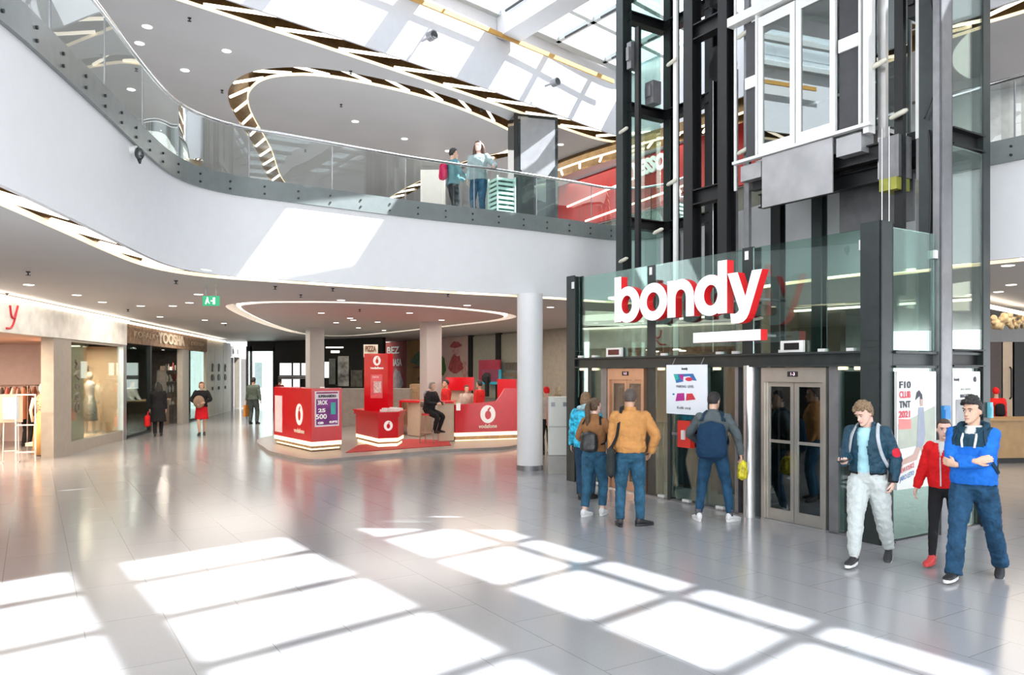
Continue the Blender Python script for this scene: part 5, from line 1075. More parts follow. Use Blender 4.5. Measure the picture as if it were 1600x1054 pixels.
for x0, x1, Y, lab in ((657, 693, 24.0, 'pale column of the upper gallery behind the two visitors'),):
    a = at(x0, 300, Y); b = at(x1, 300, Y); q = MB(); q.box(a.x, b.x, Y, Y+0.7, ZG, ZC); struct(q.build('column_4', mat('column_paint', (0.50, 0.48, 0.46), 0.5, var=0.02)), lab)
# dark mirror pylon
pA_ = at(806, 340, 19.0); pc_ = Vector((pA_.x, 19.0, 0)); pd_ = pc_+Vector((0.86, -0.50, 0)).normalized()*0.0+Vector((1.06, 0.30, 0))
t = thing('glass_pylon', 'tall dark mirrored column of the upper gallery beside the louvred box', 'pylon', (pc_.x, pc_.y, ZG))
q = MB(); q.prism([(pc_.x, pc_.y), (pd_.x, pd_.y), (pd_.x-0.2, pd_.y+0.6), (pc_.x-0.2, pc_.y+0.6)], ZG, ZC-0.02); q.build('body', M['blackglass'], t)
q = MB(); q.prism([(pc_.x-0.05, pc_.y-0.02), (pc_.x+0.05, pc_.y), (pc_.x+0.05, pc_.y+0.1), (pc_.x-0.05, pc_.y+0.1)], ZG, ZC-0.02); q.build('edge_trim', M['steelb'], t)
dd_ = (pd_-pc_).normalized(); nn_ = Vector((dd_.y, -dd_.x, 0))
q = MB(); p0 = pc_+dd_*0.12+nn_*0.01; p1 = pc_+dd_*1.02+nn_*0.01
prof = [(0.0, 7.0), (0.12, 6.88), (0.7, 6.88), (0.90, 7.15), (0.90, 8.3), (0.0, 8.3)]
q.v = [p0+dd_*x+Vector((0, 0, z)) for x, z in prof]; q.f = [tuple(range(6))]; q.m = [0]; q.build('pale_panel', mat('pylon_panel', (0.33, 0.33, 0.34), 0.3, var=0.06), t)
q = MB(); q.box(p0.x, p1.x, p0.y-0.08, p0.y-0.02, ZG+0.28, ZG+0.33); q.build('rail', M['chrome'], t)
# louvred box
lb = at(784, 340, 17.6); t = thing('louvred_box', 'pale green louvred box on the upper gallery beside the dark mirrored column', 'box', (lb.x, lb.y, ZG), math.radians(28))
lm = mat('pale_green_slat', (0.40, 0.62, 0.54), 0.5, var=0.08)
q = MB(); q.box(-0.19, 0.19, -0.19, 0.19, 0.0, 1.36); q.build('core', mat('dark_green_core', (0.03, 0.09, 0.07), 0.5, var=0.1), t, local=True)
for k in range(13):
    q = MB(); q.box(-0.225, 0.225, -0.225, 0.225, 0.06+k*0.105, 0.115+k*0.105); q.build('slat', lm, t, local=True)
for sx, sy in ((-1, -1), (1, -1), (1, 1), (-1, 1)):
    q = MB(); q.box(sx*0.225-0.015, sx*0.225+0.015, sy*0.225-0.015, sy*0.225+0.015, 0, 1.42); q.build('corner_strip', lm, t, local=True)

# ------------------------------------------------------------------ lamps and sprinklers in the ceilings
def dup(o, loc): c = copy_tree(o); c.location = loc; return c
upl = [(230, 42), (354, 80), (289, 110), (555, 190), (632, 217), (218, 68), (205, 140), (700, 236), (445, 288), (865, 300), (876, 226)]
first = None
for px, py in upl:
    p = gp(px, py, ZC-0.005)
    if first is None: first = lampat(p, 'small round white lamp in the grey upper ceiling', 'upper ceiling lamps', 0.085)
    else: dup(first, p)
def sprink(loc, label, group):
    t = thing('sprinkler', label, 'sprinkler', tuple(loc), 0, group)
    q = MB(); q.lathe((0, 0, 0), [(0.035, 0.0), (0.03, -0.015), (0.01, -0.02), (0.01, -0.05), (0.035, -0.055), (0.035, -0.06)], 10); q.build('head', M['black'], t, local=True); return t
first = None
for px, py in ((296, 28), (548, 111), (347, 141), (533, 163), (752, 170), (935, 244), (213, 107), (477, 234)):
    p = gp(px, py, ZC-0.002)
    if first is None: first = sprink(p, 'small dark sprinkler head in the grey upper ceiling', 'upper ceiling sprinklers')
    else: dup(first, p)
first = None
for px, py in ((45, 445), (120, 461), (220, 478), (270, 478), (310, 460), (296, 473), (320, 500), (350, 505), (533, 469), (502, 489), (552, 500), (560, 512), (547, 497), (525, 504), (690, 500), (640, 489), (590, 503), (730, 477), (250, 495), (160, 472), (860, 480), (30, 470), (600, 516), (1580, 445), (1560, 456), (1575, 415), (1520, 460)):
    p = gp(px, py, ZS-0.004)
    if first is None: first = lampat(p, 'small flat round lamp in the ground level ceiling', 'ground level ceiling lamps', 0.085)
    else: dup(first, p)
first = None
for px, py in ((44, 424), (11, 458), (275, 438), (200, 483), (352, 506), (430, 447), (562, 483), (470, 460), (700, 459), (520, 450)):
    p = gp(px, py, ZS-0.002)
    if first is None: first = sprink(p, 'small dark sprinkler head in the ground level ceiling', 'ground level sprinklers')
    else: dup(first, p)
# exit sign and the dome camera
e0 = at(330, 470, 14.0); t = thing('exit_sign', 'green hanging emergency exit sign under the ground level ceiling', 'exit sign', tuple(e0))
q = MB(); q.box(e0.x-0.15, e0.x+0.15, 13.98, 14.02, e0.z-0.09, e0.z+0.09); q.build('panel', mat('exit_green', (0.02, 0.30, 0.14), 0.4, emit=0.35, ecol=(0.02, 0.5, 0.22), var=0.05), t)
for x in (-0.1, 0.09):
    q = MB(); q.cyl((e0.x+x, 14, e0.z+0.09), (e0.x+x, 14, ZS), 0.006, 6); q.build('hanger', M['steelg'], t)
ew = mat('exit_white', (0.9, 1, 0.92), 0.4, emit=0.8, var=0)
def prn(pts): q = MB(); q.v = [Vector((e0.x+x, 13.975, e0.z+z)) for x, z in pts]; q.f = [tuple(range(len(pts)))]; q.m = [0]; q.build('pictogram', ew, t)
prn([(-0.10, -0.06), (-0.085, -0.06), (-0.06, -0.01), (-0.03, -0.05), (-0.015, -0.05), (-0.045, 0.01), (-0.04, 0.04), (-0.07, 0.04), (-0.09, 0.0)]); prn([(-0.06+0.014*math.cos(a), 0.058+0.014*math.sin(a)) for a in [2*PI*k/8 for k in range(8)]])
prn([(0.04, -0.06), (0.08, -0.06), (0.08, 0.06), (0.04, 0.06)]); prn([(0.0, -0.01), (0.03, -0.01), (0.03, 0.01), (0.0, 0.01)])
cx = Vector((-4.80, 9.75, 4.76)); t = thing('security_camera', 'small black dome camera on the white gallery front at upper left', 'camera', tuple(cx))
q = MB(); q.cyl(cx+Vector((-0.08, 0, 0.05)), cx+Vector((0.04, -0.01, 0.05)), 0.05, 14); q.build('mount', M['whitemetal'], t, smooth='auto')
q = MB(); q.ball(cx+Vector((0.08, -0.02, 0.0)), (0.06, 0.06, 0.085)); q.build('dome', M['blackglass'], t, smooth=True)
q = MB(); q.tube([cx+Vector((0.08, -0.02, -0.07)), cx+Vector((0.09, -0.03, -0.13))], [0.03, 0.012], 10); q.build('lens', M['black'], t, smooth=True)

# added fill: wide soft area discs under the ceilings, standing in for lamp light
for x, y, z, e, s, c in ((-7.8, 15, 3.5, 130, 6.0, (1, 0.93, 0.85)), (-8.5, 21, 3.5, 170, 5.0, (1, 0.9, 0.8)), (-10.0, 28, 3.5, 190, 4.0, (1, 0.9, 0.8)), (-3, 21.5, 3.5, 136, 4.0, (1, 0.92, 0.84)), (-1, 26, 3.5, 160, 4.0, (1, 0.82, 0.66)), (-5, 29, 3.5, 96, 4.0, (1, 0.9, 0.8)),
                         (1.5, 21, 3.5, 120, 4.0, (1, 0.86, 0.72)), (5.5, 16, 3.5, 120, 4.0, (1, 0.88, 0.76)), (9.5, 13.5, 3.5, 120, 4.0, (1, 0.9, 0.8)), (11, 17, 3.5, 88, 4.0, (1, 0.85, 0.7)),
                         (-8, 18, 8.3, 234, 6.0, (1, 0.97, 0.94)), (-3, 24, 8.3, 270, 6.0, (1, 0.97, 0.94)), (-10, 28, 8.3, 270, 6.0, (1, 0.97, 0.94)), (2.5, 23, 8.3, 216, 6.0, (1, 0.93, 0.85)), (-10, 9, 8.3, 180, 6.0, (1, 0.97, 0.94)), (11.5, 14, 8.3, 216, 6.0, (1, 0.95, 0.9))):
    l = bpy.data.lights.new('lamp_or_fill_light', 'AREA'); l.shape = 'DISK'; l.size = s; l.energy = e; l.color = c; o = bpy.data.objects.new('lamp_or_fill_light', l); C.objects.link(o); o.location = (x, y, z)

# ------------------------------------------------------------------ right hand shop and upper right
sh = thing('gold_relief_sign', 'gold sculpted relief sign on the dark fascia at the right picture edge', 'sign', tuple(at(1575, 515, 17.5)))
gm2 = mat('gold_relief', (0.48, 0.36, 0.20), 0.45, 0.5, var=0.4, vscale=10)
for i in range(6):
    c = at(1556+i*11, 500, 18.0+0.25*i); q = MB()
    for k in range(7): q.ball(c+Vector((random.uniform(-0.09, 0.09), random.uniform(-0.05, 0.02), random.uniform(-0.16, 0.16))), (random.uniform(0.05, 0.09), 0.06, random.uniform(0.05, 0.11)), nu=8, nv=6)
    q.remesh(0.018, 2); q.build('relief_figure', gm2, sh, smooth=True)
a = at(1543, 726, 16.6); t = thing('shop_desk', 'long light brown shop desk at the right picture edge', 'desk', (a.x+1.2, 17, 0))
q = MB(); q.prism([(a.x-0.3, 16.6), (a.x+2.6, 16.9), (a.x+2.6, 17.7), (a.x-0.3, 17.4)], 0.12, 0.93); q.build('body', mat('desk_oak', (0.38, 0.24, 0.11), 0.45, var=0.1), t)
q = MB(); q.prism([(a.x-0.3, 16.7), (a.x+2.6, 17.0), (a.x+2.6, 17.7), (a.x-0.3, 17.4)], 0.0, 0.12); q.build('plinth', M['black'], t)
q = MB(); q.prism([(a.x-0.35, 16.55), (a.x+2.65, 16.85), (a.x+2.65, 17.75), (a.x-0.35, 17.45)], 0.93, 0.97); q.build('top', mat('desk_oak', (0.38, 0.24, 0.11), 0.45, var=0.1), t)
for px, wd, mm, lab in ((1573, 16, M['beige'], 'beige door panel with long dark handle behind the desk'), (1592, 20, M['steelb'], 'black tall panel at the right picture edge'), (1552, 22, mat('dark_brown_panel', (0.05, 0.03, 0.025), 0.4, var=0.1), 'dark brown tall panel behind the person in red')):
    p0 = at(px-wd/2, 600, 19.5); p1 = at(px+wd/2, 600, 19.6); q = MB(); q.box(p0.x, p1.x, 19.5, 19.6, 0, 2.75); o = q.build('wall_panel', mm); tag(o, lab, 'panel')
    if px == 1573: c = at(1578, 598, 19.45); q = MB(); q.tube([c+Vector((0, 0, 0.4)), c+Vector((0, -0.06, 0.35)), c+Vector((0, -0.06, -0.35)), c+Vector((0, 0, -0.4))], 0.02, 8); q.build('handle', M['black'], o)
t = gp(1570, 472, ZS)
q = MB(); q.bar((9.6, 15.9, 3.40), (16, 22.1, 3.40), 0.12, 0.06); tag(q.build('light_line', M['led']), 'straight light line above the gold relief sign', 'light line')
q = MB(); q.bar((4.2, 22.5, 3.5), (9.6, 16.0, 3.5), 0.1, 0.05); tag(q.build('light_line', M['led']), 'straight light line on the ceiling seen through the lift lobby glass', 'light line')
# upper right: parapet, ceiling steps, white screens
wallseg('wall_upper', (16, -4, 0), (13.5, 16, 0), ZG, ZC, mat('upper_right_wall', (0.50, 0.50, 0.51), 0.5, var=0.1), 'pale wall behind the right upper gallery', 0.2)
wallseg('wall_upper', (13.5, 16, 0), (7.8, 20, 0), ZG, ZC, mat('upper_right_wall', (0.50, 0.50, 0.51), 0.5, var=0.1), 'pale end wall behind the lift tower', 0.2)

for i, (x0, x1, Y, z0, z1, mm, lab) in enumerate(((10.6, 12.4, 13.6, ZG, 6.5, 'screen_pale', 'pale low screen wall on the right upper gallery'), (12.2, 13.4, 13.2, 6.1, 6.9, 'screen_dark', 'dark upper panel behind the pale low screen wall'))):
    q = MB(); q.prism([(x0, Y), (x1, Y-1.6), (x1, Y-1.5), (x0, Y+0.1)], z0, z1); tag(q.build('screen_wall', mat(mm, (0.62, 0.62, 0.60) if i == 0 else (0.12, 0.12, 0.125), 0.4, var=0.08)), lab, 'screen wall')
# ------------------------------------------------------------------ people
def lerp3(a, b, t): return Vector(a).lerp(Vector(b), t)
def ik(a, c, l1, l2, hint):
    a, c = Vector(a), Vector(c); d = c-a; L = d.length; mx_ = (l1+l2)*0.999
    if L > mx_: c = a+d*(mx_/L); d = c-a; L = mx_
    x = (l1*l1-l2*l2+L*L)/(2*L); h = math.sqrt(max(0, l1*l1-x*x)); u = d/L; hv = Vector(hint); hv -= u*hv.dot(u)
    if hv.length < 1e-5: hv = Vector((0, -1, 0))
    return a+u*x+hv.normalized()*h, c
HEAD = [(0.0, 0.020, -0.082, -0.035), (0.012, 0.036, -0.090, -0.01), (0.03, 0.048, -0.092, 0.02), (0.055, 0.058, -0.090, 0.055), (0.085, 0.066, -0.088, 0.078), (0.115, 0.071, -0.085, 0.090), (0.145, 0.074, -0.089, 0.096), (0.175, 0.073, -0.084, 0.094), (0.20, 0.063, -0.064, 0.080), (0.218, 0.045, -0.040, 0.056), (0.230, 0.018, -0.01, 0.022)]
def head_mb(mb, HM, k):
    R = []
    for z, w_, f_, b_ in HEAD:
        cy = (f_+b_)/2; ry = (b_-f_)/2
        R.append([HM @ Vector((w_*math.cos(a)*k, (cy+ry*math.sin(a))*k, z*k)) for a in [2*PI*j/20 for j in range(20)]])
    mb.rings(R)
    mb.tube([HM @ Vector((0, y*k, z*k)) for y, z in ((-0.083, 0.125), (-0.095, 0.10), (-0.108, 0.082), (-0.092, 0.074))], [0.008*k, 0.011*k, 0.015*k, 0.012*k], 8)
    for s in (-1, 1):
        mb.ball(HM @ Vector((s*0.074*k, 0.012*k, 0.105*k)), (0.010*k, 0.018*k, 0.032*k), nu=8, nv=6)
        mb.ball(HM @ Vector((s*0.032*k, -0.080*k, 0.142*k)), (0.022*k, 0.014*k, 0.008*k), nu=8, nv=6)
    mb.ball(HM @ Vector((0, -0.088*k, 0.053*k)), (0.024*k, 0.012*k, 0.008*k), nu=8, nv=6); mb.ball(HM @ Vector((0, -0.086*k, 0.043*k)), (0.019*k, 0.012*k, 0.007*k), nu=8, nv=6)
    mb.ball(HM @ Vector((0, -0.084*k, 0.012*k)), (0.026*k, 0.016*k, 0.016*k), nu=8, nv=6)
def hand_mb(mb, wr, d, pn, k, curl=0.5, thumb=1, spread=0.1):
    """wr wrist, d direction of the palm, pn palm normal"""
    d = Vector(d).normalized(); pn = Vector(pn); pn = (pn-d*pn.dot(d)).normalized(); sd = d.cross(pn)
    c = [wr, wr+d*0.03*k, wr+d*0.065*k, wr+d*0.09*k]
    rings = []
    for p, wx, th in zip(c, (0.024, 0.032, 0.040, 0.038), (0.019, 0.017, 0.015, 0.011)):
        rings.append([p+sd*wx*k*math.cos(2*PI*j/12)+pn*th*k*math.sin(2*PI*j/12) for j in range(12)])
    mb.rings(rings)
    for i, (off, L, r) in enumerate(((-0.030, 0.070, 0.0085), (-0.010, 0.080, 0.0088), (0.010, 0.075, 0.0085), (0.029, 0.058, 0.0075))):
        p = wr+d*0.082*k+sd*off*k; dr = (d+sd*off*spread*20*0.2).normalized(); pts = [p-d*0.02*k]; a = 0.0
        for j, f_ in enumerate((0.45, 0.32, 0.23)):
            a += curl*(0.7+0.15*j)+0.05*i*curl; v_ = dr*math.cos(a)+pn*math.sin(a); pts.append(pts[-1]+v_*L*f_*k+(d*0.02*k if j == 0 else Vector((0, 0, 0))))
        mb.tube(pts, [r*k*1.1, r*k, r*k*0.92, r*k*0.7], 8)
    p = wr+d*0.025*k-sd*thumb*0.026*k; v1 = (d*0.7-sd*thumb*0.65+pn*0.25).normalized(); v2 = (d*0.95-sd*thumb*0.15+pn*(0.3+0.4*curl)).normalized()
    mb.tube([p-v1*0.01*k, p+v1*0.035*k, p+v1*0.035*k+v2*0.03*k, p+v1*0.035*k+v2*0.052*k], [0.013*k, 0.011*k, 0.010*k, 0.007*k], 8)

class Fig: pass
def figure(H=1.75, hip=(0, 0, 0.93), lean=0.0, side=0.0, twist=0.0, shw=1.0, ankL=(0.1, 0, 0.085), ankR=(-0.1, 0, 0.085), kneeh=(0, -1, 0), wrL=(0.24, -0.05, 0.82), wrR=(-0.24, -0.05, 0.82), elL=(0.3, 0.6, 0), elR=(-0.3, 0.6, 0), hyaw=0.0, hpitch=0.0, hroll=0.0, shrug=0.0):
    """joint positions of a figure facing -Y, written for 1.75 m and scaled to H; lean > 0 bends forward"""
    k = H/1.75; f = Fig(); f.k = k; f.hip = Vector(hip)*k
    T = Matrix.Translation(f.hip) @ Matrix.Rotation(math.radians(twist), 4, 'Z') @ Matrix.Rotation(math.radians(lean), 4, 'X') @ Matrix.Rotation(math.radians(side), 4, 'Y')
    f.T = T @ Matrix.Translation(Vector((0, 0, -0.93*k)))     # torso frame: coordinates as for an upright body
    tp = lambda x, y, z: f.T @ (Vector((x, y, z))*k)
    f.tp = tp
    f.hL, f.hR = f.hip+Vector((0.092, 0, -0.02))*k, f.hip+Vector((-0.092, 0, -0.02))*k
    f.aL, f.aR = Vector(ankL)*k, Vector(ankR)*k
    f.kL, f.aL = ik(f.hL, f.aL, 0.43*k, 0.41*k, Vector(kneeh)+Vector((0.12, 0, 0))); f.kR, f.aR = ik(f.hR, f.aR, 0.43*k, 0.41*k, Vector(kneeh)+Vector((-0.12, 0, 0)))
    f.sL, f.sR = tp(0.175*shw, 0.0, 1.415+shrug), tp(-0.175*shw, 0.0, 1.415+shrug)
    f.eL, f.wL = ik(f.sL, Vector(wrL)*k, 0.29*k, 0.255*k, elL); f.eR, f.wR = ik(f.sR, Vector(wrR)*k, 0.29*k, 0.255*k, elR)
    f.neck = tp(0, 0.012, 1.47)
    f.HM = Matrix.Translation(tp(0, -0.01, 1.525)) @ Matrix.Rotation(math.radians(twist*0.5+hyaw), 4, 'Z') @ Matrix.Rotation(math.radians(lean*0.5+hpitch), 4, 'X') @ Matrix.Rotation(math.radians(hroll), 4, 'Y')
    f.shw = shw
    return f
TORSO = [(0.86, 0.150, 0.105, 0.01), (0.93, 0.165, 0.115, 0.01), (1.02, 0.150, 0.105, 0.0), (1.10, 0.145, 0.100, 0.0), (1.20, 0.158, 0.112, 0.0), (1.30, 0.172, 0.120, 0.005), (1.38, 0.178, 0.110, 0.01), (1.43, 0.150, 0.085, 0.015), (1.465, 0.085, 0.065, 0.015), (1.50, 0.060, 0.058, 0.012)]
def torso_mb(mb, f, z0, z1, grow=0.0, growz=None, belly=0.0):
    R = []
    zs = [t for t in TORSO if z0-1e-6 <= t[0] <= z1+1e-6]
    def itp(z):
        for a, b in zip(TORSO[:-1], TORSO[1:]):
            if a[0] <= z <= b[0]: t = (z-a[0])/(b[0]-a[0]); return (z, a[1]+(b[1]-a[1])*t, a[2]+(b[2]-a[2])*t, a[3]+(b[3]-a[3])*t)
        return (z,)+TORSO[0][1:] if z < TORSO[0][0] else (z,)+TORSO[-1][1:]
    if not zs or zs[0][0] > z0+0.01: zs = [itp(z0)]+zs
    if zs[-1][0] < z1-0.01: zs.append(itp(z1))
    for z, rx, ry, cy in zs:
        g = grow+(growz(z) if growz else 0)
        sh = 1+(f.shw-1)*max(0, min(1, (z-1.1)/0.25))
        R.append([f.tp((rx*sh+g)*math.copysign(abs(math.cos(a))**0.85, math.cos(a)), cy+(ry+g)*math.copysign(abs(math.sin(a))**0.9, math.sin(a))-(belly*math.exp(-((z-1.05)/0.12)**2) if math.sin(a) < 0 else 0), z) for a in [2*PI*j/28 for j in range(28)]])
    mb.rings(R)
def limb(mb, a, b, c, r, n=14):
    """smooth three-joint limb; r radii at start, mid-upper, joint, mid-lower, end"""
    k = [a, a.lerp(b, 0.5), b, b.lerp(c, 0.4), c]
    bend = (b-(a+c)/2)*0.06; pts = cr([k[0], k[1], k[2]-bend, k[3], k[4]], 4); m = len(pts)-1
    rs = []
    for i in range(m+1):
        t = i/m*4; j = min(3, int(t)); u = t-j; rs.append(r[j]*(1-u)+r[j+1]*u)
    mb.tube(pts, rs, n)
def body_mb(f, vox, skin_arms=True, curlL=0.45, curlR=0.45, pnL=(-1, 0, 0), pnR=(1, 0, 0), dL=None, dR=None, hands=True):
    k = f.k; mb = MB()
    torso_mb(mb, f, 0.86, 1.50, -0.018)
    mb.tube([f.tp(0, 0.018, 1.44), f.tp(0, 0.012, 1.50), f.HM @ (Vector((0, 0.02, 0.03))*k), f.HM @ (Vector((0, 0.015, 0.08))*k)], [0.06*k, 0.054*k, 0.052*k, 0.055*k], 14)
    head_mb(mb, f.HM, k)
    for s_, e_, w_, h_, kn, an, cu, pn, dd, th in ((f.sL, f.eL, f.wL, f.hL, f.kL, f.aL, curlL, pnL, dL, 1), (f.sR, f.eR, f.wR, f.hR, f.kR, f.aR, curlR, pnR, dR, -1)):
        limb(mb, s_, e_, w_, [0.046*k, 0.043*k, 0.037*k, 0.036*k, 0.026*k])
        limb(mb, h_, kn, an, [0.078*k, 0.07*k, 0.052*k, 0.052*k, 0.034*k])
        if hands:
            d = Vector(dd) if dd is not None else (w_-e_)
            sdn = d.normalized().cross(Vector(pn)); front = Vector((0, -1, 0))
            th2 = -1 if sdn.dot(front) > 0 else 1
            hand_mb(mb, w_-d.normalized()*0.01, d, pn, k, cu, th2)
    mb.ball(f.hip, (0.15*k, 0.10*k, 0.11*k))
    mb.remesh(vox, 2, fac=0.4)
    return mb
def add_face(mb, f, mi_white=1, mi_iris=2, mi_brow=3, mi_lip=4, look=0.0):
    k = f.k; HM = f.HM
    for s in (-1, 1):
        c = Vector((s*0.031, -0.0835, 0.116))
        mb.ball(HM @ (c*k), (0.0135*k, 0.007*k, 0.0075*k), mi_white, 10, 6, HM.to_3x3())
        mb.ball(HM @ ((c+Vector((look*0.004, -0.0055, 0.0)))*k), (0.0062*k, 0.003*k, 0.0064*k), mi_iris, 8, 5, HM.to_3x3())
        pts = [HM @ (Vector((s*x, y, z))*k) for x, y, z in ((0.013, -0.094, 0.137), (0.03, -0.0955, 0.143), (0.05, -0.083, 0.138))]
        mb.tube(cr(pts, 3), [0.003*k, 0.0035*k, 0.0042*k, 0.0042*k, 0.004*k, 0.003*k, 0.002*k], 6, mi_brow)
        mb.tube([HM @ (Vector((s*x, y, z))*k) for x, y, z in ((0.017, -0.0885, 0.121), (0.031, -0.0925, 0.1245), (0.046, -0.083, 0.1205))], [0.0015*k, 0.002*k, 0.0015*k], 6, mi_brow)
    mb.tube([HM @ (Vector((x, y, z))*k) for x, y, z in ((-0.024, -0.090, 0.047), (-0.01, -0.1005, 0.0495), (0.01, -0.1005, 0.0495), (0.024, -0.090, 0.047))], [0.002*k, 0.006*k, 0.006*k, 0.002*k], 8, mi_lip, 0.6)
    return mb
def legs_mb(f, waist=1.0, r=(0.098, 0.092, 0.068, 0.066, 0.056), hem=0.02, vox=0.009, disp=0.006, seed=1, short=None, seat=0.115):
    """trousers as one surface; short = fraction of the shin left bare"""
    k = f.k; mb = MB(); torso_mb(mb, f, 0.88, waist, 0.012)
    mb.ball(f.hip+Vector((0, 0.01, -0.015))*k, (0.168*k, seat*k, 0.115*k))
    for h_, kn, an in ((f.hL, f.kL, f.aL), (f.hR, f.kR, f.aR)):
        e_ = an+(an-kn).normalized()*hem*k if not short else kn.lerp(an, 1-short)
        limb(mb, h_, kn, e_, [x*k for x in r])
    return mb.remesh(vox, 3, disp, 0.055, seed, 0.45)
def jacket_mb(f, z0=0.93, z1=1.49, grow=0.028, sl=(0.070, 0.064, 0.056, 0.052, 0.042), growz=None, vox=0.009, disp=0.007, seed=2, cuff=0.97, belly=0.0, collar=0.0):
    k = f.k; mb = MB(); torso_mb(mb, f, z0, z1, grow, growz, belly)
    for s_, e_, w_ in ((f.sL, f.eL, f.wL), (f.sR, f.eR, f.wR)):
        mb.ball(s_, sl[0]*0.93*k); limb(mb, s_, e_, e_.lerp(w_, cuff), [x*k for x in sl])
    if collar: mb.tube([f.tp(0, 0.012, 1.45), f.tp(0, 0.008, 1.50), f.tp(0, 0.005, 1.50+collar)], [0.085*k, 0.078*k, 0.074*k], 18)
    return mb.remesh(vox, 3, disp, 0.06, seed, 0.45)
def hair_mb(f, style='short', vox=0.007, disp=0.006, seed=5, top=0.012, line=0.165):
    k = f.k; mb = MB(); HM = f.HM; R = []
    nv, nu = 16, 28
    for j in range(nv):
        el = -PI/2+PI*(j+0.5)/nv; ring = []
        for i in range(nu):
            a = 2*PI*i/nu; d = Vector((math.cos(a)*math.cos(el), math.sin(a)*math.cos(el), math.sin(el)))
            p = Vector((d.x*0.076, 0.004+d.y*0.095, 0.128+d.z*0.104))
            face = (-d.y)                              # 1 straight ahead
            low = 0.055 if style in ('short', 'crop') else 0.03
            zl = low+(line-low)*max(0, min(1, (face+0.25)/0.75))
            cover = max(0, min(1, (p.z-zl)/0.018))
            g = -0.022+(0.022+top*(1+0.8*max(0, d.z)))*cover
            p += d*g
            ring.append(HM @ (p*k))
        R.append(ring)
    mb.rings(R)
    if style == 'tousled':
        rr = random.Random(seed)
        for i in range(26):
            a = rr.uniform(0, 2*PI); e_ = rr.uniform(0.35, 1.35); d = Vector((math.cos(a)*math.cos(e_), math.sin(a)*math.cos(e_), math.sin(e_)))
            p = Vector((d.x*0.085, 0.0+d.y*0.10, 0.140+d.z*0.10)); mb.ball(HM @ (p*k), 0.02*k, nu=8, nv=6)
    if style == 'quiff':
        for x, y, z, r in ((-0.03, -0.085, 0.205, 0.026), (0.0, -0.092, 0.212, 0.028), (0.03, -0.085, 0.208, 0.026), (-0.05, -0.07, 0.19, 0.024), (0.05, -0.06, 0.20, 0.024), (0.0, -0.05, 0.228, 0.034), (0.0, 0.0, 0.235, 0.04), (0, 0.05, 0.222, 0.04)): mb.ball(HM @ (Vector((x, y, z))*k), r*k, nu=8, nv=6)
    if style == 'long':
        for s in (-1, 1):
            mb.tube([HM @ (Vector(p)*k) for p in ((s*0.06, 0.02, 0.17), (s*0.09, 0.03, 0.08), (s*0.10, 0.045, -0.02), (s*0.09, 0.05, -0.12))], [0.040*k, 0.048*k, 0.05*k, 0.038*k], 10)
        mb.tube([HM @ (Vector(p)*k) for p in ((0, 0.07, 0.16), (0, 0.10, 0.05), (0, 0.10, -0.06), (0, 0.11, -0.16))], [0.07*k, 0.085*k, 0.09*k, 0.05*k], 12, squash=0.7)
    if style == 'tail':
        mb.tube([HM @ (Vector(p)*k) for p in ((0, 0.09, 0.17), (0, 0.135, 0.17), (0, 0.165, 0.10), (0, 0.16, 0.0), (0.0, 0.15, -0.12), (0, 0.145, -0.2))], [0.028*k, 0.026*k, 0.042*k, 0.044*k, 0.036*k, 0.012*k], 10)
    if style == 'bun':
        mb.ball(HM @ (Vector((0, 0.10, 0.17))*k), 0.032*k)
    if style == 'bob':
        for s in (-1, 1): mb.ball(HM @ (Vector((s*0.06, 0.03, 0.08))*k), (0.035*k, 0.05*k, 0.06*k))
        mb.ball(HM @ (Vector((0, 0.07, 0.08))*k), (0.07*k, 0.05*k, 0.06*k))
    return mb.remesh(vox, 1, disp, 0.018, seed, 0.4)
def shoe(f, ank, kn, yaw, pitch, mats, parent, L=0.27, hi=0.0, dress=False):
    """upper and sole; toe towards -Y turned by yaw, pitch > 0 lifts the heel"""
    k = f.k; M_ = Matrix.Translation(ank) @ Matrix.Rotation(math.radians(yaw), 4, 'Z') @ Matrix.Rotation(math.radians(pitch), 4, 'X')
    R = []
    for y, wx, z0, z1 in ((0.065, 0.026, -0.066, 0.0), (0.05, 0.034, -0.068, 0.03+hi), (0.0, 0.037, -0.068, 0.038+hi), (-0.05, 0.040, -0.068, 0.0), (-0.10, 0.046, -0.068, -0.018), (-0.15, 0.045, -0.068, -0.028), (-0.185, 0.034, -0.066, -0.040), (-0.20, 0.016, -0.062, -0.05)):
        cz = (z0+z1)/2; rz = (z1-z0)/2
        R.append([M_ @ (Vector((wx*math.copysign(abs(math.cos(a))**0.8, math.cos(a)), y*L/0.27, cz+rz*math.sin(a)))*k) for a in [2*PI*j/14 for j in range(14)]])
    mb = MB(); mb.rings(R); o = mb.build('shoe', mats[0], parent, smooth=True, local=True)
    pts = []
    for a in [2*PI*j/22 for j in range(22)]:
        y = -0.068+0.142*math.sin(a); wx = (0.044 if y < -0.05 else 0.037)*math.copysign(abs(math.cos(a))**0.7, math.cos(a)); pts.append((wx, y*L/0.27))
    mb = MB(); mb.rings([[M_ @ (Vector((x*s_, y, z))*k) for x, y in pts] for z, s_ in ((-0.085, 0.95), (-0.078, 1.0), (-0.058, 1.02), (-0.056, 0.98))]); mb.build('sole', mats[1], o, smooth='auto', local=True)
    return o, M_
SK1 = mat('skin_light', (0.62, 0.38, 0.27), 0.5, var=0.05, vscale=20); SK2 = mat('skin_tan', (0.52, 0.30, 0.20), 0.5, var=0.05, vscale=20); SK3 = mat('skin_pale', (0.70, 0.45, 0.36), 0.5, var=0.05, vscale=20)
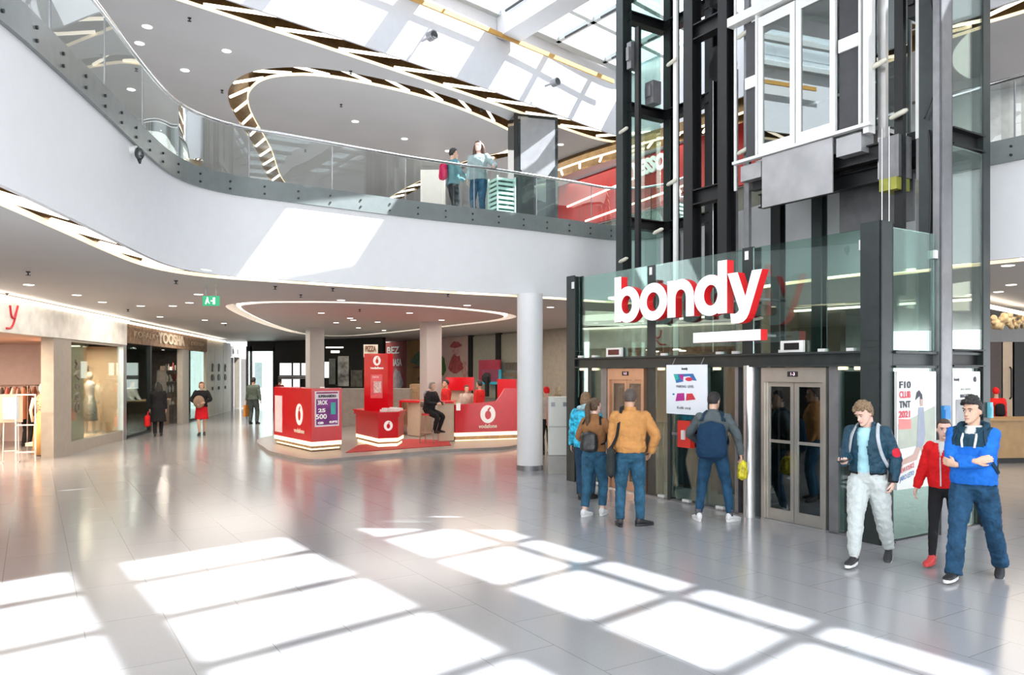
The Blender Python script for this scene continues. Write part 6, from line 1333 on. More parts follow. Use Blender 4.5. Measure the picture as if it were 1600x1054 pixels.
EW = mat('eye_white', (0.75, 0.73, 0.70), 0.3, var=0); EI = mat('iris_dark', (0.03, 0.02, 0.015), 0.2, var=0); LIP = mat('lips', (0.50, 0.20, 0.17), 0.45, var=0)
HBR = mat('hair_brown', (0.055, 0.032, 0.018), 0.55, var=0.5, vscale=60, bump=0.5, bscale=160); HDK = mat('hair_black', (0.014, 0.011, 0.010), 0.45, var=0.5, vscale=60, bump=0.5, bscale=160)
HLB = mat('hair_light_brown', (0.20, 0.12, 0.06), 0.55, var=0.5, vscale=60, bump=0.5, bscale=160); HBL = mat('hair_blond', (0.48, 0.36, 0.22), 0.55, var=0.3, vscale=60, bump=0.5, bscale=160); HGR = mat('hair_grey', (0.22, 0.19, 0.17), 0.55, var=0.4, vscale=60)
def cloth(name, col, var=0.12, bump=0.25, bscale=220, rough=0.8): return mat(name, col, rough, var=var, vscale=9, bump=bump, bscale=bscale, spec=0.25)
JEAN = cloth('denim_blue', (0.016, 0.062, 0.125), 0.4); JEAN2 = cloth('denim_mid', (0.026, 0.092, 0.155), 0.4); JEAN3 = cloth('denim_dark', (0.018, 0.050, 0.095), 0.3)
BLK = cloth('black_cloth', (0.014, 0.014, 0.016)); NAVY = cloth('navy_cloth', (0.010, 0.035, 0.065), rough=0.6); SOLEW = mat('sole_white', (0.72, 0.72, 0.70), 0.5, var=0.03); SHW = mat('shoe_white', (0.70, 0.70, 0.70), 0.5, var=0.06); SHB = mat('shoe_black', (0.016, 0.016, 0.018), 0.5, var=0.1)
def strapmb(pts, w_, th=0.008, n=5, m=None):
    """flat band along pts; m gives the surface normal at each point"""
    q = MB(); P_ = cr(pts, n); N = len(P_); R = []
    for i in range(N):
        t = (P_[min(i+1, N-1)]-P_[max(0, i-1)]).normalized(); nn = Vector(m(P_[i])).normalized() if m else Vector((0, -1, 0)); nn = (nn-t*nn.dot(t)).normalized(); s = t.cross(nn)
        R.append([P_[i]+s*w_/2-nn*th/2, P_[i]+s*w_/2+nn*th/2, P_[i]-s*w_/2+nn*th/2, P_[i]-s*w_/2-nn*th/2])
    q.rings(R); return q
def torso_pt(f, ang, z, grow):
    """a point on the clothed torso: ang 0 = front, positive towards the figure's left"""
    t = [x for x in TORSO]; zz = z; a = t[0]; b = t[-1]
    for p_, q_ in zip(t[:-1], t[1:]):
        if p_[0] <= zz <= q_[0]: a, b = p_, q_
    u = (zz-a[0])/(b[0]-a[0]); rx = a[1]+(b[1]-a[1])*u+grow; ry = a[2]+(b[2]-a[2])*u+grow; cy = a[3]+(b[3]-a[3])*u
    A_ = math.radians(ang); return f.tp(rx*math.sin(A_), cy-ry*math.cos(A_), z)
def person(loc, rz, label, f, skin, build):
    """build(o) adds hair and clothing as children of the body mesh"""
    return None
def mkbody(mb, mats, loc, rz, label, group=None):
    me = mb.mesh('person', mats, True); o = bpy.data.objects.new('person', me); C.objects.link(o); o.location = loc; o.rotation_euler = (0, 0, rz); tag(o, label, 'person', group); return o
def piece(mb, name, mats, o, label=None): return mb.build(name, mats, o, smooth=True, local=True, label=label, recalc=False)
def bag(name, cat, label, mb, mats, o, parts=()):
    """a bag that is carried: a thing of its own standing in the figure's frame"""
    mm = o.matrix_basis.copy(); t = thing(name, label, cat, (mm.translation.x, mm.translation.y, mm.translation.z), o.rotation_euler.z)
    mb.build('bag_body' if name != 'phone' else 'phone_body', mats, t, smooth='auto', local=True)
    for n_, q, m_ in parts: q.build(n_, m_, t, smooth='auto', local=True)
    # stand the empty at the bag itself
    c = sum((v for v in mb.v), Vector((0, 0, 0)))/len(mb.v); c.z = min(v.z for v in mb.v)
    t.location = mm @ c
    for ch in [x for x in C.objects if x.parent == t]:
        ch.data.transform(Matrix.Translation(-c))
    return t
def rucksack(f, z0=0.98, z1=1.44, w_=0.30, d=0.15, y=0.12, vox=0.01, seed=3, off=(0, 0), grow=0.03):
    k = f.k; mb = MB(); R = []
    for i in range(12):
        u = i/11; z = z0+(z1-z0)*u; s = (1-(2*u-1)**6)**0.5*0.9+0.1; s *= 1-0.18*u
        R.append([f.tp(off[0]+w_/2*s*math.copysign(abs(math.cos(a))**0.6, math.cos(a)), y+grow+d/2+off[1]+d/2*s*math.copysign(abs(math.sin(a))**0.7, math.sin(a)), z) for a in [2*PI*j/20 for j in range(20)]])
    mb.rings(R); mb.remesh(vox, 4, 0.008, 0.09, seed); return mb
def straps(f, grow, w_=0.045, both=True, low=1.05):
    q = []
    for s in ((1, -1) if both else (1,)):
        pts = [torso_pt(f, s*140, 1.37, grow+0.01), f.tp(s*0.105, 0.03, 1.452+grow), torso_pt(f, s*36, 1.40, grow), torso_pt(f, s*42, 1.28, grow), torso_pt(f, s*58, 1.16, grow), torso_pt(f, s*95, low, grow), torso_pt(f, s*130, low-0.02, grow+0.01)]
        c = f.tp(0, 0, 1.25); q.append(strapmb(pts, w_*f.k, 0.012, 5, lambda p: p-c if p.z < c.z+0.16*f.k else p-f.tp(0, 0.02, 1.36)))
    return q
R_ = math.radians
# 1 boy with phone, navy bomber jacket, grey joggers
def boy_phone():
    f = figure(H=1.70, hip=(0, 0, 0.925), lean=2, twist=0, ankL=(0.13, 0.30, 0.13), ankR=(-0.07, -0.27, 0.085), shw=0.95, wrL=(0.25, -0.02, 0.89), wrR=(-0.16, -0.34, 1.10), elR=(-0.25, 0.6, -0.8), elL=(0.8, 0.6, 0), hyaw=-24, hpitch=27)
    mb = body_mb(f, 0.0055, curlR=0.8, curlL=0.7, pnR=(0.3, -0.1, 0.9), dR=(0.35, -0.9, 0.1), pnL=(-1, 0, 0)); add_face(mb, f)
    o = mkbody(mb, [SK3, EW, EI, HLB, LIP], (3.72, 8.02, 0), R_(-40), 'boy in navy bomber jacket and pale grey joggers walking while looking at his phone')
    piece(hair_mb(f, 'tousled', 0.006, 0.006, 3, 0.012, 0.165), 'hair', mat('hair_sandy', (0.22, 0.14, 0.075), 0.55, var=0.5, vscale=60, bump=0.6, bscale=160), o)
    sh = jacket_mb(f, 0.97, 1.47, 0.010, vox=0.009, sl=(0.05, 0.05, 0.045, 0.04, 0.035), cuff=0.6, disp=0.004); piece(sh, 't_shirt', cloth('pale_cyan', (0.38, 0.66, 0.74)), o)
    jk = jacket_mb(f, 0.97, 1.485, 0.040, sl=(0.078, 0.074, 0.066, 0.062, 0.046), vox=0.0075, disp=0.010, collar=0.03, growz=lambda z: -0.02*math.exp(-((z-0.97)/0.03)**2), cuff=0.98)
    Ti = f.T.inverted(); k = f.k
    def op(c):
        p = (Ti @ c)/k
        wd = 0.020+0.045*max(0, min(1, (p.z-1.0)/0.4)) if p.z > 1.28 else 0.04+0.02*math.sin((1.28-p.z)*6)
        return p.y < -0.02 and abs(p.x+0.012) < wd and p.z > 0.9 and (c-f.wR).length > 0.16 and (c-f.eR).length > 0.12
    jk.cull(op)
    redp = lambda c: 2 if ((c-f.eL.lerp(f.sL, 0.25)-Vector((0.05, -0.045, 0))*k).length < 0.05*k) else (1 if (c-f.wL).length < 0.055*k or (Ti @ c).z/k < 0.995 and (c-f.hip).length < 0.25 else None)
    jk.paint(redp); piece(jk, 'jacket', [cloth('navy_bomber', (0.012, 0.048, 0.078), rough=0.45), BLK, cloth('red_patch', (0.55, 0.02, 0.04))], o)
    for s in (-1, 1):
        zp = strapmb([torso_pt(f, s*(16 if z < 1.3 else 24), z, 0.05) for z in (0.99, 1.1, 1.2, 1.3, 1.4)], 0.008, 0.006); 
    lg = legs_mb(f, 1.0, (0.115, 0.108, 0.086, 0.078, 0.056), -0.01, 0.0085, 0.010, 4); piece(lg, 'joggers', cloth('pale_grey_jersey', (0.50, 0.54, 0.53), 0.05), o)
    shoe(f, f.aR, f.kR, -4, 0, (SHB, SOLEW), o); shoe(f, f.aL, f.kL, 8, 24, (SHB, SOLEW), o)
    for a in (f.aL, f.aR):
        q = MB(); q.tube([a+Vector((0, 0, -0.01)), a+Vector((0, 0, 0.07))], [0.042, 0.044], 12); piece(q, 'sock', SOLEW, o)
    ph = MB(); wr = f.wR+Vector((0.05, -0.105, 0.035)); Mp = Matrix.Translation(wr) @ Matrix.Rotation(R_(-25), 4, 'Z') @ Matrix.Rotation(R_(12), 4, 'X'); ph.box(-0.036, 0.036, -0.072, 0.072, -0.004, 0.004); ph.xf(Mp)
    sc_ = MB(); sc_.box(-0.033, 0.033, -0.068, 0.068, 0.0042, 0.005); sc_.xf(Mp)
    bag('phone', 'phone', 'black phone held by the boy in the navy bomber jacket', ph, M['black'], o, (('screen', sc_, M['blackglass']),))
    rk = rucksack(f, 1.0, 1.40, 0.27, 0.12, 0.12, grow=0.045)
    st = straps(f, 0.05, 0.035); gs = mat('grey_strap', (0.40, 0.43, 0.46), 0.5, var=0.2)
    bag('rucksack', 'rucksack', 'rucksack with grey straps on the back of the boy with the phone', rk, NAVY, o, (('strap', st[0], gs), ('strap', st[1], gs)))
boy_phone()
# 2 girl in red hoodie
def girl_red():
    f = figure(H=1.50, hip=(0, 0, 0.925), lean=2, shw=0.88, ankL=(0.07, 0.30, 0.13), ankR=(-0.06, -0.27, 0.085), wrR=(-0.30, -0.10, 0.86), wrL=(0.26, -0.06, 0.84), hyaw=22, hpitch=2)
    mb = body_mb(f, 0.0055, curlR=0.6, curlL=0.6); add_face(mb, f)
    o = mkbody(mb, [SK3, EW, EI, HBR, LIP], (4.52, 8.02, 0), R_(-46), 'girl in red hooded jacket and black leggings walking beside the tall boy in blue')
    piece(hair_mb(f, 'bun', 0.006, 0.003, 3, 0.006, 0.172), 'hair', HBR, o)
    piece(jacket_mb(f, 1.2, 1.49, 0.018, sl=(0.05, 0.05, 0.04, 0.04, 0.03), cuff=0.3, disp=0.003), 'shirt', SOLEW, o)
    jk = jacket_mb(f, 0.93, 1.475, 0.038, sl=(0.074, 0.070, 0.062, 0.060, 0.044), vox=0.008, disp=0.009, growz=lambda z: -0.015*math.exp(-((z-0.93)/0.03)**2))
    Ti = f.T.inverted(); k = f.k
    jk.cull(lambda c: (lambda p: p.y < -0.02 and abs(p.x) < (p.z-1.30)*0.28 and p.z > 1.30)((Ti @ c)/k))
    piece(jk, 'jacket', cloth('red_hoodie', (0.72, 0.012, 0.015)), o)
    hd = MB(); hd.tube([f.tp(-0.10, -0.07, 1.40), f.tp(-0.115, 0.03, 1.46), f.tp(0, 0.12, 1.46), f.tp(0.115, 0.03, 1.46), f.tp(0.10, -0.07, 1.40)], [0.022*k, 0.035*k, 0.05*k, 0.035*k, 0.022*k], 10); hd.remesh(0.009, 3); piece(hd, 'hood', SOLEW, o)
    zp = strapmb([torso_pt(f, 0, z, 0.046) for z in (0.96, 1.05, 1.15, 1.25, 1.31)], 0.012, 0.006); piece(zp, 'zip', SOLEW, o)
    piece(legs_mb(f, 0.98, (0.088, 0.080, 0.056, 0.055, 0.038), 0.0, 0.008, 0.003, 4), 'leggings', BLK, o)
    rd = mat('red_shoe', (0.62, 0.05, 0.05), 0.5, var=0.08); 
    shoe(f, f.aR, f.kR, -4, 0, (rd, rd), o, hi=0.03); shoe(f, f.aL, f.kL, 8, 22, (rd, rd), o, hi=0.03)
girl_red()
# 3 boy in blue hoodie, arms crossed
def boy_blue():
    f = figure(H=1.74, hip=(0, 0, 0.925), lean=1, shw=0.94, ankL=(0.15, 0.32, 0.12), ankR=(-0.10, -0.26, 0.085), wrR=(0.09, -0.245, 1.165), elR=(-0.9, -0.1, -0.8), wrL=(-0.09, -0.27, 1.12), elL=(0.9, -0.1, -0.8), hyaw=-16, hpitch=4)
    mb = body_mb(f, 0.0055, curlR=0.3, curlL=0.3, pnR=(0, 1, 0), pnL=(0, 1, 0), dR=(0.9, 0.25, 0.3), dL=(-0.9, 0.25, 0.25)); add_face(mb, f)
    o = mkbody(mb, [SK1, EW, EI, HDK, LIP], (4.46, 7.42, 0), R_(-46), 'tall boy in blue hooded sweatshirt and jeans walking with his arms crossed')
    piece(hair_mb(f, 'quiff', 0.006, 0.006, 3, 0.008, 0.172), 'hair', HDK, o)
    piece(jacket_mb(f, 1.2, 1.495, 0.010, sl=(0.05, 0.05, 0.04, 0.04, 0.03), cuff=0.3, disp=0.0), 't_shirt', SOLEW, o)
    jk = jacket_mb(f, 0.93, 1.48, 0.045, sl=(0.074, 0.072, 0.066, 0.060, 0.044), vox=0.0075, disp=0.010, growz=lambda z: 0.012*math.exp(-((z-1.0)/0.05)**2)-0.01*math.exp(-((z-0.93)/0.02)**2), cuff=0.90)
    Ti = f.T.inverted(); k = f.k
    def pt(c):
        p = (Ti @ c)/k
        if (c-f.sL).length < 0.0: return None
        if p.z > 1.30 and abs(p.x) < 0.155-(1.42-p.z)*0.25 and min((c-f.eL).length, (c-f.eR).length) > 0.1: return 1
        if (c-f.wL).length < 0.075*k or (c-f.wR).length < 0.07*k: return None
        return None
    jk.paint(pt); jk.cull(lambda c: (lambda p: p.y < -0.02 and p.z > 1.42 and abs(p.x) < 0.045)((Ti @ c)/k))
    piece(jk, 'hoodie', [cloth('royal_blue', (0.012, 0.14, 0.55)), cloth('hoodie_navy', (0.012, 0.045, 0.075))], o)
    hd = MB(); hd.tube(cr([f.tp(-0.055, -0.115, 1.40), f.tp(-0.10, -0.06, 1.46), f.tp(-0.11, 0.04, 1.50), f.tp(0, 0.13, 1.49), f.tp(0.11, 0.04, 1.50), f.tp(0.10, -0.06, 1.46), f.tp(0.055, -0.115, 1.40)], 3), [0.014*k]+[0.018*k]*3+[0.030*k]*4+[0.050*k]*3+[0.030*k]*4+[0.018*k]*3+[0.014*k], 10); hd.remesh(0.009, 3); piece(hd, 'hood', cloth('hoodie_navy', (0.012, 0.045, 0.075)), o)
    for s in (-1, 1):
        q = MB(); q.tube([torso_pt(f, s*17, 1.42, 0.04), torso_pt(f, s*15, 1.36, 0.058), torso_pt(f, s*13, 1.29, 0.058)], 0.011, 8); piece(q, 'drawstring', SOLEW, o)
    lg = legs_mb(f, 1.0, (0.112, 0.106, 0.080, 0.080, 0.074), 0.035, 0.008, 0.010, 4); piece(lg, 'jeans', JEAN, o)
    for (a, kn, y, p) in ((f.aR, f.kR, -4, 0), (f.aL, f.kL, 10, 24)):
        s_, M_ = shoe(f, a, kn, y, p, (SHB, SOLEW), o)
        q = MB(); 
        for yy in (-0.035, -0.06, -0.085, -0.11): q.bar(M_ @ Vector((-0.022, yy, -0.005+yy*0.25)), M_ @ Vector((0.022, yy, -0.005+yy*0.25)), 0.008, 0.008)
        q.build('laces', SOLEW, s_, local=True)
    rk = rucksack(f, 0.93, 1.40, 0.30, 0.19, 0.13, grow=0.05); st = straps(f, 0.058, 0.03)
    bag('rucksack', 'rucksack', 'large black rucksack on the back of the tall boy in blue', rk, BLK, o, (('strap', st[0], NAVY), ('strap', st[1], NAVY)))
boy_blue()
# 4 man in tan jacket
def man_tan():
    f = figure(H=1.76, hip=(0, 0, 0.93), shw=1.05, ankL=(0.13, 0.04, 0.085), ankR=(-0.13, -0.02, 0.085), wrR=(-0.26, -0.08, 0.93), elR=(-1, 0.4, 0), wrL=(0.24, -0.02, 0.86), elL=(0.9, 0.5, 0), hyaw=-10, hpitch=6)
    mb = body_mb(f, 0.007, curlR=0.6, curlL=0.6, dR=(0.2, -0.6, -0.6)); add_face(mb, f)
    o = mkbody(mb, [SK2, EW, EI, HBR, LIP], (1.53, 9.95, 0), R_(172), 'man in tan bomber jacket and blue jeans waiting with his back turned')
    piece(hair_mb(f, 'crop', 0.007, 0.002, 3, 0.010, 0.18), 'hair', mat('hair_cropped', (0.07, 0.05, 0.04), 0.6, var=0.5, vscale=60), o)
    jk = jacket_mb(f, 0.95, 1.485, 0.044, sl=(0.076, 0.073, 0.066, 0.060, 0.044), vox=0.009, disp=0.010, collar=0.03, growz=lambda z: 0.015*math.exp(-((z-1.03)/0.05)**2)-0.02*math.exp(-((z-0.95)/0.02)**2)); piece(jk, 'jacket', cloth('tan_suede', (0.50, 0.235, 0.075)), o)
    piece(legs_mb(f, 1.0, (0.105, 0.098, 0.072, 0.070, 0.055), 0.0, 0.009, 0.007, 4), 'jeans', JEAN2, o)
    shoe(f, f.aR, f.kR, -55, 0, (SHB, SHB), o); shoe(f, f.aL, f.kL, 10, 0, (SHB, SHB), o)
    k = f.k
    bg_ = MB(); R = []
    for i in range(9):
        u = i/8; z = 0.62+0.42*u; s = (1-(2*u-1)**6)**0.5*0.9+0.1
        R.append([Vector((0.245+0.055*s*math.cos(a), 0.05+0.15*s*math.copysign(abs(math.sin(a))**0.7, math.sin(a)), z)) for a in [2*PI*j/18 for j in range(18)]])
    bg_.rings(R); bg_.remesh(0.01, 3, 0.008, 0.08)
    c = f.tp(0, 0, 1.25)
    st = strapmb([Vector((0.24, 0.09, 1.02)), torso_pt(f, 125, 1.15, 0.06), torso_pt(f, 140, 1.30, 0.06), f.tp(0.11, 0.05, 1.52), f.tp(0.11, -0.05, 1.50), torso_pt(f, 50, 1.30, 0.06), Vector((0.24, -0.04, 1.02))], 0.045, 0.008, 5, lambda p: p-c)
    bag('shoulder_bag', 'bag', 'dark grey shoulder bag hanging from the man in the tan jacket', bg_, cloth('dark_bag', (0.025, 0.03, 0.03)), o, (('strap', st, BLK),))
man_tan()
# 5 woman in brown top, black backpack, ponytail
def woman_brown():
    f = figure(H=1.62, hip=(0, 0, 0.93), lean=2, shw=0.9, ankL=(0.10, 0.14, 0.085), ankR=(-0.09, -0.10, 0.085), wrL=(0.16, -0.25, 1.05), elL=(0.8, 0.5, -0.3), wrR=(-0.2, -0.2, 1.0), elR=(-0.8, 0.5, -0.3), hyaw=-22)
    mb = body_mb(f, 0.007); add_face(mb, f)
    o = mkbody(mb, [SK3, EW, EI, HBR, LIP], (1.14, 10.65, 0), R_(152), 'woman with brown ponytail in brown top and cropped jeans waiting at the lift')
    piece(hair_mb(f, 'tail', 0.007, 0.004, 3, 0.007, 0.175), 'hair', mat('hair_chestnut', (0.085, 0.045, 0.022), 0.5, var=0.5, vscale=60, bump=0.5, bscale=160), o)
    piece(jacket_mb(f, 0.97, 1.49, 0.022, sl=(0.062, 0.058, 0.050, 0.048, 0.036), vox=0.009, disp=0.006, collar=0.02), 'jumper', cloth('rust_brown', (0.27, 0.125, 0.050)), o)
    piece(legs_mb(f, 1.03, (0.108, 0.100, 0.076, 0.072, 0.062), 0, 0.009, 0.007, 4, short=0.16, seat=0.125), 'jeans', JEAN2, o)
    shoe(f, f.aR, f.kR, 0, 0, (SHW, SOLEW), o); shoe(f, f.aL, f.kL, -12, 0, (SHW, SOLEW), o)
    rk = rucksack(f, 0.96, 1.27, 0.29, 0.16, 0.10, grow=0.03); st = straps(f, 0.035, 0.03, low=1.1)
    bag('rucksack', 'rucksack', 'black leather rucksack worn by the woman with the ponytail', rk, mat('black_leather', (0.016, 0.017, 0.018), 0.35, var=0.2, bump=0.2), o, (('strap', st[0], BLK), ('strap', st[1], BLK)))
woman_brown()
# 6 person with cyan rucksack behind her
def person_cyan():
    f = figure(H=1.66, hip=(0, 0, 0.93), ankL=(0.09, 0.06, 0.085), ankR=(-0.09, -0.04, 0.085), wrL=(0.25, -0.1, 0.86), wrR=(-0.25, -0.1, 0.86), hyaw=-12)
    mb = body_mb(f, 0.009)
    o = mkbody(mb, [SK3], (1.16, 12.05, 0), R_(170), 'person in bright cyan patterned jacket mostly hidden behind the woman with the ponytail')
    piece(hair_mb(f, 'bob', 0.008, 0.006, 3, 0.012, 0.17), 'hair', HLB, o)
    piece(jacket_mb(f, 0.86, 1.48, 0.045, sl=(0.085, 0.08, 0.07, 0.065, 0.05), vox=0.01, disp=0.012), 'jacket', mat('cyan_camouflage', (0.02, 0.40, 0.62), 0.6, var=0.7, vscale=14), o)
    hd = MB(); hd.tube([f.tp(-0.10, -0.05, 1.46), f.tp(-0.11, 0.05, 1.50), f.tp(0, 0.13, 1.52), f.tp(0.11, 0.05, 1.50), f.tp(0.10, -0.05, 1.46)], [0.03, 0.045, 0.06, 0.045, 0.03], 10); hd.remesh(0.01, 3); piece(hd, 'hood', mat('hood_grey', (0.30, 0.45, 0.50), 0.7, var=0.5, vscale=25), o)
    piece(legs_mb(f, 1.0, (0.10, 0.092, 0.068, 0.066, 0.055), 0.0, 0.010, 0.006), 'trousers', JEAN3, o)
    shoe(f, f.aR, f.kR, -30, 0, (SHB, SHB), o); shoe(f, f.aL, f.kL, 0, 0, (SHB, SHB), o)
person_cyan()
# 7 man with navy rucksack
def man_navy():
    f = figure(H=1.73, hip=(0, 0, 0.915), lean=3, shw=1.0, ankR=(-0.22, -0.02, 0.085), ankL=(0.19, 0.06, 0.085), wrR=(-0.36, 0.02, 0.90), elR=(-1, 0.4, 0), wrL=(0.22, -0.26, 1.04), elL=(0.9, 0.6, -0.2), hyaw=-24, hpitch=4)
    mb = body_mb(f, 0.007, curlR=1.2); add_face(mb, f)
    o = mkbody(mb, [SK1, EW, EI, HDK, LIP], (2.70, 10.30, 0), R_(160), 'man in grey jacket with large navy rucksack standing at the lift with legs apart')
    piece(hair_mb(f, 'short', 0.007, 0.003, 3, 0.007, 0.178), 'hair', HDK, o)
    piece(jacket_mb(f, 0.92, 1.49, 0.032, sl=(0.072, 0.066, 0.058, 0.052, 0.042), vox=0.009, disp=0.008, collar=0.015), 'jacket', cloth('grey_green_jacket', (0.085, 0.105, 0.110)), o)
    piece(legs_mb(f, 1.0, (0.100, 0.092, 0.068, 0.064, 0.050), -0.03, 0.009, 0.007, 4), 'jeans', JEAN, o)
    for a, kn, y in ((f.aR, f.kR, -35), (f.aL, f.kL, 25)):
        shoe(f, a, kn, y, 0, (SHW, SOLEW), o)
    for a in (f.aL, f.aR):
        q = MB(); q.tube([a+Vector((0, 0, -0.01)), a+Vector((0, 0, 0.075))], [0.04, 0.042], 12); piece(q, 'sock', cloth('sock_grey', (0.1, 0.1, 0.11)), o)
    rk = rucksack(f, 0.84, 1.37, 0.43, 0.2, 0.11, grow=0.035, off=(0.0, 0)); st = straps(f, 0.045, 0.06)
    bag('rucksack', 'rucksack', 'large navy rucksack on the man in the grey jacket', rk, cloth('navy_rucksack', (0.006, 0.030, 0.070)), o, (('strap', st[0], NAVY), ('strap', st[1], NAVY)))
    q = MB(); c = f.wR+Vector((-0.02, -0.02, -0.33)); R = []
    for i in range(9):
        u = i/8; s = (1-(2*u-1)**4)**0.5*(1-0.35*u)+0.12; R.append([c+Vector((0.07*s*math.cos(a), 0.12*s*math.sin(a), 0.27*u)) for a in [2*PI*j/16 for j in range(16)]])
    q.rings(R); q.remesh(0.01, 2, 0.012, 0.04); hq = MB(); hq.tube([c+Vector((0, -0.04, 0.24)), f.wR+Vector((0, -0.02, -0.08)), c+Vector((0, 0.04, 0.24))], 0.012, 8)
    bag('shopping_bag', 'bag', 'small yellow flowered shopping bag held by the man with the navy rucksack', q, mat('yellow_flowers', (0.72, 0.56, 0.03), 0.5, var=0.6, vscale=22), o, (('handle', hq, mat('yellow_flowers', (0.72, 0.56, 0.03), 0.5, var=0.6, vscale=22)),))
man_navy()
# the others are smaller in view
def simple(label, loc, rz, H, skin, hair, hstyle, top, bottom, shoes, skirt=None, pose={}, coat=0.93, vox=0.012, grow=0.03, bare=None, wide=1.0, group=None, hands=True):
    f = figure(H=H, **pose); mb = body_mb(f, vox, hands=hands); o = mkbody(mb, [skin], loc, rz, label)
    piece(hair_mb(f, hstyle, 0.010, 0.004, 3, 0.010, 0.17), 'hair', hair, o)
    piece(jacket_mb(f, coat, 1.48, grow, vox=0.012, disp=0.008, sl=(0.076, 0.070, 0.060, 0.056, 0.044)), 'top', top, o)
    if skirt: 
        q = MB(); R = []
        for z, rx, ry in skirt[0]: R.append([f.hip+Vector((rx*math.cos(a), ry*math.sin(a), z-0.93*f.k)) for a in [2*PI*j/20 for j in range(20)]])
        q.rings(R); q.remesh(0.014, 3, 0.008, 0.08); piece(q, 'skirt', skirt[1], o)
    if bottom: piece(legs_mb(f, 1.0, (0.10*wide, 0.092*wide, 0.070*wide, 0.066*wide, 0.054*wide), 0.0, 0.012, 0.006), 'trousers', bottom, o)
    shoe(f, f.aR, f.kR, -5, 0, (shoes, shoes), o); shoe(f, f.aL, f.kL, 5, 0, (shoes, shoes), o)
    return o, f
GZ = ZG
# two visitors on the gallery
p = at(708, 300, 15.95); o, f = simple('visitor in pink and teal jacket standing on the upper gallery at the left', (p.x, p.y, GZ), R_(110), 1.62, SK1, HDK, 'short', cloth('teal_vest', (0.10, 0.24, 0.27)), BLK, SHB, pose=dict(wrL=(0.1, -0.3, 1.1), wrR=(-0.1, -0.3, 1.1), elL=(0.8, 0.5, -0.4), elR=(-0.8, 0.5, -0.4)))
rk = rucksack(f, 1.02, 1.42, 0.3, 0.18, 0.11, vox=0.014, grow=0.03); bag('rucksack', 'rucksack', 'pink rucksack of the left visitor on the upper gallery', rk, cloth('pink_red', (0.62, 0.01, 0.09)), o)
p = at(748, 300, 15.65); o, f = simple('woman with long dark curly hair leaning at the upper gallery railing', (p.x, p.y, GZ), R_(-20), 1.68, SK3, mat('hair_curly', (0.06, 0.025, 0.015), 0.5, var=0.5, vscale=50), 'long', cloth('pale_denim_jacket', (0.30, 0.38, 0.38)), JEAN2, SHW, pose=dict(wrR=(-0.2, -0.12, 0.9), wrL=(0.45, -0.25, 1.12), elL=(0.6, 0.4, -0.6), ankL=(0.12, -0.05, 0.085)))
# passers-by at the left shops
p = gp(247, 681); o, f = simple('woman in long black coat carrying a red bag in front of the goods shop', tuple(p), R_(200), 1.66, SK1, HDK, 'long', BLK, BLK, SHB, coat=0.62, grow=0.05, pose=dict(ankL=(0.08, 0.1, 0.085), ankR=(-0.08, -0.1, 0.085), wrL=(0.26, -0.05, 0.80), lean=3), skirt=(((0.45, 0.25, 0.2), (0.6, 0.22, 0.18), (0.85, 0.19, 0.15), (1.0, 0.18, 0.14)), BLK))
q = MB(); R = []
for i in range(9):
    u = i/8; s = (1-(2*u-1)**6)**0.5*0.8+0.2; R.append([Vector((0.30+0.09*s*math.copysign(abs(math.cos(a))**0.6, math.cos(a)), -0.05+0.22*s*math.copysign(abs(math.sin(a))**0.6, math.sin(a)), 0.28+0.38*u)) for a in [2*PI*j/16 for j in range(16)]])
q.rings(R); hq = MB(); hq.tube([(0.30, -0.15, 0.62), (0.28, -0.1, 0.76), (0.28, 0.0, 0.76), (0.30, 0.05, 0.62)], 0.014, 8)
bag('handbag', 'bag', 'bright red bag carried by the woman in the long black coat', q, cloth('bright_red', (0.75, 0.02, 0.02)), o, (('handle', hq, cloth('bright_red', (0.75, 0.02, 0.02))),))
p = gp(315, 679); RS = cloth('red_skirt', (0.60, 0.01, 0.02)); o, f = simple('woman in red skirt and dark jacket walking out from the goods shop', tuple(p), R_(15), 1.66, SK1, mat('hair_auburn', (0.22, 0.08, 0.04), 0.5, var=0.4), 'bob', BLK, None, SHB, pose=dict(ankL=(0.07, 0.12, 0.085), ankR=(-0.05, -0.12, 0.085), wrL=(0.12, -0.25, 1.08), wrR=(-0.15, -0.25, 1.05), elL=(1, 0.3, -0.3), elR=(-1, 0.3, -0.3)), skirt=(((0.50, 0.20, 0.16), (0.7, 0.19, 0.15), (0.9, 0.17, 0.13), (1.0, 0.15, 0.12)), RS))
q = MB(); q.ball((-0.05, -0.24, 1.05), (0.17, 0.07, 0.2)); bag('handbag', 'bag', 'round brown bag held in front by the woman in the red skirt', q, mat('brown_bag', (0.28, 0.18, 0.12), 0.6, var=0.2), o)
p = gp(396, 662); o, f = simple('man in dark grey green jacket walking away towards the bright exit', tuple(p), R_(172), 1.76, SK2, HDK, 'crop', cloth('olive_grey', (0.10, 0.125, 0.10)), cloth('grey_trousers', (0.07, 0.085, 0.08)), SHB, grow=0.045, pose=dict(ankL=(0.11, 0.05, 0.085), ankR=(-0.11, -0.05, 0.085), wrL=(0.30, -0.02, 0.84), wrR=(-0.32, 0.05, 0.84)), wide=1.15)
q = MB(); q.box(0.27, 0.35, -0.2, 0.12, 0.28, 0.72); bag('shopping_bag', 'bag', 'orange shopping bag carried by the man walking to the exit', q, cloth('orange_bag', (0.65, 0.25, 0.05)), o)
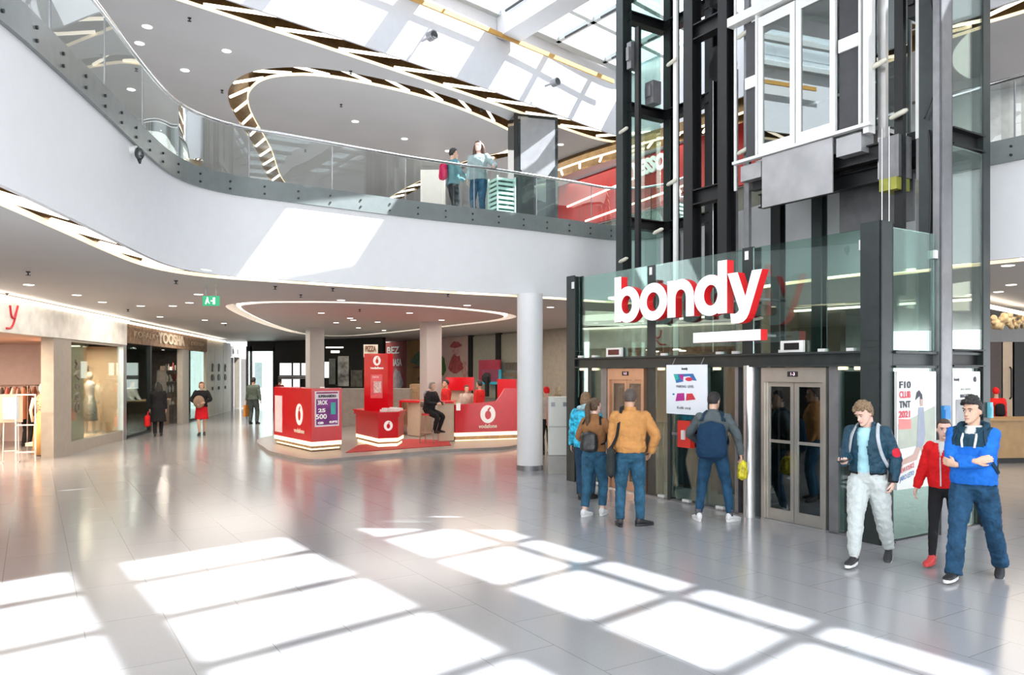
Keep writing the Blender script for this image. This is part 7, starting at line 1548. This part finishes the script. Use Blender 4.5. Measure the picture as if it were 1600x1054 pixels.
# shop assistant and customer in the goods shop
p = sl(262)[2]-SLN*1.3; o, f = simple('shop assistant in white shirt behind the goods shop counter', (p.x, p.y, 0), R_(75), 1.68, SK1, HBR, 'short', SOLEW, BLK, SHB, pose=dict(lean=12, wrL=(0.15, -0.4, 1.0), wrR=(-0.15, -0.4, 1.0)))
p = at(41, 640, 20.5); o, f = simple('customer in dark brown clothes inside the boutique', (p.x, p.y, 0), R_(160), 1.62, SK1, HBR, 'bob', cloth('dark_maroon', (0.10, 0.04, 0.035)), BLK, SHB)
# kiosk people
st_ = STOOL; seatz = 0.80+BZ
o, f = simple('grey haired woman in black seated on the bar stool at the kiosk', (st_.x, st_.y, BZ), R_(60), 1.64, SK1, HGR, 'bob', BLK, BLK, SHB, pose=dict(hip=(0, 0.02, 0.93), lean=10, ankL=(0.1, -0.26, 0.38), ankR=(-0.1, -0.24, 0.37), wrL=(0.15, -0.38, 1.12), wrR=(-0.15, -0.38, 1.12)), grow=0.045)
piece(strapmb([torso_pt(f, a, 1.40, 0.07) for a in (90, 120, 150, 180, 210, 240, 270)], 0.12, 0.02, 3, lambda p_: p_-f.tp(0, 0, 1.4)), 'scarf', cloth('grey_scarf', (0.25, 0.27, 0.28)), o)
p = Vector((at(697, 640, 22.9).x, 22.9, BZ)); simple('kiosk clerk in red top facing the seated woman', tuple(p), R_(-60), 1.66, SK2, HDK, 'short', cloth('clerk_red', (0.50, 0.02, 0.02)), BLK, SHB)
p = Vector((at(749, 640, 22.3).x, 22.3, BZ)); simple('dark haired kiosk clerk in red behind the wide red counter', tuple(p), R_(-120), 1.64, SK2, HDK, 'short', cloth('clerk_red', (0.50, 0.02, 0.02)), BLK, SHB)
p = Vector((at(729, 640, 22.6).x, 22.6, BZ)); simple('customer in pale shirt bent over the wide red counter', tuple(p), R_(20), 1.5, SK1, HBR, 'short', cloth('pale_shirt', (0.5, 0.42, 0.36)), BLK, SHB)
p = Vector((at(437, 620, 33).x, 33.0, 0)); simple('person in dark red near the small bright windows', tuple(p), R_(150), 1.68, SK1, HDK, 'short', cloth('dark_red_top', (0.25, 0.01, 0.015)), BLK, SHB)
p = Vector((at(872, 620, 16.4).x, 16.4, 0)); simple('blond person in pink behind the white cabinet', tuple(p), R_(165), 1.66, SK3, HBL, 'bob', cloth('soft_pink', (0.60, 0.28, 0.24)), BLK, SHB)
p = Vector((at(854, 620, 18.5).x, 18.5, 0)); simple('person in bright red seen between the round column and the white cabinet', tuple(p), R_(200), 1.62, SK1, cloth('bright_red', (0.75, 0.02, 0.02)), 'short', cloth('pale_shirt', (0.5, 0.42, 0.36)), BLK, SHB)
p = at(1556, 640, 18.6); o, f = simple('person in red jacket and red cap with black rucksack behind the shop desk', (p.x, p.y, 0), R_(170), 1.60, SK1, cloth('bright_red', (0.75, 0.02, 0.02)), 'short', cloth('bright_red', (0.75, 0.02, 0.02)), BLK, SHB, grow=0.06)
rk = rucksack(f, 1.0, 1.36, 0.26, 0.15, 0.12, vox=0.014, grow=0.06); bag('rucksack', 'rucksack', 'black rucksack of the person in the red jacket', rk, BLK, o)
